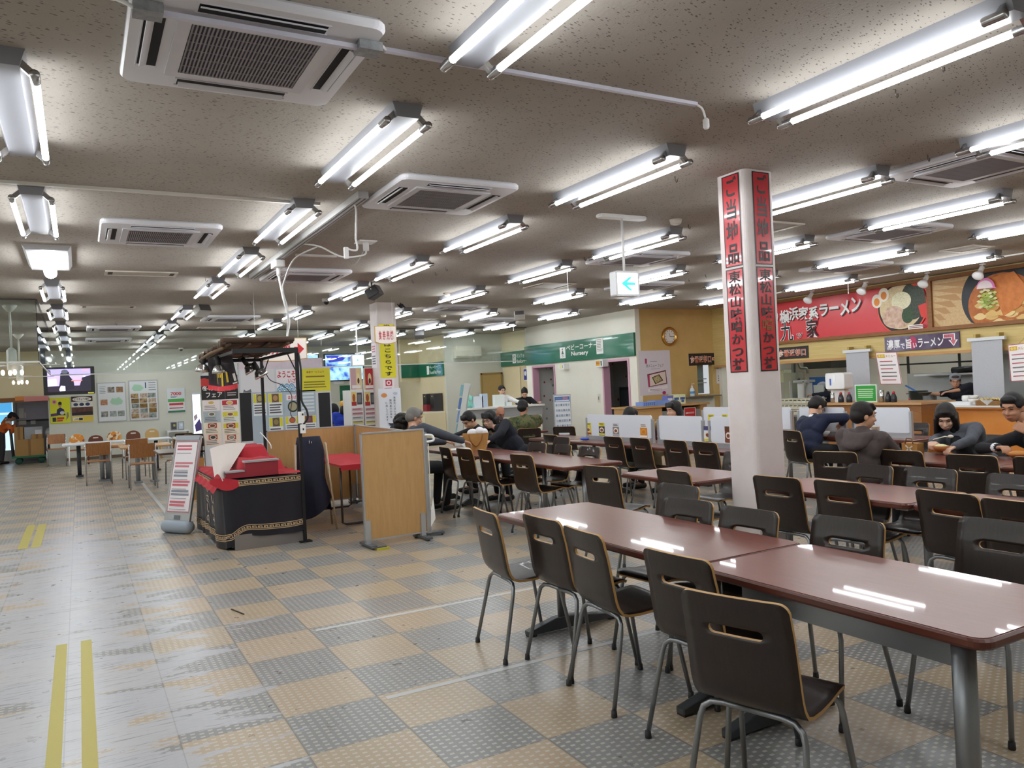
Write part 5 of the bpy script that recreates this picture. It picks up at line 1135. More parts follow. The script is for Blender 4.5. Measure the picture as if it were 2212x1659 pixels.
t = thing('kitchen_worktop', 'steel kitchen worktop behind the oak counter carrying the pots', 'worktop', (12.8, 8.85, 0)); MB().use(M('#a9acae', .35, .6)).bb(-.33, .35, -.8, .8, .78, .818).build('top', t); MB().use(M('#8e9194', .4, .5)).bb(-.3, .3, -.78, .78, .05, .78).build('body', t)
def pot(px, r, h, c, lab, X=12.45, handle=None):
    p = PX(px, 868, X); t = thing('cooking_pot', lab, 'pot', (X, p.y, .82)); MB().use(M(c, .3, .7), True).lathe([(r*.9, 0), (r, .02), (r, h), (r*1.05, h+.005), (r*.97, h+.004), (r*.95, .05)], (0, 0, 0), 22).build('body', t); MB().use(chrome, True).tube([(-r*.4, r, h*.8), (-r*.4, r*1.25, h*.82), (r*.4, r*1.25, h*.82), (r*.4, r, h*.8)], .008, 6).build('handle', t)
    if handle: MB().use(M(handle, .4)).bar((0, .05, h), (-.02, .22, h+.1), .03, .02).build('ladle', t)
pot(1985, .15, .24, '#5a5d58', 'dark steel cooking pot with a blue ladle', 12.72, '#3a7ad0'); pot(2007, .12, .19, '#b9bcbe', 'bright steel cooking pot right of the dark pot', 12.75)
p = PX(1965, 866, 12.2); tag(MB().use(M('#d2a5a8', .4), True).lathe([(.03, 0), (.032, .08), (.015, .11)], (12.2, p.y, .82), 12).use(M('#c03a42', .4), True).lathe([(.016, .11), (.01, .14)], (12.2, p.y, .82), 10).build('squeeze_bottle'), 'small pink squeeze bottle before the dark pot', 'bottle')
OXX = 12.3
p = PX(2080, 875, OXX); tag(MB().use(M('#e6e6ea', .4)).prism(rrect(-.14, .14, -.2, .2, .03), 0, .075, 'z', .006).build('tray'), 'white plastic tray on the orange counter', 'tray').location = (OXX, p.y, .8205)
p2_ = PX(2088, 866, OXX+.05); tag(MB().use(M('#ecebe8', .4), True).lathe([(.06, 0), (.075, .03), (.07, .09), (.05, .095)], (OXX+.06, p2_.y, .8965), 16).build('bowl'), 'white bowl on the white plastic tray', 'bowl')
for k, z in enumerate((0, .055, .11)):
    p = PX(2104, 875, OXX); tag(MB().use(M('#e9e6e2', .5), True).lathe([(.05, 0), (.075, .03), (.08, .06), (.074, .06), (.045, .012)], (OXX, p.y, .8215+z), 16).build('bowl'), 'white foam bowl in the stack beside the basket, %s' % ('lowest', 'middle', 'topmost')[k], 'bowl', 'foam bowl stack')
p = PX(2144, 875, OXX); t = thing('basket', 'brown basket with a white napkin and pale noodles', 'basket', (OXX, p.y, .8215)); MB().use(wood('basket_weave', '#7c5428', '#936634', 1, .6, 20, 4)).prism(rrect(-.14, .14, -.2, .2, .05), 0, .09, 'z', .005).build('body', t); mb = MB().use(M('#eeece8', .7)); mb.add([(-.142, -.1, .1), (-.142, .1, .1), (-.145, 0, .02)], [(0, 1, 2), (2, 1, 0)]); mb.build('napkin', t)
mb = MB().use(M('#d9c48a', .6), True); rr = random.Random(4)
for k in range(26): x, y = rr.uniform(-.1, .1), rr.uniform(-.17, .17); mb.caps((x-.03, y-.03, .09+rr.random()*.03), (x+.03, y+.03, .1+rr.random()*.03), .013, .013, 6)
mb.build('noodles', t)
# dish return corner left in the kitchen
for k, z in enumerate((.62, .73, .84)):
    a, b = PX(1678, 885, 12.75), PX(1750, 885, 12.75); mb = MB().use(M('#cdc9b4', .5)).bb(12.75, 13.25, b.y, a.y, z, z+.025).bb(12.75, 13.25, b.y, a.y, z+.08, z+.1)
    for i in range(9): y = b.y+(a.y-b.y)*i/8; mb.bb(12.75, 12.77, y-.012, y+.012, z+.025, z+.08)
    mb.bb(12.76, 13.24, b.y+.02, a.y-.02, z+.025, z+.06); tag(mb.build('dish_crate'), 'cream plastic dish crate in the kitchen, %s of its stack' % ('lowest', 'middle', 'topmost')[k], 'crate', 'dish crates')
a, b = PX(1677, 885, 12.75), PX(1752, 885, 12.75); tag(MB().use(M('#9da0a2', .4, .6)).bb(12.7, 13.5, b.y-.1, a.y+.1, .58, .62).bb(12.72, 12.76, b.y-.08, b.y-.04, 0, .58).bb(12.72, 12.76, a.y+.04, a.y+.08, 0, .58).bb(13.4, 13.44, b.y-.08, b.y-.04, 0, .58).bb(13.4, 13.44, a.y+.04, a.y+.08, 0, .58).build('steel_table'), 'steel table under the dish crates', 'table')
def kbox(nm, lab, cat, x0, y0, x1, y1, X, dep, col, z0=None, met=0.0):
    a, b = PX(x0, y0, X), PX(x1, y1, X); zb_ = b.z if z0 is None else z0; return tag(MB().use(M(col, .45, met)).bb(X, X+dep, b.y, a.y, zb_, CE if nm == 'exhaust_box' else a.z).build(nm), lab, cat)
o = kbox('wall_cabinet', 'pale green box unit on the kitchen wall above the dish crates', 'cabinet', 1675, 800, 1694, 826, 13.9, .3, '#c9d0b4'); o = kbox('dish_machine', 'grey green dishwashing machine above the crates', 'machine', 1692, 806, 1712, 862, 13.7, .35, '#a7aa96', 0)
o = kbox('wash_rack', 'cream washing rack unit right of the dishwashing machine', 'rack', 1713, 822, 1740, 826, 13.5, .3, '#bfc3c4', None, .6)
for px_ in (1708, 1737): p = PX(px_, 840, 13.52); tag(MB().use(M('#d7d9da', .3, .7)).bb(13.5, 13.54, p.y-.02, p.y+.02, 0, PX(px_, 823, 13.52).z).build('rack_post'), 'steel post of the kitchen wash rack, %s one' % ('left' if px_ == 1708 else 'right'), 'post')
kbox('bucket', 'white bucket with a red mark in the kitchen', 'bucket', 1722, 828, 1735, 850, 13.62, .3, '#dfe2e0', 0)
kbox('blue_panel', 'blue panel leaning in the kitchen behind the navy clad cook', 'panel', 1748, 815, 1784, 848, 14.2, .05, '#2f62a8', 0)
kbox('chair_back', 'pale grey chair back before the blue panel', 'chair', 1757, 832, 1780, 862, 13.6, .03, '#b9c0bc', 0)
cable('drain_pipe', 'grey drain pipe on the kitchen wall', [PX(1716, 785, 13.9), PX(1717, 815, 13.9), PX(1722, 822, 13.9), PX(1727, 818, 13.9)], .025, M('#4f5250', .5), 'pipe'); cable('drain_pipe', 'thin upright pipe on the kitchen wall', [PX(1711, 785, 13.95), PX(1711, 815, 13.95), PX(1711, 850, 13.95)], .012, M('#6f7270', .5), 'pipe')
cable('drain_pipe', 'bent pipe under the kitchen header', [PX(1725, 785, 13.9), PX(1730, 795, 13.9), PX(1742, 796, 13.9), PX(1745, 806, 13.9)], .03, M('#77796f', .5), 'pipe')
kbox('exhaust_box', 'dark exhaust box under the kitchen ceiling', 'duct', 1735, 776, 1795, 795, 14.4, .8, '#3a3b3a', None); o = None
# round reflector spot lamps before the signs
for k, (x, y) in enumerate(((1744, 650), (1860, 631), (1993, 615), (2112, 597))):
    p = PX(x, y, 11.95); t = thing('spot_lamp', 'white round spot lamp before the noodle signs, %s from the left' % ORD[k], 'spot lamp', p, 0, 'spot lamps at the noodle signs'); R = Matrix.Rotation(.75, 4, 'Y')
    mb = MB(); mb.T = R; mb.use(M('#f1f0f2', .25), True).lathe([(.02, .13), (.035, .1), (.075, .03), (.085, 0), (.06, -.02), (.01, -.03)], (0, 0, 0), 18).build('bulb', t); mb = MB(); mb.T = R; mb.use(white_pl, True).lathe([(.03, .2), (.038, .19), (.036, .1), (.02, .09)], (0, 0, 0), 14).build('holder', t)
    q = R @ Vector((0, 0, .19)); MB().use(M('#cfcfd2', .35), True).tube([q, q+Vector((.01, 0, .05)), (q.x+.01, 0, CE-p.z)], .012, 8).use(white_pl, True).lathe([(.04, CE-p.z-.02), (.045, CE-p.z)], (q.x+.01, 0, 0), 12).build('arm', t)
tag(MB().use(M('#d9d7d3', .4)).bb(11.55, 11.575, 1, 12.5, CE-.02, CE).build('ceiling_conduit'), 'thin white conduit along the ceiling before the noodle signs', 'conduit')
# flyers on the table partitions
def flyer(X, x0, y0, x1, y1, cols, lab, photo='#8a4a28'):
    a, b = PX(x0, y0, X), PX(x1, y1, X); mb = MB(); b.z = max(b.z, .765); sh = Sheet((X, a.y, a.z), (0, b.y-a.y, 0), (0, 0, b.z-a.z), (-1, 0, 0), mb); sh.k = 0; sh.r(0, 0, 1, 1, cols[0]); sh.r(0, .0, 1, .28, cols[1]); sh.lines(.12, .06, .9, .24, 2, '#5a4a30', .5, .2, int(x0)); sh.e(.5, .56, .36, .2, cols[2]); sh.e(.5, .58, .24, .12, photo); sh.r(0, .82, 1, .96, cols[3]); tag(mb.build('flyer'), lab, 'flyer', 'food flyers on the partitions')
PXP = 6.12-.0085
flyer(PXP, 1265, 913, 1278, 943, ('#e0cf3a', '#e6da4a', '#e8d9a8', '#a03a2a'), 'yellow food flyer leftmost on the near partitions'); flyer(PXP, 1293, 913, 1307, 944, ('#3a2c28', '#e6da3a', '#efe9e0', '#e0d236'), 'black and yellow food flyer second on the near partitions'); flyer(PXP, 1323, 914, 1338, 945, ('#8a8286', '#d8d6da', '#efe6dc', '#b9b2b6'), 'grey food flyer third on the near partitions')
flyer(PXP, 1382, 915, 1399, 948, ('#d88a3a', '#e8e0da', '#e0a23a', '#efe9e4'), 'orange fried food flyer on the middle near partition', '#d8801e'); flyer(PXP, 1520, 920, 1537, 955, ('#e8e9ee', '#4a4f96', '#e9dcc8', '#d8c83a'), 'white flyer with blue bar on the right near partition'); flyer(PXP, 1565, 921, 1582, 960, ('#7a4028', '#6a3420', '#e8e0d6', '#8a4a30'), 'brown flyer beside the pillar on the right near partition')
PXF = 7.98-.0085
flyer(PXF, 1529, 895, 1544, 925, ('#e0d23a', '#e6dc4a', '#eadfc0', '#b04a2a'), 'yellow flyer leftmost on the far partitions'); flyer(PXF, 1559, 895, 1574, 925, ('#3a302c', '#e4d83a', '#efe9e4', '#b04a2a'), 'black and yellow flyer left of the pillar on the far partitions'); flyer(PXF, 1808, 897, 1822, 915, ('#e4e6ee', '#3c3f9a', '#efe9ea', '#d9dbe6'), 'white flyer with a blue bar before the person in the navy sweater')
p = PX(1263, 949, 5.95); tag(MB().use(M('#2f4fb0', .5), True).ball((5.95, p.y, .725), (.05, .09, .022), 12, 8).build('folded_cloth'), 'blue folded cloth on the table left of the partitions', 'cloth')
# ============================================================ back wall at left, ticket boards, ceiling fittings
WB = YB-.004
def wb(name, label, cat, tl, br, base, group=None): return wsheet(name, label, cat, tl, br, base, .02, WB, 'Y', group)
mb, sh, inf = wb('poster', 'yellow poster of a seated person under the television', 'poster', (107, 860), (153, 913), '#dfe02a')
sh.e(.22, .16, .13, .1, '#d8a0a0'); sh.e(.22, .16, .07, .05, '#a05050'); sh.e(.5, .28, .09, .09, '#c99478'); sh.poly([(.3, .68), (.34, .46), (.5, .38), (.68, .46), (.76, .7)], '#1f2350'); sh.e(.5, .22, .09, .06, '#1a1618'); sh.r(.42, .25, .58, .28, '#1a1618'); sh.poly([(.02, .62), (.3, .6), (.4, .7), (.02, .72)], '#5a3a6a'); sh.e(.6, .6, .12, .07, '#d8d8dc'); sh.r(.1, .77, .28, .93, '#2a2a30'); sh.r(.33, .77, .68, .85, '#c83a3a'); sh.r(.33, .87, .6, .93, '#c83a3a'); sh.poly([(.78, .9), (.82, .6), (.9, .58), (.92, .75)], '#8a8480')
done(mb, inf)
mb, sh, inf = wb('poster', 'brown and yellow poster right of the yellow one', 'poster', (153.5, 857), (202, 911), '#e6e2da')
sh.r(0, 0, 1, .2, '#3a2018'); sh.e(.5, .11, .45, .085, '#efe9e2'); sh.t('とうきょう島根', .14, .06, .86, .155, '#3a2820', .02)
for k in range(3): sh.e(.2+.28*k, .31, .11, .06, '#2c3c60')
sh.r(0, .41, 1, .73, mottled('kitchen_print', '#7a4a3c', '#3a2420', 12, .5)); sh.poly([(.0, .62), (1, .58), (1, .73), (0, .73)], '#2a1c1a'); sh.r(0, .75, 1, .98, '#dfc34a'); sh.r(.04, .8, .52, .92, '#efe9dc'); sh.t('しまね', .08, .82, .3, .9, '#4a4640', .02); sh.r(.32, .82, .5, .91, '#2f2c2a')
done(mb, inf)
def framed(lab, tl, br, items):
    mb, sh, inf = wb('wall_board', lab, 'board', tl, br, '#b4b8bc', 'framed map boards'); sh.r(.03, .025, .97, .975, '#dfe3e6'); items(sh); done(mb, inf)
pic = lambda a, b, s_=14: mottled('photo_print', a, b, s_, .5, .0)
def it(sh):
    sh.lines(.08, .1, .3, .3, 5, '#8a9098', .3, .2, 1)
    for x, y, a, b in ((.36, .12, '#3a3838', '#b8b0a4'), (.66, .12, '#6a4430', '#c09870'), (.1, .43, '#8a5030', '#d0a080'), (.1, .73, '#c0c0b8', '#3c4440'), (.4, .73, '#5a6460', '#c0c8c8'), (.68, .73, '#404a44', '#b0b8b4')): sh.r(x, y, x+.24, y+.14, pic(a, b))
    sh.poly([(.42, .5), (.5, .4), (.62, .42), (.74, .38), (.88, .48), (.84, .56), (.66, .58), (.5, .56)], '#a8d0b4')
framed('framed board of local pictures left of its twin under the glass screen', (209, 827), (275, 909), it)
def it(sh):
    sh.poly([(.1, .2), (.2, .1), (.42, .12), (.52, .2), (.4, .27), (.18, .27)], '#a8d4b8'); sh.lines(.68, .06, .94, .3, 4, '#8a9098', .3, .2, 4); sh.r(.56, .06, .6, .2, '#2a4a6a')
    rr = random.Random(8)
    for k in range(15): x, y = .05+.3*(k % 3)+.03*rr.random(), .33+.125*(k//3); sh.r(x, y, x+.26, y+.11, pic(*[('#5a3c2a', '#d0b080'), ('#8a5838', '#e0d8c8'), ('#303834', '#b8c0bc'), ('#a88030', '#403428')][k % 4]))
framed('framed board with a green map and food pictures, right of its twin', (277, 822), (344, 906), it)
mb, sh, inf = wb('poster', 'white poster with red 7000 and a green band', 'poster', (360, 839), (401, 890), '#dde4ea')
sh.t('7000', .2, .16, .8, .3, '#d23a40', .03); sh.lines(.2, .33, .6, .4, 2, '#4a5a8a', .5); sh.r(.04, .44, .96, .57, '#58b058'); sh.r(.06, .6, .94, .73, '#efe2e4'); sh.lines(.1, .61, .9, .72, 1, '#c83a40', .8, .1); sh.r(.06, .77, .94, .88, '#eef0f0'); sh.lines(.1, .79, .9, .87, 1, '#c86a70', .6, .2); sh.r(.02, .92, .98, .99, '#2f7a58'); done(mb, inf)
# television hung from the ceiling
TVY = 22.6; a, b = PY(92, 794, TVY), PY(206, 850, TVY); t = thing('television', 'flat television hanging from the ceiling before the back wall', 'television', ((a.x+b.x)/2, TVY, b.z)); w = (b.x-a.x)/2; h = a.z-b.z
MB().use(black).prism(rrect(-w, w, 0, h, .02), 0, .07, 'y').build('casing', t)
mb = MB(); sh = Sheet((-w+.09, -.001, h-.05), (2*w-.18, 0, 0), (0, 0, -h+.13), (0, -1, 0), mb)
G = lambda c_, e=.85: M(c_, .3, emit=e)
sh.r(0, 0, 1, 1, G('#9a8ad0')); sh.r(0, .75, 1, 1, G('#221a26')); sh.poly([(0, .45), (.2, .42), (.22, .72), (0, .76)], G('#c0b4e8')); sh.poly([(.3, .2), (.38, .06), (.5, .14), (.5, .3), (.6, .55), (.62, .9), (.24, .98), (.28, .55)], G('#161420')); sh.e(.4, .12, .08, .09, G('#4a4858')); sh.poly([(.26, .9), (.3, .74), (.4, .76), (.4, .98), (.27, .98)], G('#d0c8e8')); sh.poly([(.74, .85), (.84, .3), (.88, .32), (.8, .88)], G('#b0b8e8')); sh.poly([(.8, .4), (1, .3), (1, .95), (.7, .95)], G('#1a1822')); sh.r(.55, .5, .8, .55, G('#c06a60')); sh.r(.8, .02, .96, .1, G('#c08a9a'))
mb.build('screen', t); MB().use(M('#e0d83a', .4)).bb(w-.16, w-.03, -.003, 0, .01, .04).build('sticker', t); MB().use(M('#3a4450', .5)).bb(-.05, .05, .03, .13, h*.5, CE-b.z).bb(-.3, .3, .07, .1, h*.3, h*.8).build('hanging_bracket', t)
def screen(lab, tl, br, Y):
    a, b = PY(tl[0], tl[1], Y), PY(br[0], br[1], Y); t = thing('wall_screen', lab, 'screen', ((a.x+b.x)/2, Y, b.z)); w = (b.x-a.x)/2; h = a.z-b.z
    MB().use(black).bb(-w, w, 0, .095, 0, h).build('casing', t)
    n = Nodes('map_screen'); f = n.noise(n.pos, 3.2, 4, .6); cc = n.ramp(f, [(.35, '#2438a0'), (.45, '#7fb2e0'), (.6, '#a9cdec'), (.72, '#6a9ad8')]); m = n.out('#101010', .3, Emission_Color=cc, Emission_Strength=.75)
    mb = MB(); sh = Sheet((-w+.03, -.001, h-.03), (2*w-.06, 0, 0), (0, 0, -h+.06), (0, -1, 0), mb); sh.r(0, 0, 1, 1, m); sh.poly([(.02, .02), (.6, .04), (.45, .25), (.1, .3)], M('#2634a8', .3, emit=.6)); mb.build('screen', t)
screen('wide blue map screen on the back wall behind the white arrow box', (700, 765), (787, 821), YB-.1); screen('dark blue screen strip behind the ticket board top', (611, 766), (690, 800), YB-.1)
p, q = PY(721, 820, YB-.06), PY(743, 829, YB-.06); tag(MB().use(white_pl).bb(p.x, q.x, YB-.06, YB-.002, q.z, p.z).build('wall_box'), 'small white box under the blue map screen', 'box')
p, q = PY(734, 833, YB-.03), PY(790, 990, YB-.03); o = MB().use(M('#1c6a48', .4)).bb(p.x, q.x, YB-.03, YB-.002, 0, p.z).build('door_6'); o['kind'] = 'structure'
mb, sh, inf = wb('wall_sign', 'bright white and violet doorway display beside the menu board', 'sign', (414, 849), (437, 960), '#dfe6f2'); g = M('#e4eef8', .3, emit=.8); sh.r(.06, .03, 1, 1, g); sh.poly([(.2, .62), (.8, .5), (1, .6), (1, .72), (.3, .75)], '#5a4a90'); sh.poly([(.1, .45), (.5, .4), (.6, .48), (.2, .55)], '#c8b8c8'); done(mb, inf)
# low white table with framed cards
p, q = PY(361, 931, 23.9), PY(410, 931, 23.9); t = thing('side_table', 'small white side table under the 7000 poster', 'table', ((p.x+q.x)/2, 24.1, 0)); w = (q.x-p.x)/2
MB().use(M('#e2e4e6', .4)).bb(-w, w, -.25, .3, p.z-.04, p.z).build('top', t)
for s in (-1, 1): MB().use(M('#dcdfe2', .4)).bb(s*(w-.02)-.015, s*(w-.02)+.015, -.24, .29, 0, p.z-.04).build('side_panel', t)
for k, (x0, x1, y0, c_, lab) in enumerate(((368, 383, 912, '#4a4a50', 'dark framed card on the small white side table'), (384, 398, 911, '#c6d2e4', 'pale framed card on the small white side table'))):
    a, b = PY(x0, y0, 24.0), PY(x1, 930, 24.0); mb = MB().use(M('#8a8c90', .4)).bb(a.x, b.x, 24.0, 24.03, p.z+.001, a.z); sh = Sheet((a.x+.02, 23.999, a.z-.02), (b.x-a.x-.04, 0, 0), (0, 0, -(a.z-p.z-.05)), (0, -1, 0), mb); sh.r(0, 0, 1, 1, c_); sh.e(.6, .4, .25, .2, '#b8a860' if k == 0 else '#e4eaf2'); tag(mb.build('card_frame'), lab, 'frame')
# furniture of the children's corner
def table2(x0, x1, y0, y1, lab, topc, base_y, legc='#3c4046'):
    t = thing('dining_table', lab, 'table', ((x0+x1)/2, (y0+y1)/2, 0)); hx, hy = (x1-x0)/2, (y1-y0)/2
    MB().use(M(topc, .35)).prism(rrect(-hx, hx, -hy, hy, .05), .67, .70, 'z', .006).build('tabletop', t)
    for s in (-1, 1):
        l = MB().use(M(legc, .5, .3), True).tube([(s*(hx-.3), 0, .03), (s*(hx-.3), 0, .67)], .04, 12).build('leg', t); MB().use(M(legc, .5, .3)).prism(rrect(-.07+s*(hx-.3), .07+s*(hx-.3), -.16, .16, .05), 0, .03).build('foot', l)
    return t
table2(-.34, 1.75, 18.45, 19.3, 'long pale table with dark posts below the map boards', '#c9cdd0', 0); table2(.05, .75, 17.0, 17.75, 'tan wooden table between the chrome chairs at left', '#b98f5e', 0, '#8a8d92'); table2(.62, 1.5, 15.75, 16.75, 'tan wooden table with chrome posts before the map boards', '#b98f5e', 0, '#8a8d92'); table2(1.05, 2.0, 13.2, 14.35, 'dark brown table beside the display case at left', '#5c4438', 0, '#8a8d92')
def make_tan_chair():
    t = thing('metal_chair', '', 'chair', group='tan backed metal chairs')
    mb = MB().use(brownwood, True); vs = []
    for i in range(9):
        x = -.2+.05*i
        for j in range(5): z = .55+.06*j; vs.append((x, -.2-.02*j*.5-.03*(1-(x/.2)**2), z))
    mb.add(vs, [(i*5+j, (i+1)*5+j, (i+1)*5+j+1, i*5+j+1) for i in range(8) for j in range(4)]); mb.add([(v[0], v[1]+.014, v[2]) for v in vs], [(i*5+j+1, (i+1)*5+j+1, (i+1)*5+j, i*5+j) for i in range(8) for j in range(4)]); mb.build('backrest', t)
    MB().use(brownwood).prism(rrect(-.2, .2, -.17, .23, .06), .425, .442, 'z', .005).build('seat', t)
    for s in (-1, 1):
        MB().use(chrome, True).tube([(s*.21, -.235, 0), (s*.21, -.19, .42), (s*.205, -.215, .79)], .012, 8).build('leg', t); MB().use(chrome, True).tube([(s*.21, .23, 0), (s*.205, .2, .40), (s*.2, .1, .42), (s*.2, -.18, .42)], .012, 8).build('leg', t)
    return t
tc = make_tan_chair(); TC = [(211, 955, .8, 0, 'tan backed metal chair at the long pale table, nearest the camera'), (307, 957, .8, 0, 'tan backed metal chair right of the nearest one, before the pale table'), (292, 947, .8, .1, 'tan backed metal chair behind the second table in the left corner'), (392, 950, .8, .2, 'tan backed metal chair left of the roadside sign stand')]
for k, (x, y, z, a, lab) in enumerate(TC):
    p = PZ(x, y, z); loc = (p.x, p.y+.22, 0)
    if k == 0: tc.location = loc; tc['label'] = lab
    else: dup(tc, loc, a, lab)
p = PZ(122, 1006, 0); dup(tc, (p.x+.02, p.y-.1, 0), PI, 'tan backed metal chair standing against the back wall beside the stall opening')
tag(MB().use(M('#a9aaa6', .6)).bb(p.x-.2, p.x+.22, p.y+.2, p.y+.215, .02, .42).build('wall_panel'), 'grey panel leaning behind the chair in the corner', 'panel')
chair(397, 936, 1, 'dark plywood chair before the bright doorway display', G1, 70); chair(418, 938, 1, 'dark plywood chair left of the menu board', G1, 80)
def high_chair(px, Y, ztop, wc, bc, lab, pat=None, round_=True):
    p = PY(px, 950, Y); t = thing('high_chair', lab, 'chair', (p.x, Y, 0), 0, 'children chairs at the back wall'); m = pat or M(bc, .5)
    k = ztop/.98; poly = [(-.17, .62*k), (.17, .62*k)]+[(.17*math.cos(a), (.80+.17*math.sin(a))*k) for a in [PI*q/10 for q in range(11)]]
    MB().use(m).prism(poly, .13, .16, 'y', .004).build('backrest', t); MB().use(M('#8a4a22' if pat else bc, .5)).prism(rrect(-.16, .16, -.18, .12, .05), .46*k, .49*k).build('seat', t)
    for s in (-1, 1):
        for y in (-.2, .18): MB().use(M(wc, .4), True).tube([(s*.185, y, .015), (s*.175, y*.75+.02, .66*k)], .016, 8).build('leg', t)
        MB().use(M(wc, .4)).bar((s*.185, -.2, .02), (s*.185, .2, .02), .03, .03).build('runner', t)
    if not pat: MB().use(M('#e0d6c8', .5)).bb(-.06, .06, .125, .129, .86*k, .90*k).build('handle_slot', t)
pat_m = Nodes('quilted_print'); _f = pat_m.voro(pat_m.pos, 14.0, 'Color'); pat_m = pat_m.out(pat_m.ramp(pat_m.sep(_f)[0], [(0, '#d88a3a'), (.4, '#e9d9bc'), (.7, '#d8a86a'), (.9, '#8a5a3a')], True), .8)
high_chair(166, 22.5, .79, '#e6e6e8', '#8a4a22', 'white framed high chair with an orange printed back, left one', pat_m); high_chair(248, 22.5, .80, '#e6e6e8', '#8a4a22', 'white framed high chair with an orange printed back, right one', pat_m)
high_chair(207, 22.8, .72, '#6a3526', '#6a3526', 'dark red wooden rounded high chair between the printed ones'); high_chair(289, 22.8, .78, '#6e3f28', '#6e3f28', 'brown wooden rounded high chair under the second map board'); high_chair(330, 22.8, .80, '#c7a56c', '#c7a56c', 'pale wooden high chair right of the brown rounded one')
# the recess: fridge, shutter and the loaded trolley
RY = 26.2
p, q = PY(-40, 860, RY), PY(36, 990, RY); t = thing('display_fridge', 'white lit drinks fridge at the far left edge', 'fridge', ((p.x+q.x)/2, RY+.3, 0)); w = (q.x-p.x)/2; MB().use(M('#dfe3e8', .4)).bb(-w, w, -.28, .3, 0, p.z-.05).build('body', t); mb = MB(); sh = Sheet((w-.42, -.282, p.z-.1), (.38, 0, 0), (0, 0, -1.4), (0, -1, 0), mb); sh.r(0, 0, 1, 1, M('#bcd6e8', .3, emit=.6)); sh.r(.05, .04, .95, .24, M('#4a9ad0', .3, emit=.5)); sh.r(.05, .28, .95, .45, M('#6ab8e0', .3, emit=.5)); mb.build('glass_door', t)
mb = MB(); p, q = PY(36, 867, RY), PY(112, 904, RY); mb.use(M('#a9a4b6', .35, .2)).bb(p.x, q.x, RY, RY+.05, q.z, p.z).use(M('#2a282c', .5)).bb(p.x, q.x, RY-.01, RY+.05, q.z-.05, q.z); tag(mb.build('roller_shutter'), 'lavender grey shutter panel in the far left recess', 'shutter')
struct('wall_recess_counter', MB().use(M('#8d8d93', .5)).bb(p.x, q.x+.6, RY, RY+.6, 0, q.z-.06)); struct('wall_recess_header', MB().use(wall_grey).bb(-4.8, 1, RY, RY+.1, p.z, CE))
for k, (x0, x1, y0, y1, c_) in enumerate(((40, 52, 882, 903, '#e6e4e4'), (52, 57, 891, 903, '#e2e0e2'), (40, 57, 909, 917, '#d8cfc8'), (66, 77, 909, 916, '#e0dede'))):
    a, b = PY(x0, y0, RY-.02), PY(x1, y1, RY-.02); tag(MB().use(M(c_, .5)).bb(a.x, b.x, RY-.02, RY-.012, b.z, a.z).build('notice'), ('large white notice on the lavender shutter', 'small white notice on the lavender shutter', 'pale notice under the lavender shutter', 'white notice under the shutter at right')[k], 'notice')
for k, (x0, x1, c_, lab) in enumerate(((32, 51, '#e08a3a', 'orange sign strip over the far left recess'), (51, 105, '#d88a86', 'pink sign strip over the far left recess'))):
    a, b = PY(x0, 857, YB-.06), PY(x1, 865, YB-.06); tag(MB().use(M(c_, .5)).bb(a.x, b.x, YB-.06, YB-.042, b.z, a.z).build('sign_strip'), lab, 'sign')
TRY = 24.9; p, q = PY(27, 983, TRY), PY(104, 983, TRY); t = thing('trolley', 'green platform trolley loaded with cardboard boxes', 'trolley', ((p.x+q.x)/2, TRY, 0)); w = (q.x-p.x)/2
MB().use(M('#1f6a48', .5)).bb(-w, w, -.3, .3, .17, .22).build('platform', t)
for sx in (-1, 1):
    for sy in (-1, 1): MB().use(M('#16483a', .6), True).lathe([(.075, -.02), (.085, -.012), (.085, .012), (.075, .02)], (sx*(w-.15), sy*.22, .085), 14, 'y').build('wheel', t)
MB().use(M('#3c3e42', .4), True).tube([(-w+.02, -.27, .2), (-w-.02, -.27, .95), (-w-.02, .27, .95), (-w+.02, .27, .2)], .018, 8).build('push_handle', t)
tx = (p.x+q.x)/2; card = M('#a8824e', .8)
def crate(x0, x1, y0, y1, z0, z1, lab, m=card, tape=True):
    mb = MB().use(m).bb(x0, x1, y0, y1, z0, z1)
    if tape: mb.use(M('#8a6438', .6)).bb((x0+x1)/2-.03, (x0+x1)/2+.03, y0-.002, y0, z0, z1)
    return tag(mb.build('cardboard_box'), lab, 'box', 'boxes on the trolley')
crate(tx-w+.08, tx+w-.08, TRY-.28, TRY+.25, .221, .66, 'long cardboard box lowest on the green trolley'); crate(tx-w+.08, tx-w+.28, TRY-.25, TRY+.2, .661, 1.0, 'upright cardboard box before the delivery worker'); crate(tx+w-.36, tx+w-.1, TRY-.25, TRY+.2, .661, .78, 'small cardboard box at the right end of the trolley load')
tag(MB().use(M('#9fa2aa', .5)).bb(tx-w+.3, tx-w+.72, TRY-.2, TRY+.2, .661, .98).use(M('#d4d4da', .4)).bb(tx-w+.55, tx-w+.7, TRY-.204, TRY-.2, .74, .9).build('storage_box'), 'grey plastic box on the trolley', 'box'); tag(MB().use(M('#c6c8d0', .4), True).ball((tx-w+.92, TRY, .8), (.16, .18, .15), 14, 9).build('plastic_bag'), 'pale plastic bag on the trolley load', 'bag')

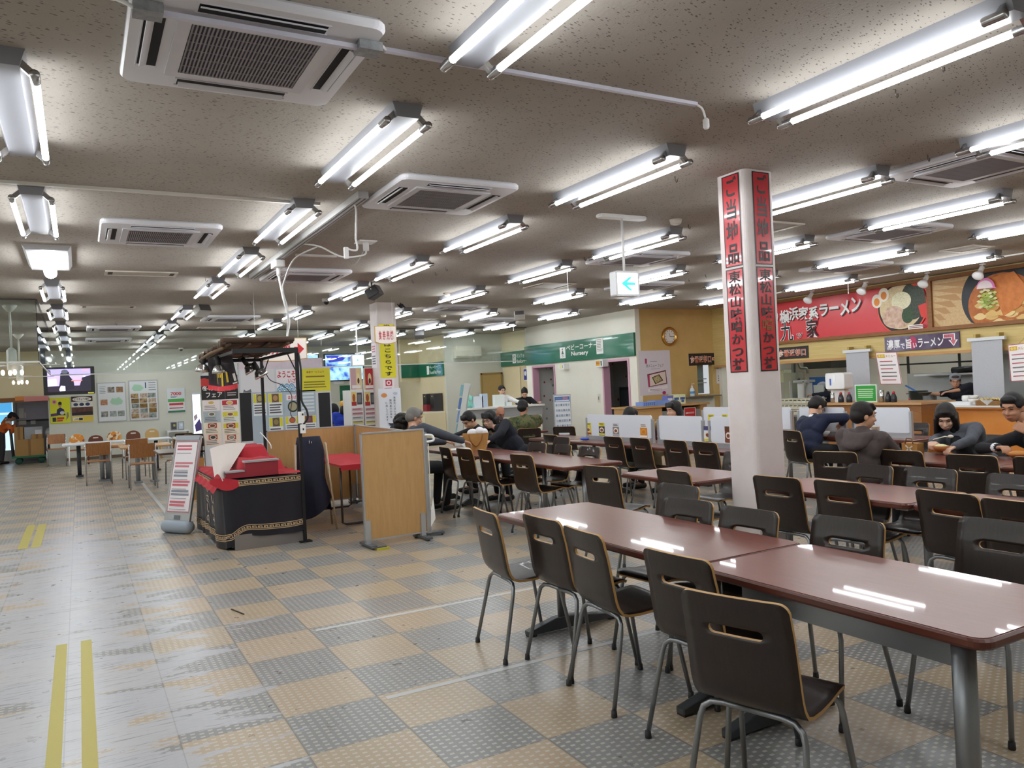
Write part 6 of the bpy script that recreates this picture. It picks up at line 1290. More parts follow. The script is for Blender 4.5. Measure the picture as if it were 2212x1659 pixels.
# ------------------------------------------------------------ ticket boards at the far pillar
MYP = 12.75
def mcard(sh, x0, y0, x1, y1, bg, bowl, acc=None, bowl2=None):
    sh.r(x0, y0, x1, y1, bg); w, h = x1-x0, y1-y0
    if acc: sh.r(x0+.06*w, y0+.06*h, x0+.94*w, y0+.46*h, acc)
    sh.r(x0+.24*w, y0+.06*h, x0+.76*w, y0+.46*h, bowl[1]); sh.e(x0+.5*w, y0+.27*h, .2*w, .17*h, '#e8e0d4'); sh.e(x0+.5*w, y0+.27*h, .16*w, .13*h, bowl[0])
    sh.lines(x0+.1*w, y0+.54*h, x0+.92*w, y0+.94*h, 3, '#6a6668', .35, .3, int(x0*99+y0*57))
a, b = PY(433, 762, MYP), PY(522, 1000, MYP); b.z = 0; t = thing('menu_board', 'white menu board with the winter fair poster, left of the ticket boards', 'board', ((a.x+b.x)/2, MYP, 0)); w = (b.x-a.x)/2; ox = (a.x+b.x)/2
MB().use(M('#d4d6da', .4)).bb(-w, w, 0, .05, .25, a.z).bb(-w, -w+.05, -.2, .25, 0, .25).bb(w-.05, w, -.2, .25, 0, .25).build('panel', t)
def face_(t, nm, ox, x0, y0, x1, y1, Y, fn):
    p, q = PY(x0, y0, Y), PY(x1, y1, Y); mb = MB(); sh = Sheet((p.x-ox, -.002, p.z), (q.x-p.x, 0, 0), (0, 0, q.z-p.z), (0, -1, 0), mb); fn(sh); return mb.build(nm, t)
def fair(sh):
    sh.r(0, 0, 1, 1, '#1a1517'); sh.poly([(0, .12), (.1, .1), (.2, .14), (.35, .08), (.5, .14), (.62, .1), (.62, .42), (0, .44)], '#b8302c'); sh.t('冬の旨', .02, .42, .5, .63, '#f0ece8', .02); sh.t('フェア', .12, .7, .56, .9, '#f0ece8', .01); sh.r(.63, .3, .645, 1, '#5a5456'); sh.lines(.7, .72, .96, .9, 2, '#a8a0a0', .5, .2, 3)
face_(t, 'fair_poster', ox, 433, 812, 515, 861, MYP, fair)
MC = [(('#c8a85a', '#e9d9d4'), '#e6dcdc', None), (('#d8b060', '#b8343a'), '#ece2e0', '#b8343a'), (('#6a6a5a', '#a9b0b4'), '#a9b4ba', None), (('#8a5a3a', '#d8ca3a'), '#e0e2da', '#d8ca3a'), (('#7a4a24', '#a83a2c'), '#e9d9c4', None), (('#7a4020', '#a83a2c'), '#e9d9c4', '#d8ca3a'), (('#3a3a34', '#a84a2c'), '#e9d5c6', None), (('#8a8478', '#a84a2c'), '#e9d5c6', None)]
for i in range(4):
    for j in range(2):
        def f_(sh, k=i*2+j): mcard(sh, 0, 0, 1, 1, MC[k][1], MC[k][0], MC[k][2])
        face_(t, 'menu_card', ox, 437+40*j+1.5*i, 864+25*i, 475+40*j+1.5*i, 887+25*i, MYP, f_)
a, b = PY(514, 772, MYP), PY(722, 1000, MYP); t = thing('menu_board', 'wide ticket menu board with a yellow notice and a wave poster', 'board', ((a.x+b.x)/2, MYP, 0)); w = (b.x-a.x)/2; ox = (a.x+b.x)/2
MB().use(M('#c9ccd2', .4)).bb(-w, w, 0, .06, .2, PY(600, 796, MYP).z).bb(-w, -w+.06, -.25, .3, 0, .2).bb(w-.06, w, -.25, .3, 0, .2).build('panel', t)
MB().use(mottled('lilac_top', '#cfc2cc', '#d8ccd6', 10, .6)).bb(-w+.01, w-.12, .01, .05, PY(600, 796, MYP).z, PY(600, 775, MYP).z).build('lilac_top_panel', t)
face_(t, 'white_sheet', ox, 519, 799, 594, 846, MYP, lambda sh: (sh.r(0, 0, 1, 1, '#d6d4d8'), sh.poly([(.05, .98), (.08, .84), (.14, .92), (.2, .9), (.28, .84), (.3, .98)], '#6a6a70')))
def wave(sh):
    sh.r(0, 0, 1, 1, '#e4dee2'); sh.t('ようこそ', .05, .08, .96, .38, '#c42a3a', .03); sh.t('いざ', .58, .42, .98, .62, '#c42a3a', .02)
    for r_ in range(2):
        for k in range(4-r_):
            cx_ = .14+.24*k+.12*r_; cy_ = .98-.14*r_
            for q, (rad, c_) in enumerate(((.15, '#5a9ac0'), (.11, '#dfe6ec'), (.085, '#5a9ac0'), (.05, '#dfe6ec'))): sh.poly([(min(max(cx_+rad*math.cos(PI+PI*z/12), 0), 1), cy_+rad*1.35*math.sin(PI+PI*z/12)) for z in range(13)], c_)
face_(t, 'wave_poster', ox, 596, 798, 641, 845, MYP, wave)
def yel(sh): sh.r(0, 0, 1, 1, '#d9cf2e'); sh.t('食券サービスより', .2, .1, .8, .2, '#a04a2a', .02); sh.lines(.18, .32, .82, .4, 1, '#8a6a20', .7, .1); sh.lines(.1, .56, .92, .9, 3, '#7a6a24', .4, .15, 6)
face_(t, 'yellow_notice', ox, 648, 797, 714, 844, MYP, yel)
for nm, x0, x1 in (('black_strip', 517, 541), ('black_strip', 687, 711)): face_(t, nm, ox, x0, 849, x1+6, 952, MYP, lambda sh: sh.r(0, 0, 1, 1, '#151417'))
face_(t, 'grey_panel', ox, 543, 848, 686, 948, MYP, lambda sh: sh.r(0, 0, 1, 1, '#a4b2bd'))
def big(sh, i, bowl, acc, rows=True): sh.k = 3; sh.r(0, 0, 1, 1, '#dfe3e6'); sh.r(.02, .02, .22, .42, acc); sh.r(.78, .02, .98, .42, acc); sh.r(.24, .02, .76, .42, bowl[1]); sh.e(.5, .22, .22, .17, '#5a4030'); sh.e(.5, .22, .18, .13, bowl[0]); sh.lines(.06, .5, .94, .96, 4, '#5a5860', .5, .15, i)
for i, (x0, y0, x1, y1, bw) in enumerate(((546, 851, 577, 897, ('#a89a5a', '#8a7a4a')), (579, 850, 611, 896, ('#b08a5a', '#7a5a3a')), (581, 902, 613, 948, ('#8a7a4a', '#6a5a34')), (616, 900, 648, 936, ('#c0603a', '#d8ccb8')), (651, 898, 684, 934, ('#7a5060', '#8a3a2c')))):
    face_(t, 'menu_card', ox, x0, y0, x1, y1, MYP, lambda sh, i=i, bw=bw: big(sh, i, bw, '#d6cb30'))
face_(t, 'menu_card', ox, 614, 848, 682, 894, MYP, lambda sh: (setattr(sh, 'k', 3), sh.r(0, 0, 1, 1, '#a9b8c4'), sh.r(.06, .1, .42, .34, '#efe6ea'), sh.t('温そば', .1, .14, .38, .3, '#b84a5a', .02), sh.e(.26, .62, .17, .25, '#26282a'), sh.e(.26, .62, .13, .18, '#a09a7a'), [sh.r(.54, .06+.15*q, .96, .14+.15*q, '#d6dde2') for q in range(6)]))
# ticket machines
for k, (x0, x1) in enumerate(((756, 784), (785, 814))):
    Y = 12.95; a, b = PY(x0, 843, Y), PY(x1, 843, Y); t = thing('ticket_machine', 'white meal ticket machine before the far pillar, %s of the pair' % ('left' if k == 0 else 'right'), 'ticket machine', ((a.x+b.x)/2, Y, 0), 0, 'ticket machines'); w = (b.x-a.x)/2
    MB().use(M('#e3e1e0', .4)).bb(-w+.005, w-.005, 0, .45, 0, a.z).build('casing', t); h = a.z
    mb = MB(); sh = Sheet((-w+.02, -.001, h-.03), (2*w-.04, 0, 0), (0, 0, -.85), (0, -1, 0), mb); sh.r(0, 0, .45, .28, '#e0c878'); sh.e(.22, .12, .14, .08, '#a85030'); sh.r(.0, .2, .45, .28, '#a82c30'); sh.r(.5, .02, .98, .26, '#4a4648'); sh.r(.56, .06, .9, .22, '#77757a')
    for i in range(7):
        sh.r(.0, .33+.085*i, 1, .385+.085*i, ('#c8a0a4', '#c89a9e', '#b8b8c0', '#cfc06a', '#c8c0a0', '#cfc06a', '#c89a9e')[i]); sh.lines(.05, .34+.085*i, .95, .375+.085*i, 1, '#8a4a50' if i < 2 else '#7a7468', .5, .2, i)
    mb.build('button_panel', t); mb = MB().use(M('#e9e4e2', .4)).bb(-w+.01, w-.01, .0, .02, h, h+.38); sh = Sheet((-w+.02, -.001, h+.37), (2*w-.04, 0, 0), (0, 0, -.36), (0, -1, 0), mb); sh.r(0, 0, 1, 1, '#c8a0a4' if k == 0 else '#b82830'); sh.r(.5 if k == 0 else -.0, 0, 1 if k == 0 else .1, 1, '#e0c890'); sh.e(.72 if k == 0 else .5, .5, .16, .28, '#e8d8a8'); sh.e(.72 if k == 0 else .5, .6, .1, .14, '#5a3024'); sh.r(.1, .8, .9, .95, '#efe6e4'); mb.build('top_poster', t)

# ------------------------------------------------------------ on the ceiling
tag(MB().use(M('#bdbcbc', .35, .3)).bb(1.885, 1.965, 5.62, 9.9, CE-.05, CE).use(M('#4a484a', .5)).bb(1.90, 1.912, 5.64, 9.88, CE-.053, CE-.05).bb(1.938, 1.95, 5.64, 9.88, CE-.053, CE-.05).build('power_track'), 'long grey power track on the ceiling above the stall aisle', 'track')
tag(MB().use(white_pl).prism(rrect(1.87, 1.98, 8.4, 8.62, .02), CE-.13, CE-.055, 'z', .006).use(white_pl, True).tube([(1.925, 8.5, CE-.13), (1.925, 8.5, CE-.22)], .02, 8).build('junction_box'), 'white box under the power track where the stall cable drops', 'box')
cable('hanging_cable', 'white cable dropping from the ceiling box to the stall roof', [(1.925, 8.5, CE-.2), (1.93, 8.47, 2.7), (1.95, 8.42, 2.5), (1.99, 8.4, 2.3), (1.95, 8.35, 2.12), (1.93, 8.3, 2.03)], .011)
cable('hanging_cable', 'grey cable looping from the power track beside the white one', [(2.1, 7.6, CE-.06), (2.0, 8.1, CE-.1), (1.955, 8.4, CE-.3), (1.95, 8.44, 2.6), (1.98, 8.4, 2.4), (1.95, 8.36, 2.1)], .009, M('#c6c4c2', .5))
cable('hanging_cable', 'white cord with a plug hanging from the near end of the track', [(1.93, 5.85, CE-.05), (1.935, 5.84, 2.9), (1.93, 5.85, 2.75), (1.925, 5.85, 2.68)], .008)
p = PY(748, 548, 5.85); tag(MB().use(white_pl).prism(rrect(p.x-.018, p.x+.018, 5.835, 5.865, .008), p.z-.04, p.z+.05, 'z', .004).build('plug'), 'white plug at the end of the hanging cord', 'plug'); cable('cord_end', 'lower part of the hanging white cord', [(1.925, 5.85, 2.69), (1.93, 5.85, 2.6), (p.x, 5.85, p.z+.04)], .008)
s_ = PZ(790, 522, 3); t = thing('ceiling_socket', 'white ceiling socket feeding the looped cable', 'socket', (s_.x, s_.y, CE)); MB().use(white_pl).bb(-.09, .09, -.09, .09, -.012, 0).build('plate', t); MB().use(white_pl, True).tube([(0, 0, -.012), (0, 0, -.09)], .03, 10).build('plug', t)
cable('looped_cable', 'white cable sagging between the ceiling socket and the track', [(s_.x, s_.y, CE-.09), (s_.x-.04, s_.y-.02, CE-.14), (s_.x-.25, s_.y, CE-.16), (s_.x-.45, s_.y+.05, CE-.06), (1.97, s_.y+.1, CE-.03)], .009)
tag(MB().use(white_pl).bb(2.08, 2.52, 8.33, 8.37, CE-.02, CE).build('ceiling_conduit'), 'short white conduit beside the ceiling box', 'conduit'); cable('thin_cable', 'thin cable sagging from the short white conduit', [(2.52, 8.35, CE-.015), (2.6, 8.3, CE-.03), (2.66, 8.2, CE-.12), (2.7, 8.1, CE-.06), (2.71, 8.0, CE-.01)], .005, M('#c4c2c0', .5))
cc_ = M('#d8d6e4', .4)
tag(MB().use(cc_).bb(1.235, 3.03, 3.215, 3.24, CE-.018, CE).build('cable_duct'), 'long white cable duct across the ceiling before the first lights', 'duct'); cable('duct_end_cable', 'white cable end with a socket hanging from the cable duct', [(3.03, 3.228, CE-.01), (3.07, 3.225, CE-.03), (3.085, 3.22, CE-.08)], .006); tag(MB().use(white_pl, True).lathe([(.012, 0), (.018, .01), (.018, .05), (.008, .06)], (3.088, 3.22, CE-.14), 10).build('cable_socket'), 'white socket at the end of the cable duct', 'socket')
tag(MB().use(cc_).bb(.24, 1.11, 3.11, 3.132, CE-.078, CE-.059).build('cable_duct'), 'white cable duct taped under the largest air conditioner', 'duct')
gt = mottled('grey_tape', '#7b7d80', '#9a9c9f', 30, .4, .3, .3)
for x, lab in ((.28, 'grey tape holding the duct at the left side of the largest air conditioner'), (1.12, 'grey tape holding the duct at the right corner of the largest air conditioner')): tag(MB().use(gt).bb(x-.05, x+.05, 3.08, 3.165, CE-.084, CE-.046).build('tape'), lab, 'tape')
cable('duct_end_cable', 'short white cable between the two cable ducts', [(1.17, 3.12, CE-.06), (1.2, 3.17, CE-.02), (1.24, 3.225, CE-.01)], .006); cable('duct_end_cable', 'white cable from the largest air conditioner to the left ceiling', [(.24, 3.12, CE-.066), (.18, 3.13, CE-.04), (.08, 3.2, CE-.006)], .008)
tag(MB().use(M('#d5d0c9', .5)).bb(-.9, 1.72, 6.06, 6.09, CE-.02, CE).build('ceiling_trim'), 'thin pale trim crossing the ceiling behind the first lights at left', 'trim')
def vent(x, y, w, d, lab, slot=True):
    t = thing('ceiling_vent', lab, 'vent', (x, y, CE), 0, 'ceiling vents'); mb = MB().use(M('#c9c1b4', .5))
    for a in ((-w, w, -d, -d+.03), (-w, w, d-.03, d), (-w, -w+.03, -d+.03, d-.03), (w-.03, w, -d+.03, d-.03)): mb.bb(*a, -.014, 0)
    mb.build('frame', t); MB().use(M('#5a534c', .7) if slot else M('#aaa39b', .8)).bb(-w+.03, w-.03, -d+.03, d-.03, -.006, -.001).build('backing', t)
    if slot: MB().use(M('#b9b1a6', .5)).bb(-w+.08, w-.08, -d+.06, d-.05, -.01, -.006).build('flap', t)
vent(.70, 10.0, .38, .16, 'slotted ceiling vent in the middle of the left ceiling'); vent(.46, 13.5, .38, .16, 'slotted ceiling vent before the hung glass at left'); vent(6.4, 10.2, .3, .3, 'square ceiling vent right of the brightest middle light'); vent(6.5, 15.6, .3, .25, 'square ceiling vent before the information corner'); vent(2.6, 17.4, .38, .16, 'slotted ceiling vent above the ticket boards')
vent(6.3, 5.7, .23, .23, 'flush square ceiling hatch right of the pillar', False); vent(10.2, 6.0, .23, .23, 'flush square ceiling hatch before the udon picture', False)
for x, y, lab in ((5.04, 5.72, 'round smoke detector near the arrow box rod'), (5.16, 11.28, 'round smoke detector in the middle distance'), (6.6, 14.65, 'round smoke detector before the information corner')):
    tag(MB().use(M('#ddd6cb', .5), True).lathe([(.03, -.05), (.05, -.04), (.055, -.02), (.06, 0)], (x, y, CE), 16).build('smoke_detector'), lab, 'detector', 'smoke detectors')
def dome(x, y, lab): t = thing('dome_camera', lab, 'camera', (x, y, CE), 0, 'dome cameras'); MB().use(white_pl, True).lathe([(.055, -.05), (.065, -.04), (.065, 0)], (0, 0, 0), 16).build('base', t); MB().use(M('#1a1b1e', .1), True).ball((0, 0, -.055), (.045, .045, .045), 12, 8).build('dome', t)
dome(3.48, 12.18, 'dome camera left of the far pillar'); dome(2.6, 23.9, 'dome camera behind the hung glass')
def wspk(px, py, X, Y, m, lab, rz=0.4):
    p = PY(px, py, Y); t = thing('ceiling_speaker', lab, 'speaker', (p.x, Y, CE), rz, 'ceiling speakers'); dz = p.z-CE; R = Matrix.Translation((0, 0, dz)) @ Matrix.Rotation(-.5, 4, 'X'); mb = MB(); mb.T = R; mb.use(m).prism(rrect(-.11, .11, -.07, .07, .02), -.09, .09, 'y', .01).build('cabinet', t); mb = MB(); mb.T = R; mb.use(M('#6a686a', .8)).bb(-.09, .09, -.093, -.09, -.055, .055).build('grille', t); MB().use(M('#8a8886', .4, .5), True).tube([(0, .03, 0), (0, .03, dz+.05)], .014, 8).build('bracket', t)
wspk(437, 671, 0, 13.2, M('#c9c7c4', .5), 'pale box speaker hanging over the back of the aisle'); wspk(808, 632, 0, 10.3, M('#3a393c', .5), 'dark box speaker hanging before the far pillar', .9); wspk(1122, 680, 0, 13.9, M('#cbc8c4', .5), 'pale box speaker hanging before the nursery wall', -.5); wspk(906, 723, 0, 17.3, M('#6a6a6c', .5), 'grey box speaker near the green tea sign', -.4)
mb = MB().use(black, True)
for k in range(4): mb.tube([(4.88+.05*math.cos(a)+.01*k, 12.6+.05*math.sin(a), CE-.04-.012*k+.012*math.sin(3*a)) for a in [2*PI*q/16 for q in range(16)]], .007, 6, True)
mb.tube([(4.9, 12.65, CE-.04), (4.9, 12.65, CE)], .008, 6); tag(mb.build('cable_coil'), 'coil of black cable on the ceiling beside the far pillar', 'cable')
hk = M('#6a635c', .4, .6); rr = random.Random(11)
for k, (x, y) in enumerate(((1458, 381), (2034, 135), (1934, 193), (2004, 335), (1906, 358), (963, 578), (940, 588), (890, 605), (444, 601), (541, 652), (645, 655), (1487, 485), (1524, 593), (1487, 602), (1262, 555), (189, 696), (250, 697))):
    p = PZ(x, y, CE); mb = MB().use(hk, True).tube([(p.x, p.y, CE), (p.x, p.y, CE-.03), (p.x+.012, p.y, CE-.045), (p.x+.022, p.y, CE-.035), (p.x+.02, p.y, CE-.02)], .0035, 6); tag(mb.build('ceiling_hook'), 'small bare metal hook screwed into the ceiling', 'hook', 'bare ceiling hooks')
def fan(px, Y, lab):
    p = PY(px, 700, Y); t = thing('ceiling_fan', lab, 'ceiling fan', (p.x, Y, CE), 0, 'ceiling fans behind the glass'); w_ = M('#e6e4dc', .4)
    MB().use(w_, True).lathe([(.03, -.1), (.09, -.03), (.1, 0)], (0, 0, 0), 16).build('canopy', t); MB().use(w_, True).tube([(0, 0, -.08), (0, 0, -.62)], .016, 10).build('rod', t); MB().use(w_, True).lathe([(.05, -.95), (.065, -.93), (.065, -.66), (.03, -.62)], (0, 0, 0), 14).build('motor', t)
    for k in range(4):
        mb = MB(); mb.T = Matrix.Rotation(k*PI/2+.3, 4, 'Z'); mb.use(w_).prism(rrect(.1, .62, -.06, .06, .04), -.875, -.865); mb.build('blade', t)
        mb = MB(); mb.T = Matrix.Rotation(k*PI/2+.3, 4, 'Z'); mb.use(M('#fff6e6', .3, emit=1.3), True).ball((.12, 0, -.98), (.026, .026, .042), 10, 7); mb.build('lamp_shade', t)
fan(22, 13.4, 'white ceiling fan behind the hung glass at the left edge'); fan(38, 18.6, 'white ceiling fan farther back behind the hung glass')
# ------------------------------------------------------------ on the floor
yt = M('#b3a548', .45)
for k, (x0, x1) in enumerate(((-.135, -.075), (.0, .06))):
    tag(MB().use(yt).bb(x0-.05, x1-.05, 2.2, 5.72, 0, .0012).build('floor_tape'), 'yellow tape stripe on the near floor, %s of the pair' % ('left' if k == 0 else 'right'), 'tape'); q = (PZ(66, 1140, 0), PZ(90, 1140, 0))[k]
    tag(MB().use(yt).bb(q.x-.045, q.x+.045, 9.85, 11.75, 0, .0012).build('floor_tape'), 'faded yellow tape stripe on the far floor, %s of the pair' % ('left' if k == 0 else 'right'), 'tape')
wt = M('#c2c1c0', .4)
for x0, y, lab in ((1.255, 4.985, 'white floor tape passing the far chair of the front table'), (1.255, 3.675, 'white floor tape passing the second chair of the front table')): tag(MB().use(wt).bb(x0, 3.4, y-.02, y+.02, 0, .0012).build('floor_tape'), lab, 'tape')
tag(MB().use(wt).bb(.95, 1.0, 11.0, 17.0, 0, .0012).build('floor_tape'), 'pale tape line on the floor left of the display case', 'tape')
p, q = PZ(500, 1317, 0), PZ(527, 1328, 0); tag(MB().use(M('#3a332e', .6)).bar((p.x, p.y, .004), (q.x, q.y, .004), .008, .006).build('stick'), 'thin dark scrap lying on the floor tiles', 'scrap')
# ------------------------------------------------------------ on the tables
t = thing('paper_bag', 'brown paper bag with drawn handles and white cloth on top', 'bag', (4.36, 8.86, .70), -.5)
mb = MB().use(mottled('bag_paper', '#b07f42', '#c08f50', 12, .75, .2)); h_ = .215; P8 = [(-.12, -.07, 0), (.12, -.07, 0), (.12, .07, 0), (-.12, .07, 0), (-.165, -.08, h_), (.165, -.08, h_), (.165, .08, h_), (-.165, .08, h_)]
mb.add(P8, [(0, 3, 2, 1), (0, 1, 5, 4), (1, 2, 6, 5), (2, 3, 7, 6), (3, 0, 4, 7)]); mb.add([(x*.97, y*.94, z) for x, y, z in P8], [(0, 1, 2, 3), (4, 5, 1, 0), (5, 6, 2, 1), (6, 7, 3, 2), (7, 4, 0, 3)]); mb.build('bag_body', t)
mb = MB().use(M('#8a5c2c', .7), True)
for y in (-.083, .083): mb.tube([(-.085, y*1.0, .20), (-.07, y*.99, .13), (-.03, y*.95, .07), (0, y*.93, .05), (.03, y*.95, .07), (.07, y*.99, .13), (.085, y*1.0, .20)], .007, 6)
mb.build('handle', t); MB().use(M('#e9e6ea', .8), True).ball((-.04, 0, .22), (.07, .05, .05), 12, 8).ball((.05, .01, .235), (.06, .05, .055), 12, 8).ball((.11, 0, .22), (.045, .045, .05), 12, 8).build('white_cloth', t)
mb = MB().use(M('#dfe2da', .35)); mb.bb(4.1, 4.5, 9.05, 9.35, .701, .706); tag(mb.build('paper_sheet'), 'white sheet on the bag table before the reaching hand', 'paper'); tag(MB().use(M('#e2e6e6', .3), True).lathe([(.04, 0), (.075, .03), (.085, .06), (.078, .06), (.04, .01)], (4.42, 9.22, .7065), 16).build('bowl'), 'white bowl behind the brown paper bag', 'bowl'); tag(MB().use(M('#d9dbdd', .3), True).ball((4.12, 8.72, .73), (.09, .07, .03), 12, 8).build('wrapper'), 'crumpled clear wrapper left of the brown paper bag', 'wrapper')
tag(MB().use(M('#e9e7e6', .35), True).lathe([(.035, 0), (.07, .035), (.08, .06), (.074, .06), (.035, .01)], (7.82, 6.43, .701), 16).build('bowl'), 'white bowl before the person in the navy sweater', 'bowl')
p = PZ(1950, 977, .7); tag(MB().use(M('#e9e2d4', .5), True).lathe([(.03, 0), (.038, .075), (.04, .08), (.034, .075), (.026, .005)], (6.6, 4.68, .701), 14).build('paper_cup'), 'white paper cup standing left of the patterned paper bag', 'cup')
t = thing('paper_bag', 'small tan paper bag with a white mark between the eaters', 'bag', (6.66, 4.5, .7)); MB().use(mottled('tan_bag', '#a8783c', '#b98a4a', 12, .7, .2)).bb(-.05, .05, -.075, .075, 0, .095).build('bag_body', t); MB().use(M('#8a6230', .7), True).tube([(-.051, -.04, .09), (-.051, -.025, .14), (-.051, .025, .14), (-.051, .04, .09)], .005, 6).build('handle', t)
mb = MB().use(M('#e6dcc6', .6)); mb.bar((-.052, -.03, .02), (-.052, .035, .075), .012, .004, (1, 0, 0)).bar((-.052, .03, .025), (-.052, -.03, .07), .012, .004, (1, 0, 0)); mb.build('white_mark', t)
tag(MB().use(M('#c9c4c0', .5)).bb(6.35, 6.5, 3.72, 3.95, .701, .704).build('napkin'), 'flat paper napkin on the table before the cardigan wearer', 'napkin'); tag(MB().use(M('#a8622c', .5), True).lathe([(.04, 0), (.07, .025), (.085, .04), (.06, .04)], (6.7, 3.6, .701), 16).use(M('#c98a44', .6), True).ball((6.7, 3.6, .745), (.07, .07, .02), 12, 8).build('food_bowl'), 'shallow brown dish of food before the person in the dark suit', 'dish')
tag(MB().use(M('#e9e4da', .4)).bb(6.4, 6.42, 3.2, 3.42, .701, .709).build('chopsticks'), 'pair of pale chopsticks at the right edge of the eating table', 'chopsticks')
# ============================================================ people
def fuse(mb, voxel, smooth=5):
    """melt overlapping limbs into one continuous skin"""
    o = mb.build('blob', None, (0, 0, 0)); m = o.modifiers.new('r', 'REMESH'); m.mode = 'VOXEL'; m.voxel_size = voxel; m.use_smooth_shade = True
    s = o.modifiers.new('s', 'SMOOTH'); s.factor = .5; s.iterations = smooth
    me = bpy.data.meshes.new_from_object(o.evaluated_get(bpy.context.evaluated_depsgraph_get()))
    n = len(me.vertices); co = np.empty(n*3); me.vertices.foreach_get('co', co); co = co.reshape(-1, 3); fs = [tuple(p.vertices) for p in me.polygons]
    old = o.data; bpy.data.objects.remove(o); bpy.data.meshes.remove(old); bpy.data.meshes.remove(me)
    return [tuple(c) for c in co], fs
def fused(name, mb, mat, voxel, parent, smooth=5):
    vs, fs = fuse(mb, voxel, smooth); return MB().use(mat, True).add(vs, fs).build(name, parent)
n = Nodes('camouflage'); f1 = n.noise(n.pos, 9, 4, .7); f2 = n.noise(n.comb(*[n.math('ADD', c, 7.3) for c in n.sep(n.pos)]), 14, 4, .7)
camo = n.mix(n.math('GREATER_THAN', f1, .52), '#5b6038', '#3f4a2a'); camo = n.mix(n.math('GREATER_THAN', f2, .57), camo, '#6b5138'); camo_m = n.out(n.mix(n.math('LESS_THAN', f2, .40), camo, '#1e2118'), .8)
def cloth(nm, c, rough=.85):
    a = lin(c); return mottled(nm, c, '#%02x%02x%02x' % tuple(min(255, int(int(c[i:i+2], 16)*1.12)+3) for i in (1, 3, 5)), 14, rough, .12)
eye_w, eye_d, brow_c = M('#e6e0da', .3), M('#1c1412', .25), M('#231815', .7)
def ik(a, b, l1, l2, pole):
    d = b-a; L = min(d.length, (l1+l2)*.995); d = d.normalized(); x = (l1*l1-l2*l2+L*L)/(2*L); h = math.sqrt(max(l1*l1-x*x, 0)); p = pole-d*pole.dot(d)
    return a+d*x+p.normalized()*h, a+d*L
def hand(mb, w, d, up, side, curl=.5, s=1.0, spread=.12):
    """palm, four unequal bent fingers and a thumb from the side of the palm; up = back of the hand"""
    d = d.normalized(); up = (up-d*up.dot(d)).normalized(); r = d.cross(up)*side; kn = w+d*.085*s; tips = []
    for k in range(-1, 3): mb.caps(w+r*(.008*(k-.5))*s, kn+r*(.020*(k-.5))*s, .016*s, .013*s, 8)
    for k, ln in zip(range(4), (.070, .080, .074, .058)):
        b = kn+r*(.020*(k-1.5))*s; a1 = curl*.9; f1 = (d*math.cos(a1)-up*math.sin(a1)+r*spread*(k-1.5)*.5).normalized(); m1 = b+f1*ln*.5*s; a2 = curl*2.0; f2 = d*math.cos(a2)-up*math.sin(a2); m2 = m1+f2*ln*.32*s; f3 = d*math.cos(curl*2.7)-up*math.sin(curl*2.7)
        mb.caps(b, m1, .0095*s, .0088*s, 8).caps(m1, m2, .0088*s, .0082*s, 8).caps(m2, m2+f3*ln*.24*s, .0082*s, .0072*s, 8)
    t0 = w+d*.025*s-r*.026*s; t1 = t0+(d*.75-r*.62-up*.25).normalized()*.042*s; mb.caps(w+d*.015*s, t0, .016*s, .014*s, 8).caps(t0, t1, .0125*s, .0105*s, 8).caps(t1, t1+(d*.95-r*.1-up*.45).normalized()*.032*s, .0105*s, .0085*s, 8)
def head_blobs(mb, c, R, s=1.0, bald=False):
    P = lambda x, y, z: c+R @ (Vector((x, y, z))*s)
    mb.ball(P(0, -.012, .035), (.074*s, .094*s, .084*s), 20, 14, R).ball(P(0, .022, -.04), (.060*s, .066*s, .074*s), 18, 12, R).ball(P(0, .038, -.088), (.030*s, .032*s, .024*s), 12, 8, R)
    mb.caps(P(0, .083, .012), P(0, .102, -.024), .009*s, .0145*s, 8).ball(P(0, .080, .036), (.052*s, .016*s, .013*s), 12, 8, R)
    for sx in (-1, 1): mb.ball(P(sx*.074, -.012, -.008), (.011*s, .022*s, .032*s), 10, 8, R).ball(P(sx*.036, .062, -.026), (.022*s, .022*s, .022*s), 10, 8, R).ball(P(sx*.011, .095, -.026), (.009*s, .010*s, .008*s), 8, 6, R)
    mb.ball(P(0, .084, -.058), (.026*s, .012*s, .013*s), 10, 8, R)
def face(mb, c, R, s=1.0, lips='#a8605a', brows=True, smile=0.0, closed=False):
    P = lambda x, y, z: c+R @ (Vector((x, y, z))*s)
    for sx in (-1, 1):
        if not closed: mb.use(eye_w, True).ball(P(sx*.031, .0765, .012), (.0135*s, .008*s, .0058*s), 10, 8, R)
        mb.use(eye_d, True).ball(P(sx*.031, .0815 if not closed else .0795, .0115), (.0062*s if not closed else .014*s, .0045*s, .0058*s if not closed else .0025*s), 8, 6, R); mb.use(brow_c, True).tube([P(sx*.016, .092, .035), P(sx*.032, .090, .041), P(sx*.048, .079, .035)], .0036*s, 6)
        mb.use(eye_d, True).tube([P(sx*.018, .0835, .0145), P(sx*.031, .0858, .0185), P(sx*.045, .0775, .0135)], .0017*s, 5)
    mb.use(M(lips, .45), True).tube([P(-.023, .088, -.058+smile), P(-.009, .0955, -.0555), P(0, .0965, -.057), P(.009, .0955, -.0555), P(.023, .088, -.058+smile)], [.002*s, .0042*s, .0042*s, .0042*s, .002*s], 6).ball(P(0, .0935, -.0645), (.015*s, .005*s, .0045*s), 8, 6, R)
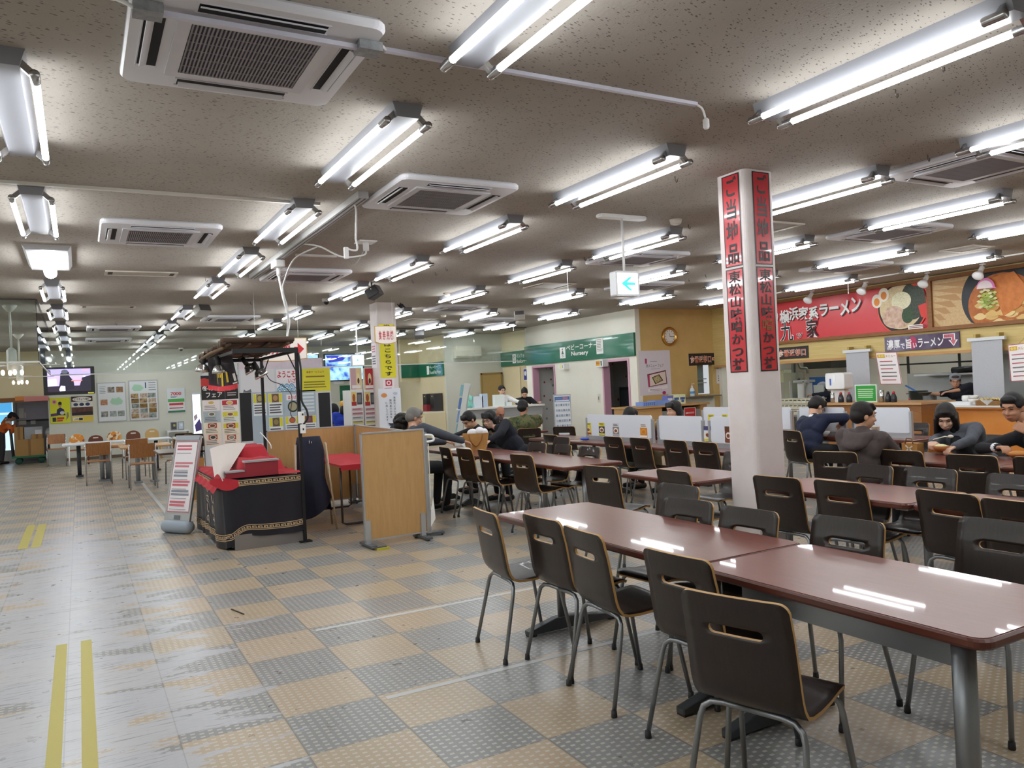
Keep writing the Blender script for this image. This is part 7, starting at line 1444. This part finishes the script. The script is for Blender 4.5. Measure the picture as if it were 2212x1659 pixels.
def hair_blobs(mb, c, R, style, s=1.0):
    P = lambda x, y, z: c+R @ (Vector((x, y, z))*s)
    def B(x, y, z, a, b, d): mb.ball(P(x, y, z), (a*s, b*s, d*s), 16, 10, R)
    if style in ('short', 'grey', 'crop'):
        B(0, -.022, .052, .083, .098, .083); B(0, -.05, .0, .079, .072, .075); B(0, .045, .088, .062, .045, .034)
        for sx in (-1, 1): B(sx*.066, -.012, .035, .018, .05, .045); B(sx*.067, .02, .035, .012, .03, .03)
        if style == 'short':
            for k in range(7): mb.caps(P(-.05+.0167*k, .04, .105), P(-.045+.015*k, .083-.01*abs(k-3)/3, .072), .018*s, .010*s, 7)
    if style in ('bob', 'long', 'fringe', 'curly'):
        B(0, -.022, .052, .088, .104, .085); B(0, -.06, -.02, .083, .07, .095)
        for sx in (-1, 1): B(sx*.074, -.022, -.02, .020, .048, .08); B(sx*.07, .02, .045, .016, .035, .04)
        if style == 'long':
            for sx in (-1, 1):
                for k in range(3): mb.caps(P(sx*.012, .02+.025*k, .118-.008*k), P(sx*.062, .055-.02*k, .06), .016*s, .017*s, 7).caps(P(sx*.062, .055-.02*k, .06), P(sx*.082, .03-.02*k, -.11), .017*s, .017*s, 7)
        else:
          for k in range(9): mb.caps(P(-.062+.0155*k, .05, .098), P(-.062+.0155*k, .088-.022*abs(k-4)/4, .052 if style == 'fringe' else .066), .02*s, .012*s, 7)
    if style == 'long':
        for sx in (-1, 1):
            for k in range(4): mb.caps(P(sx*.076, -.06+.03*k, .0), P(sx*(.088+.006*k), -.075+.035*k, -.23-.02*k), .026*s, .016*s, 8)
        for k in range(5): mb.caps(P(-.06+.03*k, -.07, -.02), P(-.07+.035*k, -.10, -.27), .034*s, .022*s, 8)
    if style == 'fringe':
        for sx in (-1, 1):
            for k in range(3): mb.caps(P(sx*.076, -.07+.03*k, .0), P(sx*.082, -.08+.03*k, -.16), .028*s, .022*s, 8)
        for k in range(4): mb.caps(P(-.05+.033*k, -.08, -.02), P(-.05+.033*k, -.095, -.19), .036*s, .028*s, 8)
    if style == 'curly':
        rr = random.Random(2)
        for k in range(60):
            a, b = rr.uniform(0, 2*PI), rr.uniform(-.3, 1.2); x, y, z = .098*math.cos(a)*math.cos(b), -.03+.1*math.sin(a)*math.cos(b), .02+.1*math.sin(b)
            if y < .05 or z > .05: B(x, y, z, .022, .022, .022)
        B(0, -.07, -.04, .08, .06, .07)
    if style == 'bun':
        B(0, -.022, .050, .080, .098, .080); B(0, -.05, .0, .076, .068, .07); B(0, -.125, .045, .036, .034, .034)
        for sx in (-1, 1): B(sx*.064, .01, .04, .016, .045, .04); mb.caps(P(0, .07, .098), P(sx*.066, .048, .045), .016*s, .010*s, 7)
def person(label, hip, rz, headc, skin='#d3a487', hair='#1a1413', style='short', top='#2a2c33', topm=None, bottom='#1b1b20', wrists=None, pitch=10, yaw=0, roll=0, sit=True, vox=.009, build=1.0, collar=True, curl=(.6, .6), palm=None, face_on=True, smile=0.0, closed=False, knees=None, feet=None, poles=None, legs=True, hands=True, short_sleeve=False, lips='#a8605a', female=False, knee_h=None):
    """hip: where the hips are; headc: where the middle of the head is; rz: the way the body faces (0 = +Y)"""
    hip, headc = Vector(hip), Vector(headc); t = thing('person', label, 'person', (hip.x, hip.y, 0))
    o = Vector((hip.x, hip.y, 0)); H_ = hip-o; C_ = headc-o; ax = (C_-H_); L = ax.length; k = L/.70
    f0 = Vector((-math.sin(rz), math.cos(rz), 0)); r0 = Vector((math.cos(rz), math.sin(rz), 0))
    hd = Vector((0, 0, 1)) if L < .1 else ax.normalized(); d = hd; r = (r0-d*r0.dot(d)).normalized(); f = d.cross(r).normalized(); T = Matrix((r, f, d)).transposed()
    A = lambda x, y, z: H_+r*x*build+f*y*build+d*z*k
    Rh = Matrix.Rotation(rz+math.radians(yaw), 3, 'Z') @ Matrix.Rotation(-math.radians(pitch), 3, 'X') @ Matrix.Rotation(math.radians(roll), 3, 'Y')
    sw = (.165 if female else .185); sh = {-1: A(-sw, -.01, .455), 1: A(sw, -.01, .455)}; neck = A(0, -.015, .50)
    W = {}; E = {}
    for i, s in enumerate((-1, 1)):
        w = Vector(wrists[i])-o if wrists and wrists[i] is not None else A(s*.22, .22, .02)
        pole = Vector(poles[i]) if poles and poles[i] is not None else (r0*s*1.0+Vector((0, 0, -.2))-f0*.45 if sit else r0*s*.55+Vector((0, 0, -.8))-f0*.3)
        E[s], W[s] = ik(sh[s], w, .285*min(k, 1.1), .245*min(k, 1.1), pole)
    # body: one continuous skin
    sm = M(skin, .5, spec=.35, name='skin'); mb = MB().use(sm, True); head_blobs(mb, C_, Rh)
    mb.caps(neck-d*.03, C_+Rh @ Vector((0, -.018, -.055)), .056 if not female else .048, .050 if not female else .044, 14)
    mb.ball(A(0, 0, .36), (.150*build, .095*build, .15*k), 18, 12, T).ball(A(0, .0, .18), (.13*build, .09*build, .16*k), 16, 10, T).ball(A(0, 0, .02), (.145*build, .095*build, .11), 16, 10, T)
    for i, s in enumerate((-1, 1)):
        mb.caps(A(s*.06, -.01, .45), sh[s], .05, .045, 10).caps(sh[s], E[s], .042, .034, 10).caps(E[s], W[s], .034, .024, 10)
        if hands:
            fd = (W[s]-E[s]).normalized(); up = Vector(palm[i]) if palm and palm[i] is not None else Vector((0, 0, 1)); dirn = fd
            hand(mb, W[s], dirn, up, s, curl[i], .95 if female else 1.0)
    KN = {}; FT = {}
    for i, s in enumerate((-1, 1)):
        hp = H_+r0*s*.09
        if sit: KN[s] = H_+r0*s*.11+f0*.42+Vector((0, 0, (knee_h or .535)-hip.z)); FT[s] = Vector((KN[s].x, KN[s].y, .075))-f0*.06
        else: KN[s] = Vector((hp.x, hp.y, hip.z*.53))+f0*.02; FT[s] = Vector((hp.x, hp.y, .075))-f0*.02
        if feet and feet[i] is not None:
            FT[s] = Vector(feet[i])-o; KN[s], _x = ik(hp, FT[s], .43, .43, f0)
        if legs: mb.caps(hp, KN[s], .062, .045, 10).caps(KN[s], FT[s], .045, .032, 10).caps(FT[s], FT[s]+f0*.13+Vector((0, 0, -.035)), .034, .028, 8)
    vs, fs = fuse(mb, vox, 4); mb = MB().use(sm, True).add(vs, fs)
    if face_on: face(mb, C_, Rh, 1.0, lips, True, smile, closed)
    mb.build('body', t)
    if hair: mb = MB(); mb.use(sm, True); hair_blobs(mb, C_, Rh, style); fused('hair', mb, M(hair, .55, spec=.4, name='hair'), .0085, t, 3)
    # garments
    tm = topm or cloth('cloth_'+top[1:], top); g = .014; mb = MB().use(tm, True)
    mb.ball(A(0, -.005, .36), (.178*build, .122*build, .155*k), 20, 12, T).ball(A(0, .004, .17), (.158*build, .118*build, .18*k), 18, 12, T).ball(A(0, 0, -.0), (.172*build, .125*build, .10), 18, 10, T)
    for s in (-1, 1):
        mb.caps(A(s*.03, -.015, .475), sh[s], .062, .064, 12).caps(A(s*.10, -.02, .30), sh[s]-d*.03, .08, .062, 12)
        e2 = E[s] if not short_sleeve else sh[s].lerp(E[s], .8)
        mb.caps(sh[s], e2, .062*build, .052*build, 12)
        if not short_sleeve: mb.ball(E[s], .052*build, 12, 8).caps(E[s], W[s].lerp(E[s], .03), .051*build, .038*build, 12)
    if collar: mb.caps(neck-d*.035, neck+d*.022, .068, .060, 14)
    fused('upper_garment', mb, tm, max(vox, .010), t, 4)
    if legs:
        bm = cloth('cloth_'+bottom[1:], bottom); mb = MB().use(bm, True); mb.ball(H_+Vector((0, 0, .0)), (.165*build, .125*build, .10), 18, 10, T)
        for s in (-1, 1): hp = H_+r0*s*.09; mb.caps(hp, KN[s], .086, .064, 12).caps(KN[s], FT[s]+(KN[s]-FT[s]).normalized()*.03, .064, .048, 12)
        fused('trousers', mb, bm, .012, t, 4)
        for s in (-1, 1):
            mb = MB().use(M('#17161a', .4), True); mb.caps(FT[s]+Vector((0, 0, -.03))-f0*.03, FT[s]+f0*.15+Vector((0, 0, -.038)), .042, .034, 10); mb.build('shoe', t)
    return t, dict(A=A, C=C_, R=Rh, o=o, neck=neck, d=d, f=f, r=r, sh=sh, E=E, W=W, f0=f0, r0=r0)
def glasses(t, q, col='#1c1a1c'):
    P = lambda x, y, z: q['C']+q['R'] @ Vector((x, y, z)); mb = MB().use(M(col, .3), True)
    for sx in (-1, 1):
        mb.tube([P(sx*(.034+.023*math.cos(a)), .1-.006*abs(math.cos(a)), .008+.017*math.sin(a)) for a in [2*PI*k/14 for k in range(14)]], .0022, 5, True); mb.tube([P(sx*.057, .094, .012), P(sx*.079, .05, .013), P(sx*.08, -.01, .01)], .002, 5)
    mb.tube([P(-.011, .102, .011), P(0, .104, .014), P(.011, .102, .011)], .002, 5); mb.build('glasses', t)
def hood(t, q, m, fur=None):
    A = q['A']; mb = MB().use(m, True)
    for k in range(11): a = PI*k/10; mb.caps(A(.105*math.cos(a), -.02-.085*math.sin(a), .50-.05*math.sin(a)), A(.09*math.cos(a), -.03-.12*math.sin(a), .43-.09*math.sin(a)), .042, .04, 8)
    fused('hood', mb, m, .011, t, 4)
    if fur:
        mb = MB().use(fur, True); rr = random.Random(1)
        for k in range(90): a = PI*rr.random()*1.1-.1; p = A(.12*math.cos(a), -.02-.1*math.sin(a), .515-.03*math.sin(a)); mb.caps(p, p+Vector((rr.uniform(-.03, .03), rr.uniform(-.03, .03), rr.uniform(-.005, .04))), .016, .004, 6)
        mb.build('fur_trim', t)
R90 = -PI/2          # facing +X
# --- right side
t, q = person('person in a navy sweater with a white collar bent over a bowl, seen from behind', (7.56, 6.44, .56), R90-.12, PX(1764, 879, 7.86), top='#131a33', bottom='#17171c', style='short', pitch=42, wrists=((7.92, 6.62, .86), (7.92, 6.24, .86)), poles=((0, 1, .15), (0, -1, .15)), vox=.009)
mb = MB().use(M('#e6e8ee', .7), True).caps(q['neck']-q['d']*.0, q['neck']+q['d']*.03+q['f']*.01, .066, .058, 14); mb.build('shirt_collar', t); glasses(t, q)
c1 = PX(1893, 932, 6.2)
t, q = person('person in a brown hooded coat holding a paper cup, head turned right', (5.92, 4.5, .56), R90+.1, PX(1866, 899, 5.98), skin='#cb9a7c', hair='#1d1514', style='short', topm=cloth('coat_taupe', '#4b4140'), bottom='#1d1c20', pitch=8, yaw=-34, wrists=((6.30, 4.62, .80), (c1.x+.02, c1.y-.09, c1.z-.09)), build=1.1, vox=.008, curl=(.5, .8), palm=(None, (-.3, -.9, .2)), poles=(None, (.9, -.15, -.9)), female=True)
hood(t, q, cloth('coat_taupe', '#4b4140'))
tag(MB().use(M('#e6d5c2', .6), True).lathe([(.026, 0), (.037, .085), (.039, .09), (.034, .085), (.024, .004)], (c1.x+.015, c1.y+.02, c1.z-.045), 16).build('paper_cup'), 'beige paper cup held before the face of the person in the brown coat', 'cup')
hc = PX(2043, 902, 7.0); wl, wr = PX(2016, 964, 6.72), PX(2062, 972, 6.74)
t, q = person('person in a grey cardigan with long dark hair eating from a small bowl', (7.32, 4.27, .56), PI/2+.25, hc, skin='#dcb39c', hair='#1c1312', style='long', topm=cloth('cardigan_grey', '#50535b'), bottom='#1b1b20', pitch=32, yaw=12, wrists=((wr.x, wr.y, .77), (wl.x, wl.y, .80)), vox=.0075, curl=(.9, .8), female=True, closed=True, collar=False, lips='#b3685f')
mb = MB().use(M('#101014', .8), True); A = q['A']; mb.caps(A(0, .07, .12), A(0, .09, .42), .075, .06, 14).caps(q['neck']-q['d']*.02, q['neck']+q['d']*.045, .056, .05, 14).ball(A(0, .07, .3), (.08, .065, .14), 14, 10); mb.build('black_top', t)
tag(MB().use(M('#b06a34', .5), True).lathe([(.03, 0), (.055, .02), (.07, .055), (.064, .055), (.03, .012)], (wr.x-.07, wr.y+.08, .725), 16).use(M('#e6dfa8', .6), True).ball((wr.x-.07, wr.y+.08, .775), (.055, .055, .02), 12, 8).build('food_bowl'), 'small brown bowl of food between the hands of the cardigan wearer', 'bowl')
tag(MB().use(M('#e6e0d4', .35), True).tube([(wl.x-.03, wl.y-.02, .83), (wl.x-.01, wl.y-.12, .86), (wl.x, wl.y-.15, .855)], .005, 6).ball((wl.x, wl.y-.165, .862), (.02, .025, .014), 10, 6).build('spoon'), 'white spoon with pale food in the right hand of the cardigan wearer', 'spoon')
hc = PX(2187, 881, 6.9); wm = PX(2186, 915, 6.78)
t, q = person('person in a dark suit at the right picture edge, a hand held to the mouth', (7.30, 3.42, .56), PI/2+.15, hc, skin='#bf8d70', hair='#171416', style='crop', top='#131318', bottom='#131318', pitch=16, yaw=-6, wrists=((wm.x+.04, wm.y-.10, wm.z-.07), (6.74, 3.78, .78)), vox=.0075, curl=(.75, .7), palm=((-.9, -.3, .2), None), closed=True)
mb = MB().use(M('#eceaf0', .6), True); mb.caps(q['neck']-q['d']*.01, q['neck']+q['d']*.03+q['f']*.015, .064, .057, 14)
for s in (-1, 1): e, w = q['E'][s], q['W'][s]; mb.caps(w.lerp(e, .06), w.lerp(e, .16), .038, .041, 12)
mb.build('shirt', t)
t, q = person('cook in a grey cap and dark shirt holding a dish behind the orange counter', (12.95, 7.72, .80), PI/2+.35, PX(2064, 824, 12.82), skin='#c9977a', hair='#3a3230', style='crop', top='#14151f', bottom='#1b1b20', pitch=14, yaw=12, sit=False, wrists=((12.5, 7.95, 1.0), (12.5, 8.12, 1.02)), short_sleeve=True, female=True, curl=(.4, .3))
mb = MB().use(sm_ := M('#8f9097', .85), True); P = lambda x, y, z: q['C']+q['R'] @ Vector((x, y, z)); mb.ball(P(0, -.02, .068), (.092, .108, .074), 18, 12, q['R']).ball(P(0, -.05, .05), (.09, .09, .07), 18, 12, q['R']); mb.build('cap', t); glasses(t, q, '#8a6a5a')
tag(MB().use(M('#3a3a34', .4), True).lathe([(.04, 0), (.1, .05), (.11, .06), (.1, .055), (.04, .008)], (12.42, 8.12, .99), 18).build('dish'), 'dark dish held by the cook in the grey cap', 'dish')
t, q = person('cook in navy seen half hidden behind the white dispenser', (13.85, 11.15, .8), PI/2-.9, PX(1776, 840, 13.75), skin='#c8957a', hair='#2a2624', style='crop', top='#141728', bottom='#1b1b20', pitch=25, yaw=20, sit=False, wrists=((13.5, 11.55, .98), (13.5, 11.3, .98)), vox=.011)
mb = MB().use(M('#9a9ba6', .85), True); P = lambda x, y, z: q['C']+q['R'] @ Vector((x, y, z)); mb.ball(P(0, -.02, .065), (.094, .11, .08), 16, 10, q['R']); mb.build('cap', t)
t, q = person('person with dark bobbed hair facing left behind the near partitions', (7.0, 7.98, .56), PI/2+.1, PX(1455, 887, 6.82), skin='#cfa083', hair='#171213', style='bob', top='#8a6a3a', bottom='#8d8168', pitch=8, yaw=-8, wrists=((6.55, 7.8, .80), (6.5, 8.15, .87)), vox=.010, female=True)
t, q = person('person in maroon slumped over the table behind the left near partition', (7.05, 8.55, .56), PI/2-.2, PX(1364, 899, 6.62), skin='#b88468', hair='#15100f', style='short', top='#4a1826', bottom='#1d1c20', pitch=62, yaw=10, wrists=((6.5, 8.5, .80), (6.5, 8.85, .80)), vox=.010)
# --- middle
t, q = person('smiling staff member in a black vest and white blouse at the information counter', (8.86, 16.5, .80), PI+.15, PY(1084, 844, 16.28), skin='#e2b69e', hair='#161112', style='bun', top='#e9e9ec', bottom='#1a1a1f', pitch=12, yaw=-10, sit=False, wrists=((9.05, 15.85, 1.06), (8.7, 15.85, 1.06)), vox=.011, female=True, smile=.004)
A = q['A']; T_ = Matrix((q['r'], q['f'], q['d'])).transposed(); mb = MB().use(M('#141418', .8), True); mb.ball(A(0, -.005, .33), (.168, .132, .15), 18, 12, T_).ball(A(0, .0, .15), (.164, .128, .18), 18, 12, T_); mb.build('vest', t)
t, q = person('staff member in a black suit looking down at the information counter', (9.42, 16.5, .80), PI-.25, PY(1133, 849, 16.15), skin='#dcae95', hair='#141011', style='bun', top='#15151a', bottom='#15151a', pitch=40, yaw=-15, sit=False, wrists=((9.5, 15.85, 1.05), (9.15, 15.85, 1.05)), vox=.011, female=True)
mb = MB().use(M('#ecebee', .7), True).caps(q['A'](0, .095, .33), q['A'](0, .075, .46), .03, .04, 10); mb.build('blouse', t)
t, q = person('person in camouflage uniform seen from behind, turned to the right', (6.26, 10.87, .56), -.4, PY(1130, 881, 10.95), skin='#b98668', hair='#100d0e', style='crop', topm=camo_m, bottom='#3c4428', pitch=8, yaw=-32, wrists=((6.2, 11.4, .80), (6.75, 11.28, .82)), build=1.14, vox=.010)
t, q = person('bald person in camouflage uniform looking down at a phone', (6.3, 12.4, .56), PI+.05, PY(1081, 893, 12.2), skin='#b67f66', hair=None, topm=camo_m, bottom='#3c4428', pitch=30, yaw=-12, wrists=((6.38, 11.86, .90), (6.2, 11.86, .90)), build=1.1, vox=.010, closed=True)
ph = (6.29, 11.78, .94); tag(MB().use(M('#3a2226', .3)).bar((ph[0]-.04, ph[1], ph[2]-.02), (ph[0]+.04, ph[1], ph[2]-.02), .012, .13, (0, .5, 1)).build('phone'), 'dark red phone in the hands of the bald person', 'phone')
t, q = person('person with glasses and a dark fur-hooded jacket beside the brown bag', (5.15, 9.1, .56), PI/2+.25, PX(1057, 907, 4.88), skin='#dbb29c', hair='#120e10', style='fringe', topm=cloth('jacket_navy', '#12141f'), bottom='#15151a', pitch=16, yaw=12, wrists=((4.6, 8.95, .80), (4.62, 9.28, .80)), build=1.12, vox=.008, female=True, lips='#a0504a')
glasses(t, q); hood(t, q, cloth('jacket_navy', '#12141f'), M('#1b1716', .9))
t, q = person('person with short black hair in dark clothes bent low over the table', (5.2, 9.98, .56), PI/2-.1, PX(1013, 908, 4.82), skin='#c99a7d', hair='#0f0c0d', style='short', top='#131317', bottom='#16161a', pitch=40, yaw=14, wrists=((4.5, 9.6, .83), (4.5, 9.95, .81)), vox=.0085, curl=(.8, .6), closed=True)
t, q = person('grey-haired person in a dark grey jacket reaching across the table', (3.5, 8.83, .56), R90+.15, PX(895, 903, 3.66), skin='#c2937a', hair='#77736f', style='grey', topm=cloth('jacket_grey', '#3f434c'), bottom='#16161b', pitch=18, yaw=-10, wrists=((4.25, 9.1, .80), (4.22, 8.72, .80)), build=1.1, vox=.0085)
t, q = person('person with dark curly hair sitting beyond the grey-haired one', (3.42, 9.75, .56), R90, PX(873, 915, 3.6), skin='#c2937a', hair='#17110f', style='curly', top='#1d1a1f', bottom='#16161b', pitch=12, wrists=((4.1, 9.9, .81), (4.1, 9.62, .81)), vox=.011, female=True)
t, q = person('person in a yellow hat and blue jacket at the ticket machines', (4.1, 13.75, .82), -.4, PY(747, 884, 13.62), skin='#b98a70', hair='#15110f', style='bob', top='#2440b0', bottom='#22232a', pitch=12, yaw=-20, sit=False, vox=.012, female=True)
mb = MB().use(M('#d9a84e', .85), True); P = lambda x, y, z: q['C']+q['R'] @ Vector((x, y, z)); mb.ball(P(0, -.015, .07), (.105, .12, .085), 14, 9, q['R']).ball(P(.03, .02, .12), (.06, .07, .05), 12, 8, q['R']).ball(P(-.05, -.03, .1), (.06, .07, .05), 12, 8, q['R']); mb.build('hat', t)
t, q = person('person in a grey green jacket with a dark hood left of the yellow hat', (3.95, 14.55, .82), .3, PY(719, 888, 14.5), skin='#b98a70', hair='#14100f', style='crop', top='#5b6152', bottom='#22232a', pitch=10, sit=False, vox=.012)
mb = MB().use(M('#15141a', .85), True); P = lambda x, y, z: q['C']+q['R'] @ Vector((x, y, z)); mb.ball(P(0, -.03, .02), (.1, .115, .125), 14, 9, q['R']); mb.build('dark_hood', t)
# --- far left
t, q = person('delivery worker in an orange jacket and black cap leaning on a trolley', (-1.9, 25.4, .86), -1.15, PY(26, 901, 25.2), skin='#9a6e58', hair='#14100f', style='crop', top='#d9682a', bottom='#3d3c40', pitch=35, yaw=0, sit=False, wrists=((-1.55, 25.35, 1.02), (-1.55, 25.1, 1.02)), vox=.012)
mb = MB().use(M('#16141a', .7), True); P = lambda x, y, z: q['C']+q['R'] @ Vector((x, y, z)); mb.ball(P(0, -.01, .06), (.088, .105, .07), 14, 9, q['R']).prism([(0, 0), (.001, 0), (0, .001)], 0, .001); mb.caps(P(0, .09, .06), P(0, .14, .055), .05, .03, 8); mb.build('cap', t); mb = MB().use(M('#d8d4d0', .8), True).caps(q['A'](-.1, 0, .47), q['A'](.1, 0, .47), .08, .08, 10); mb.build('white_yoke', t)
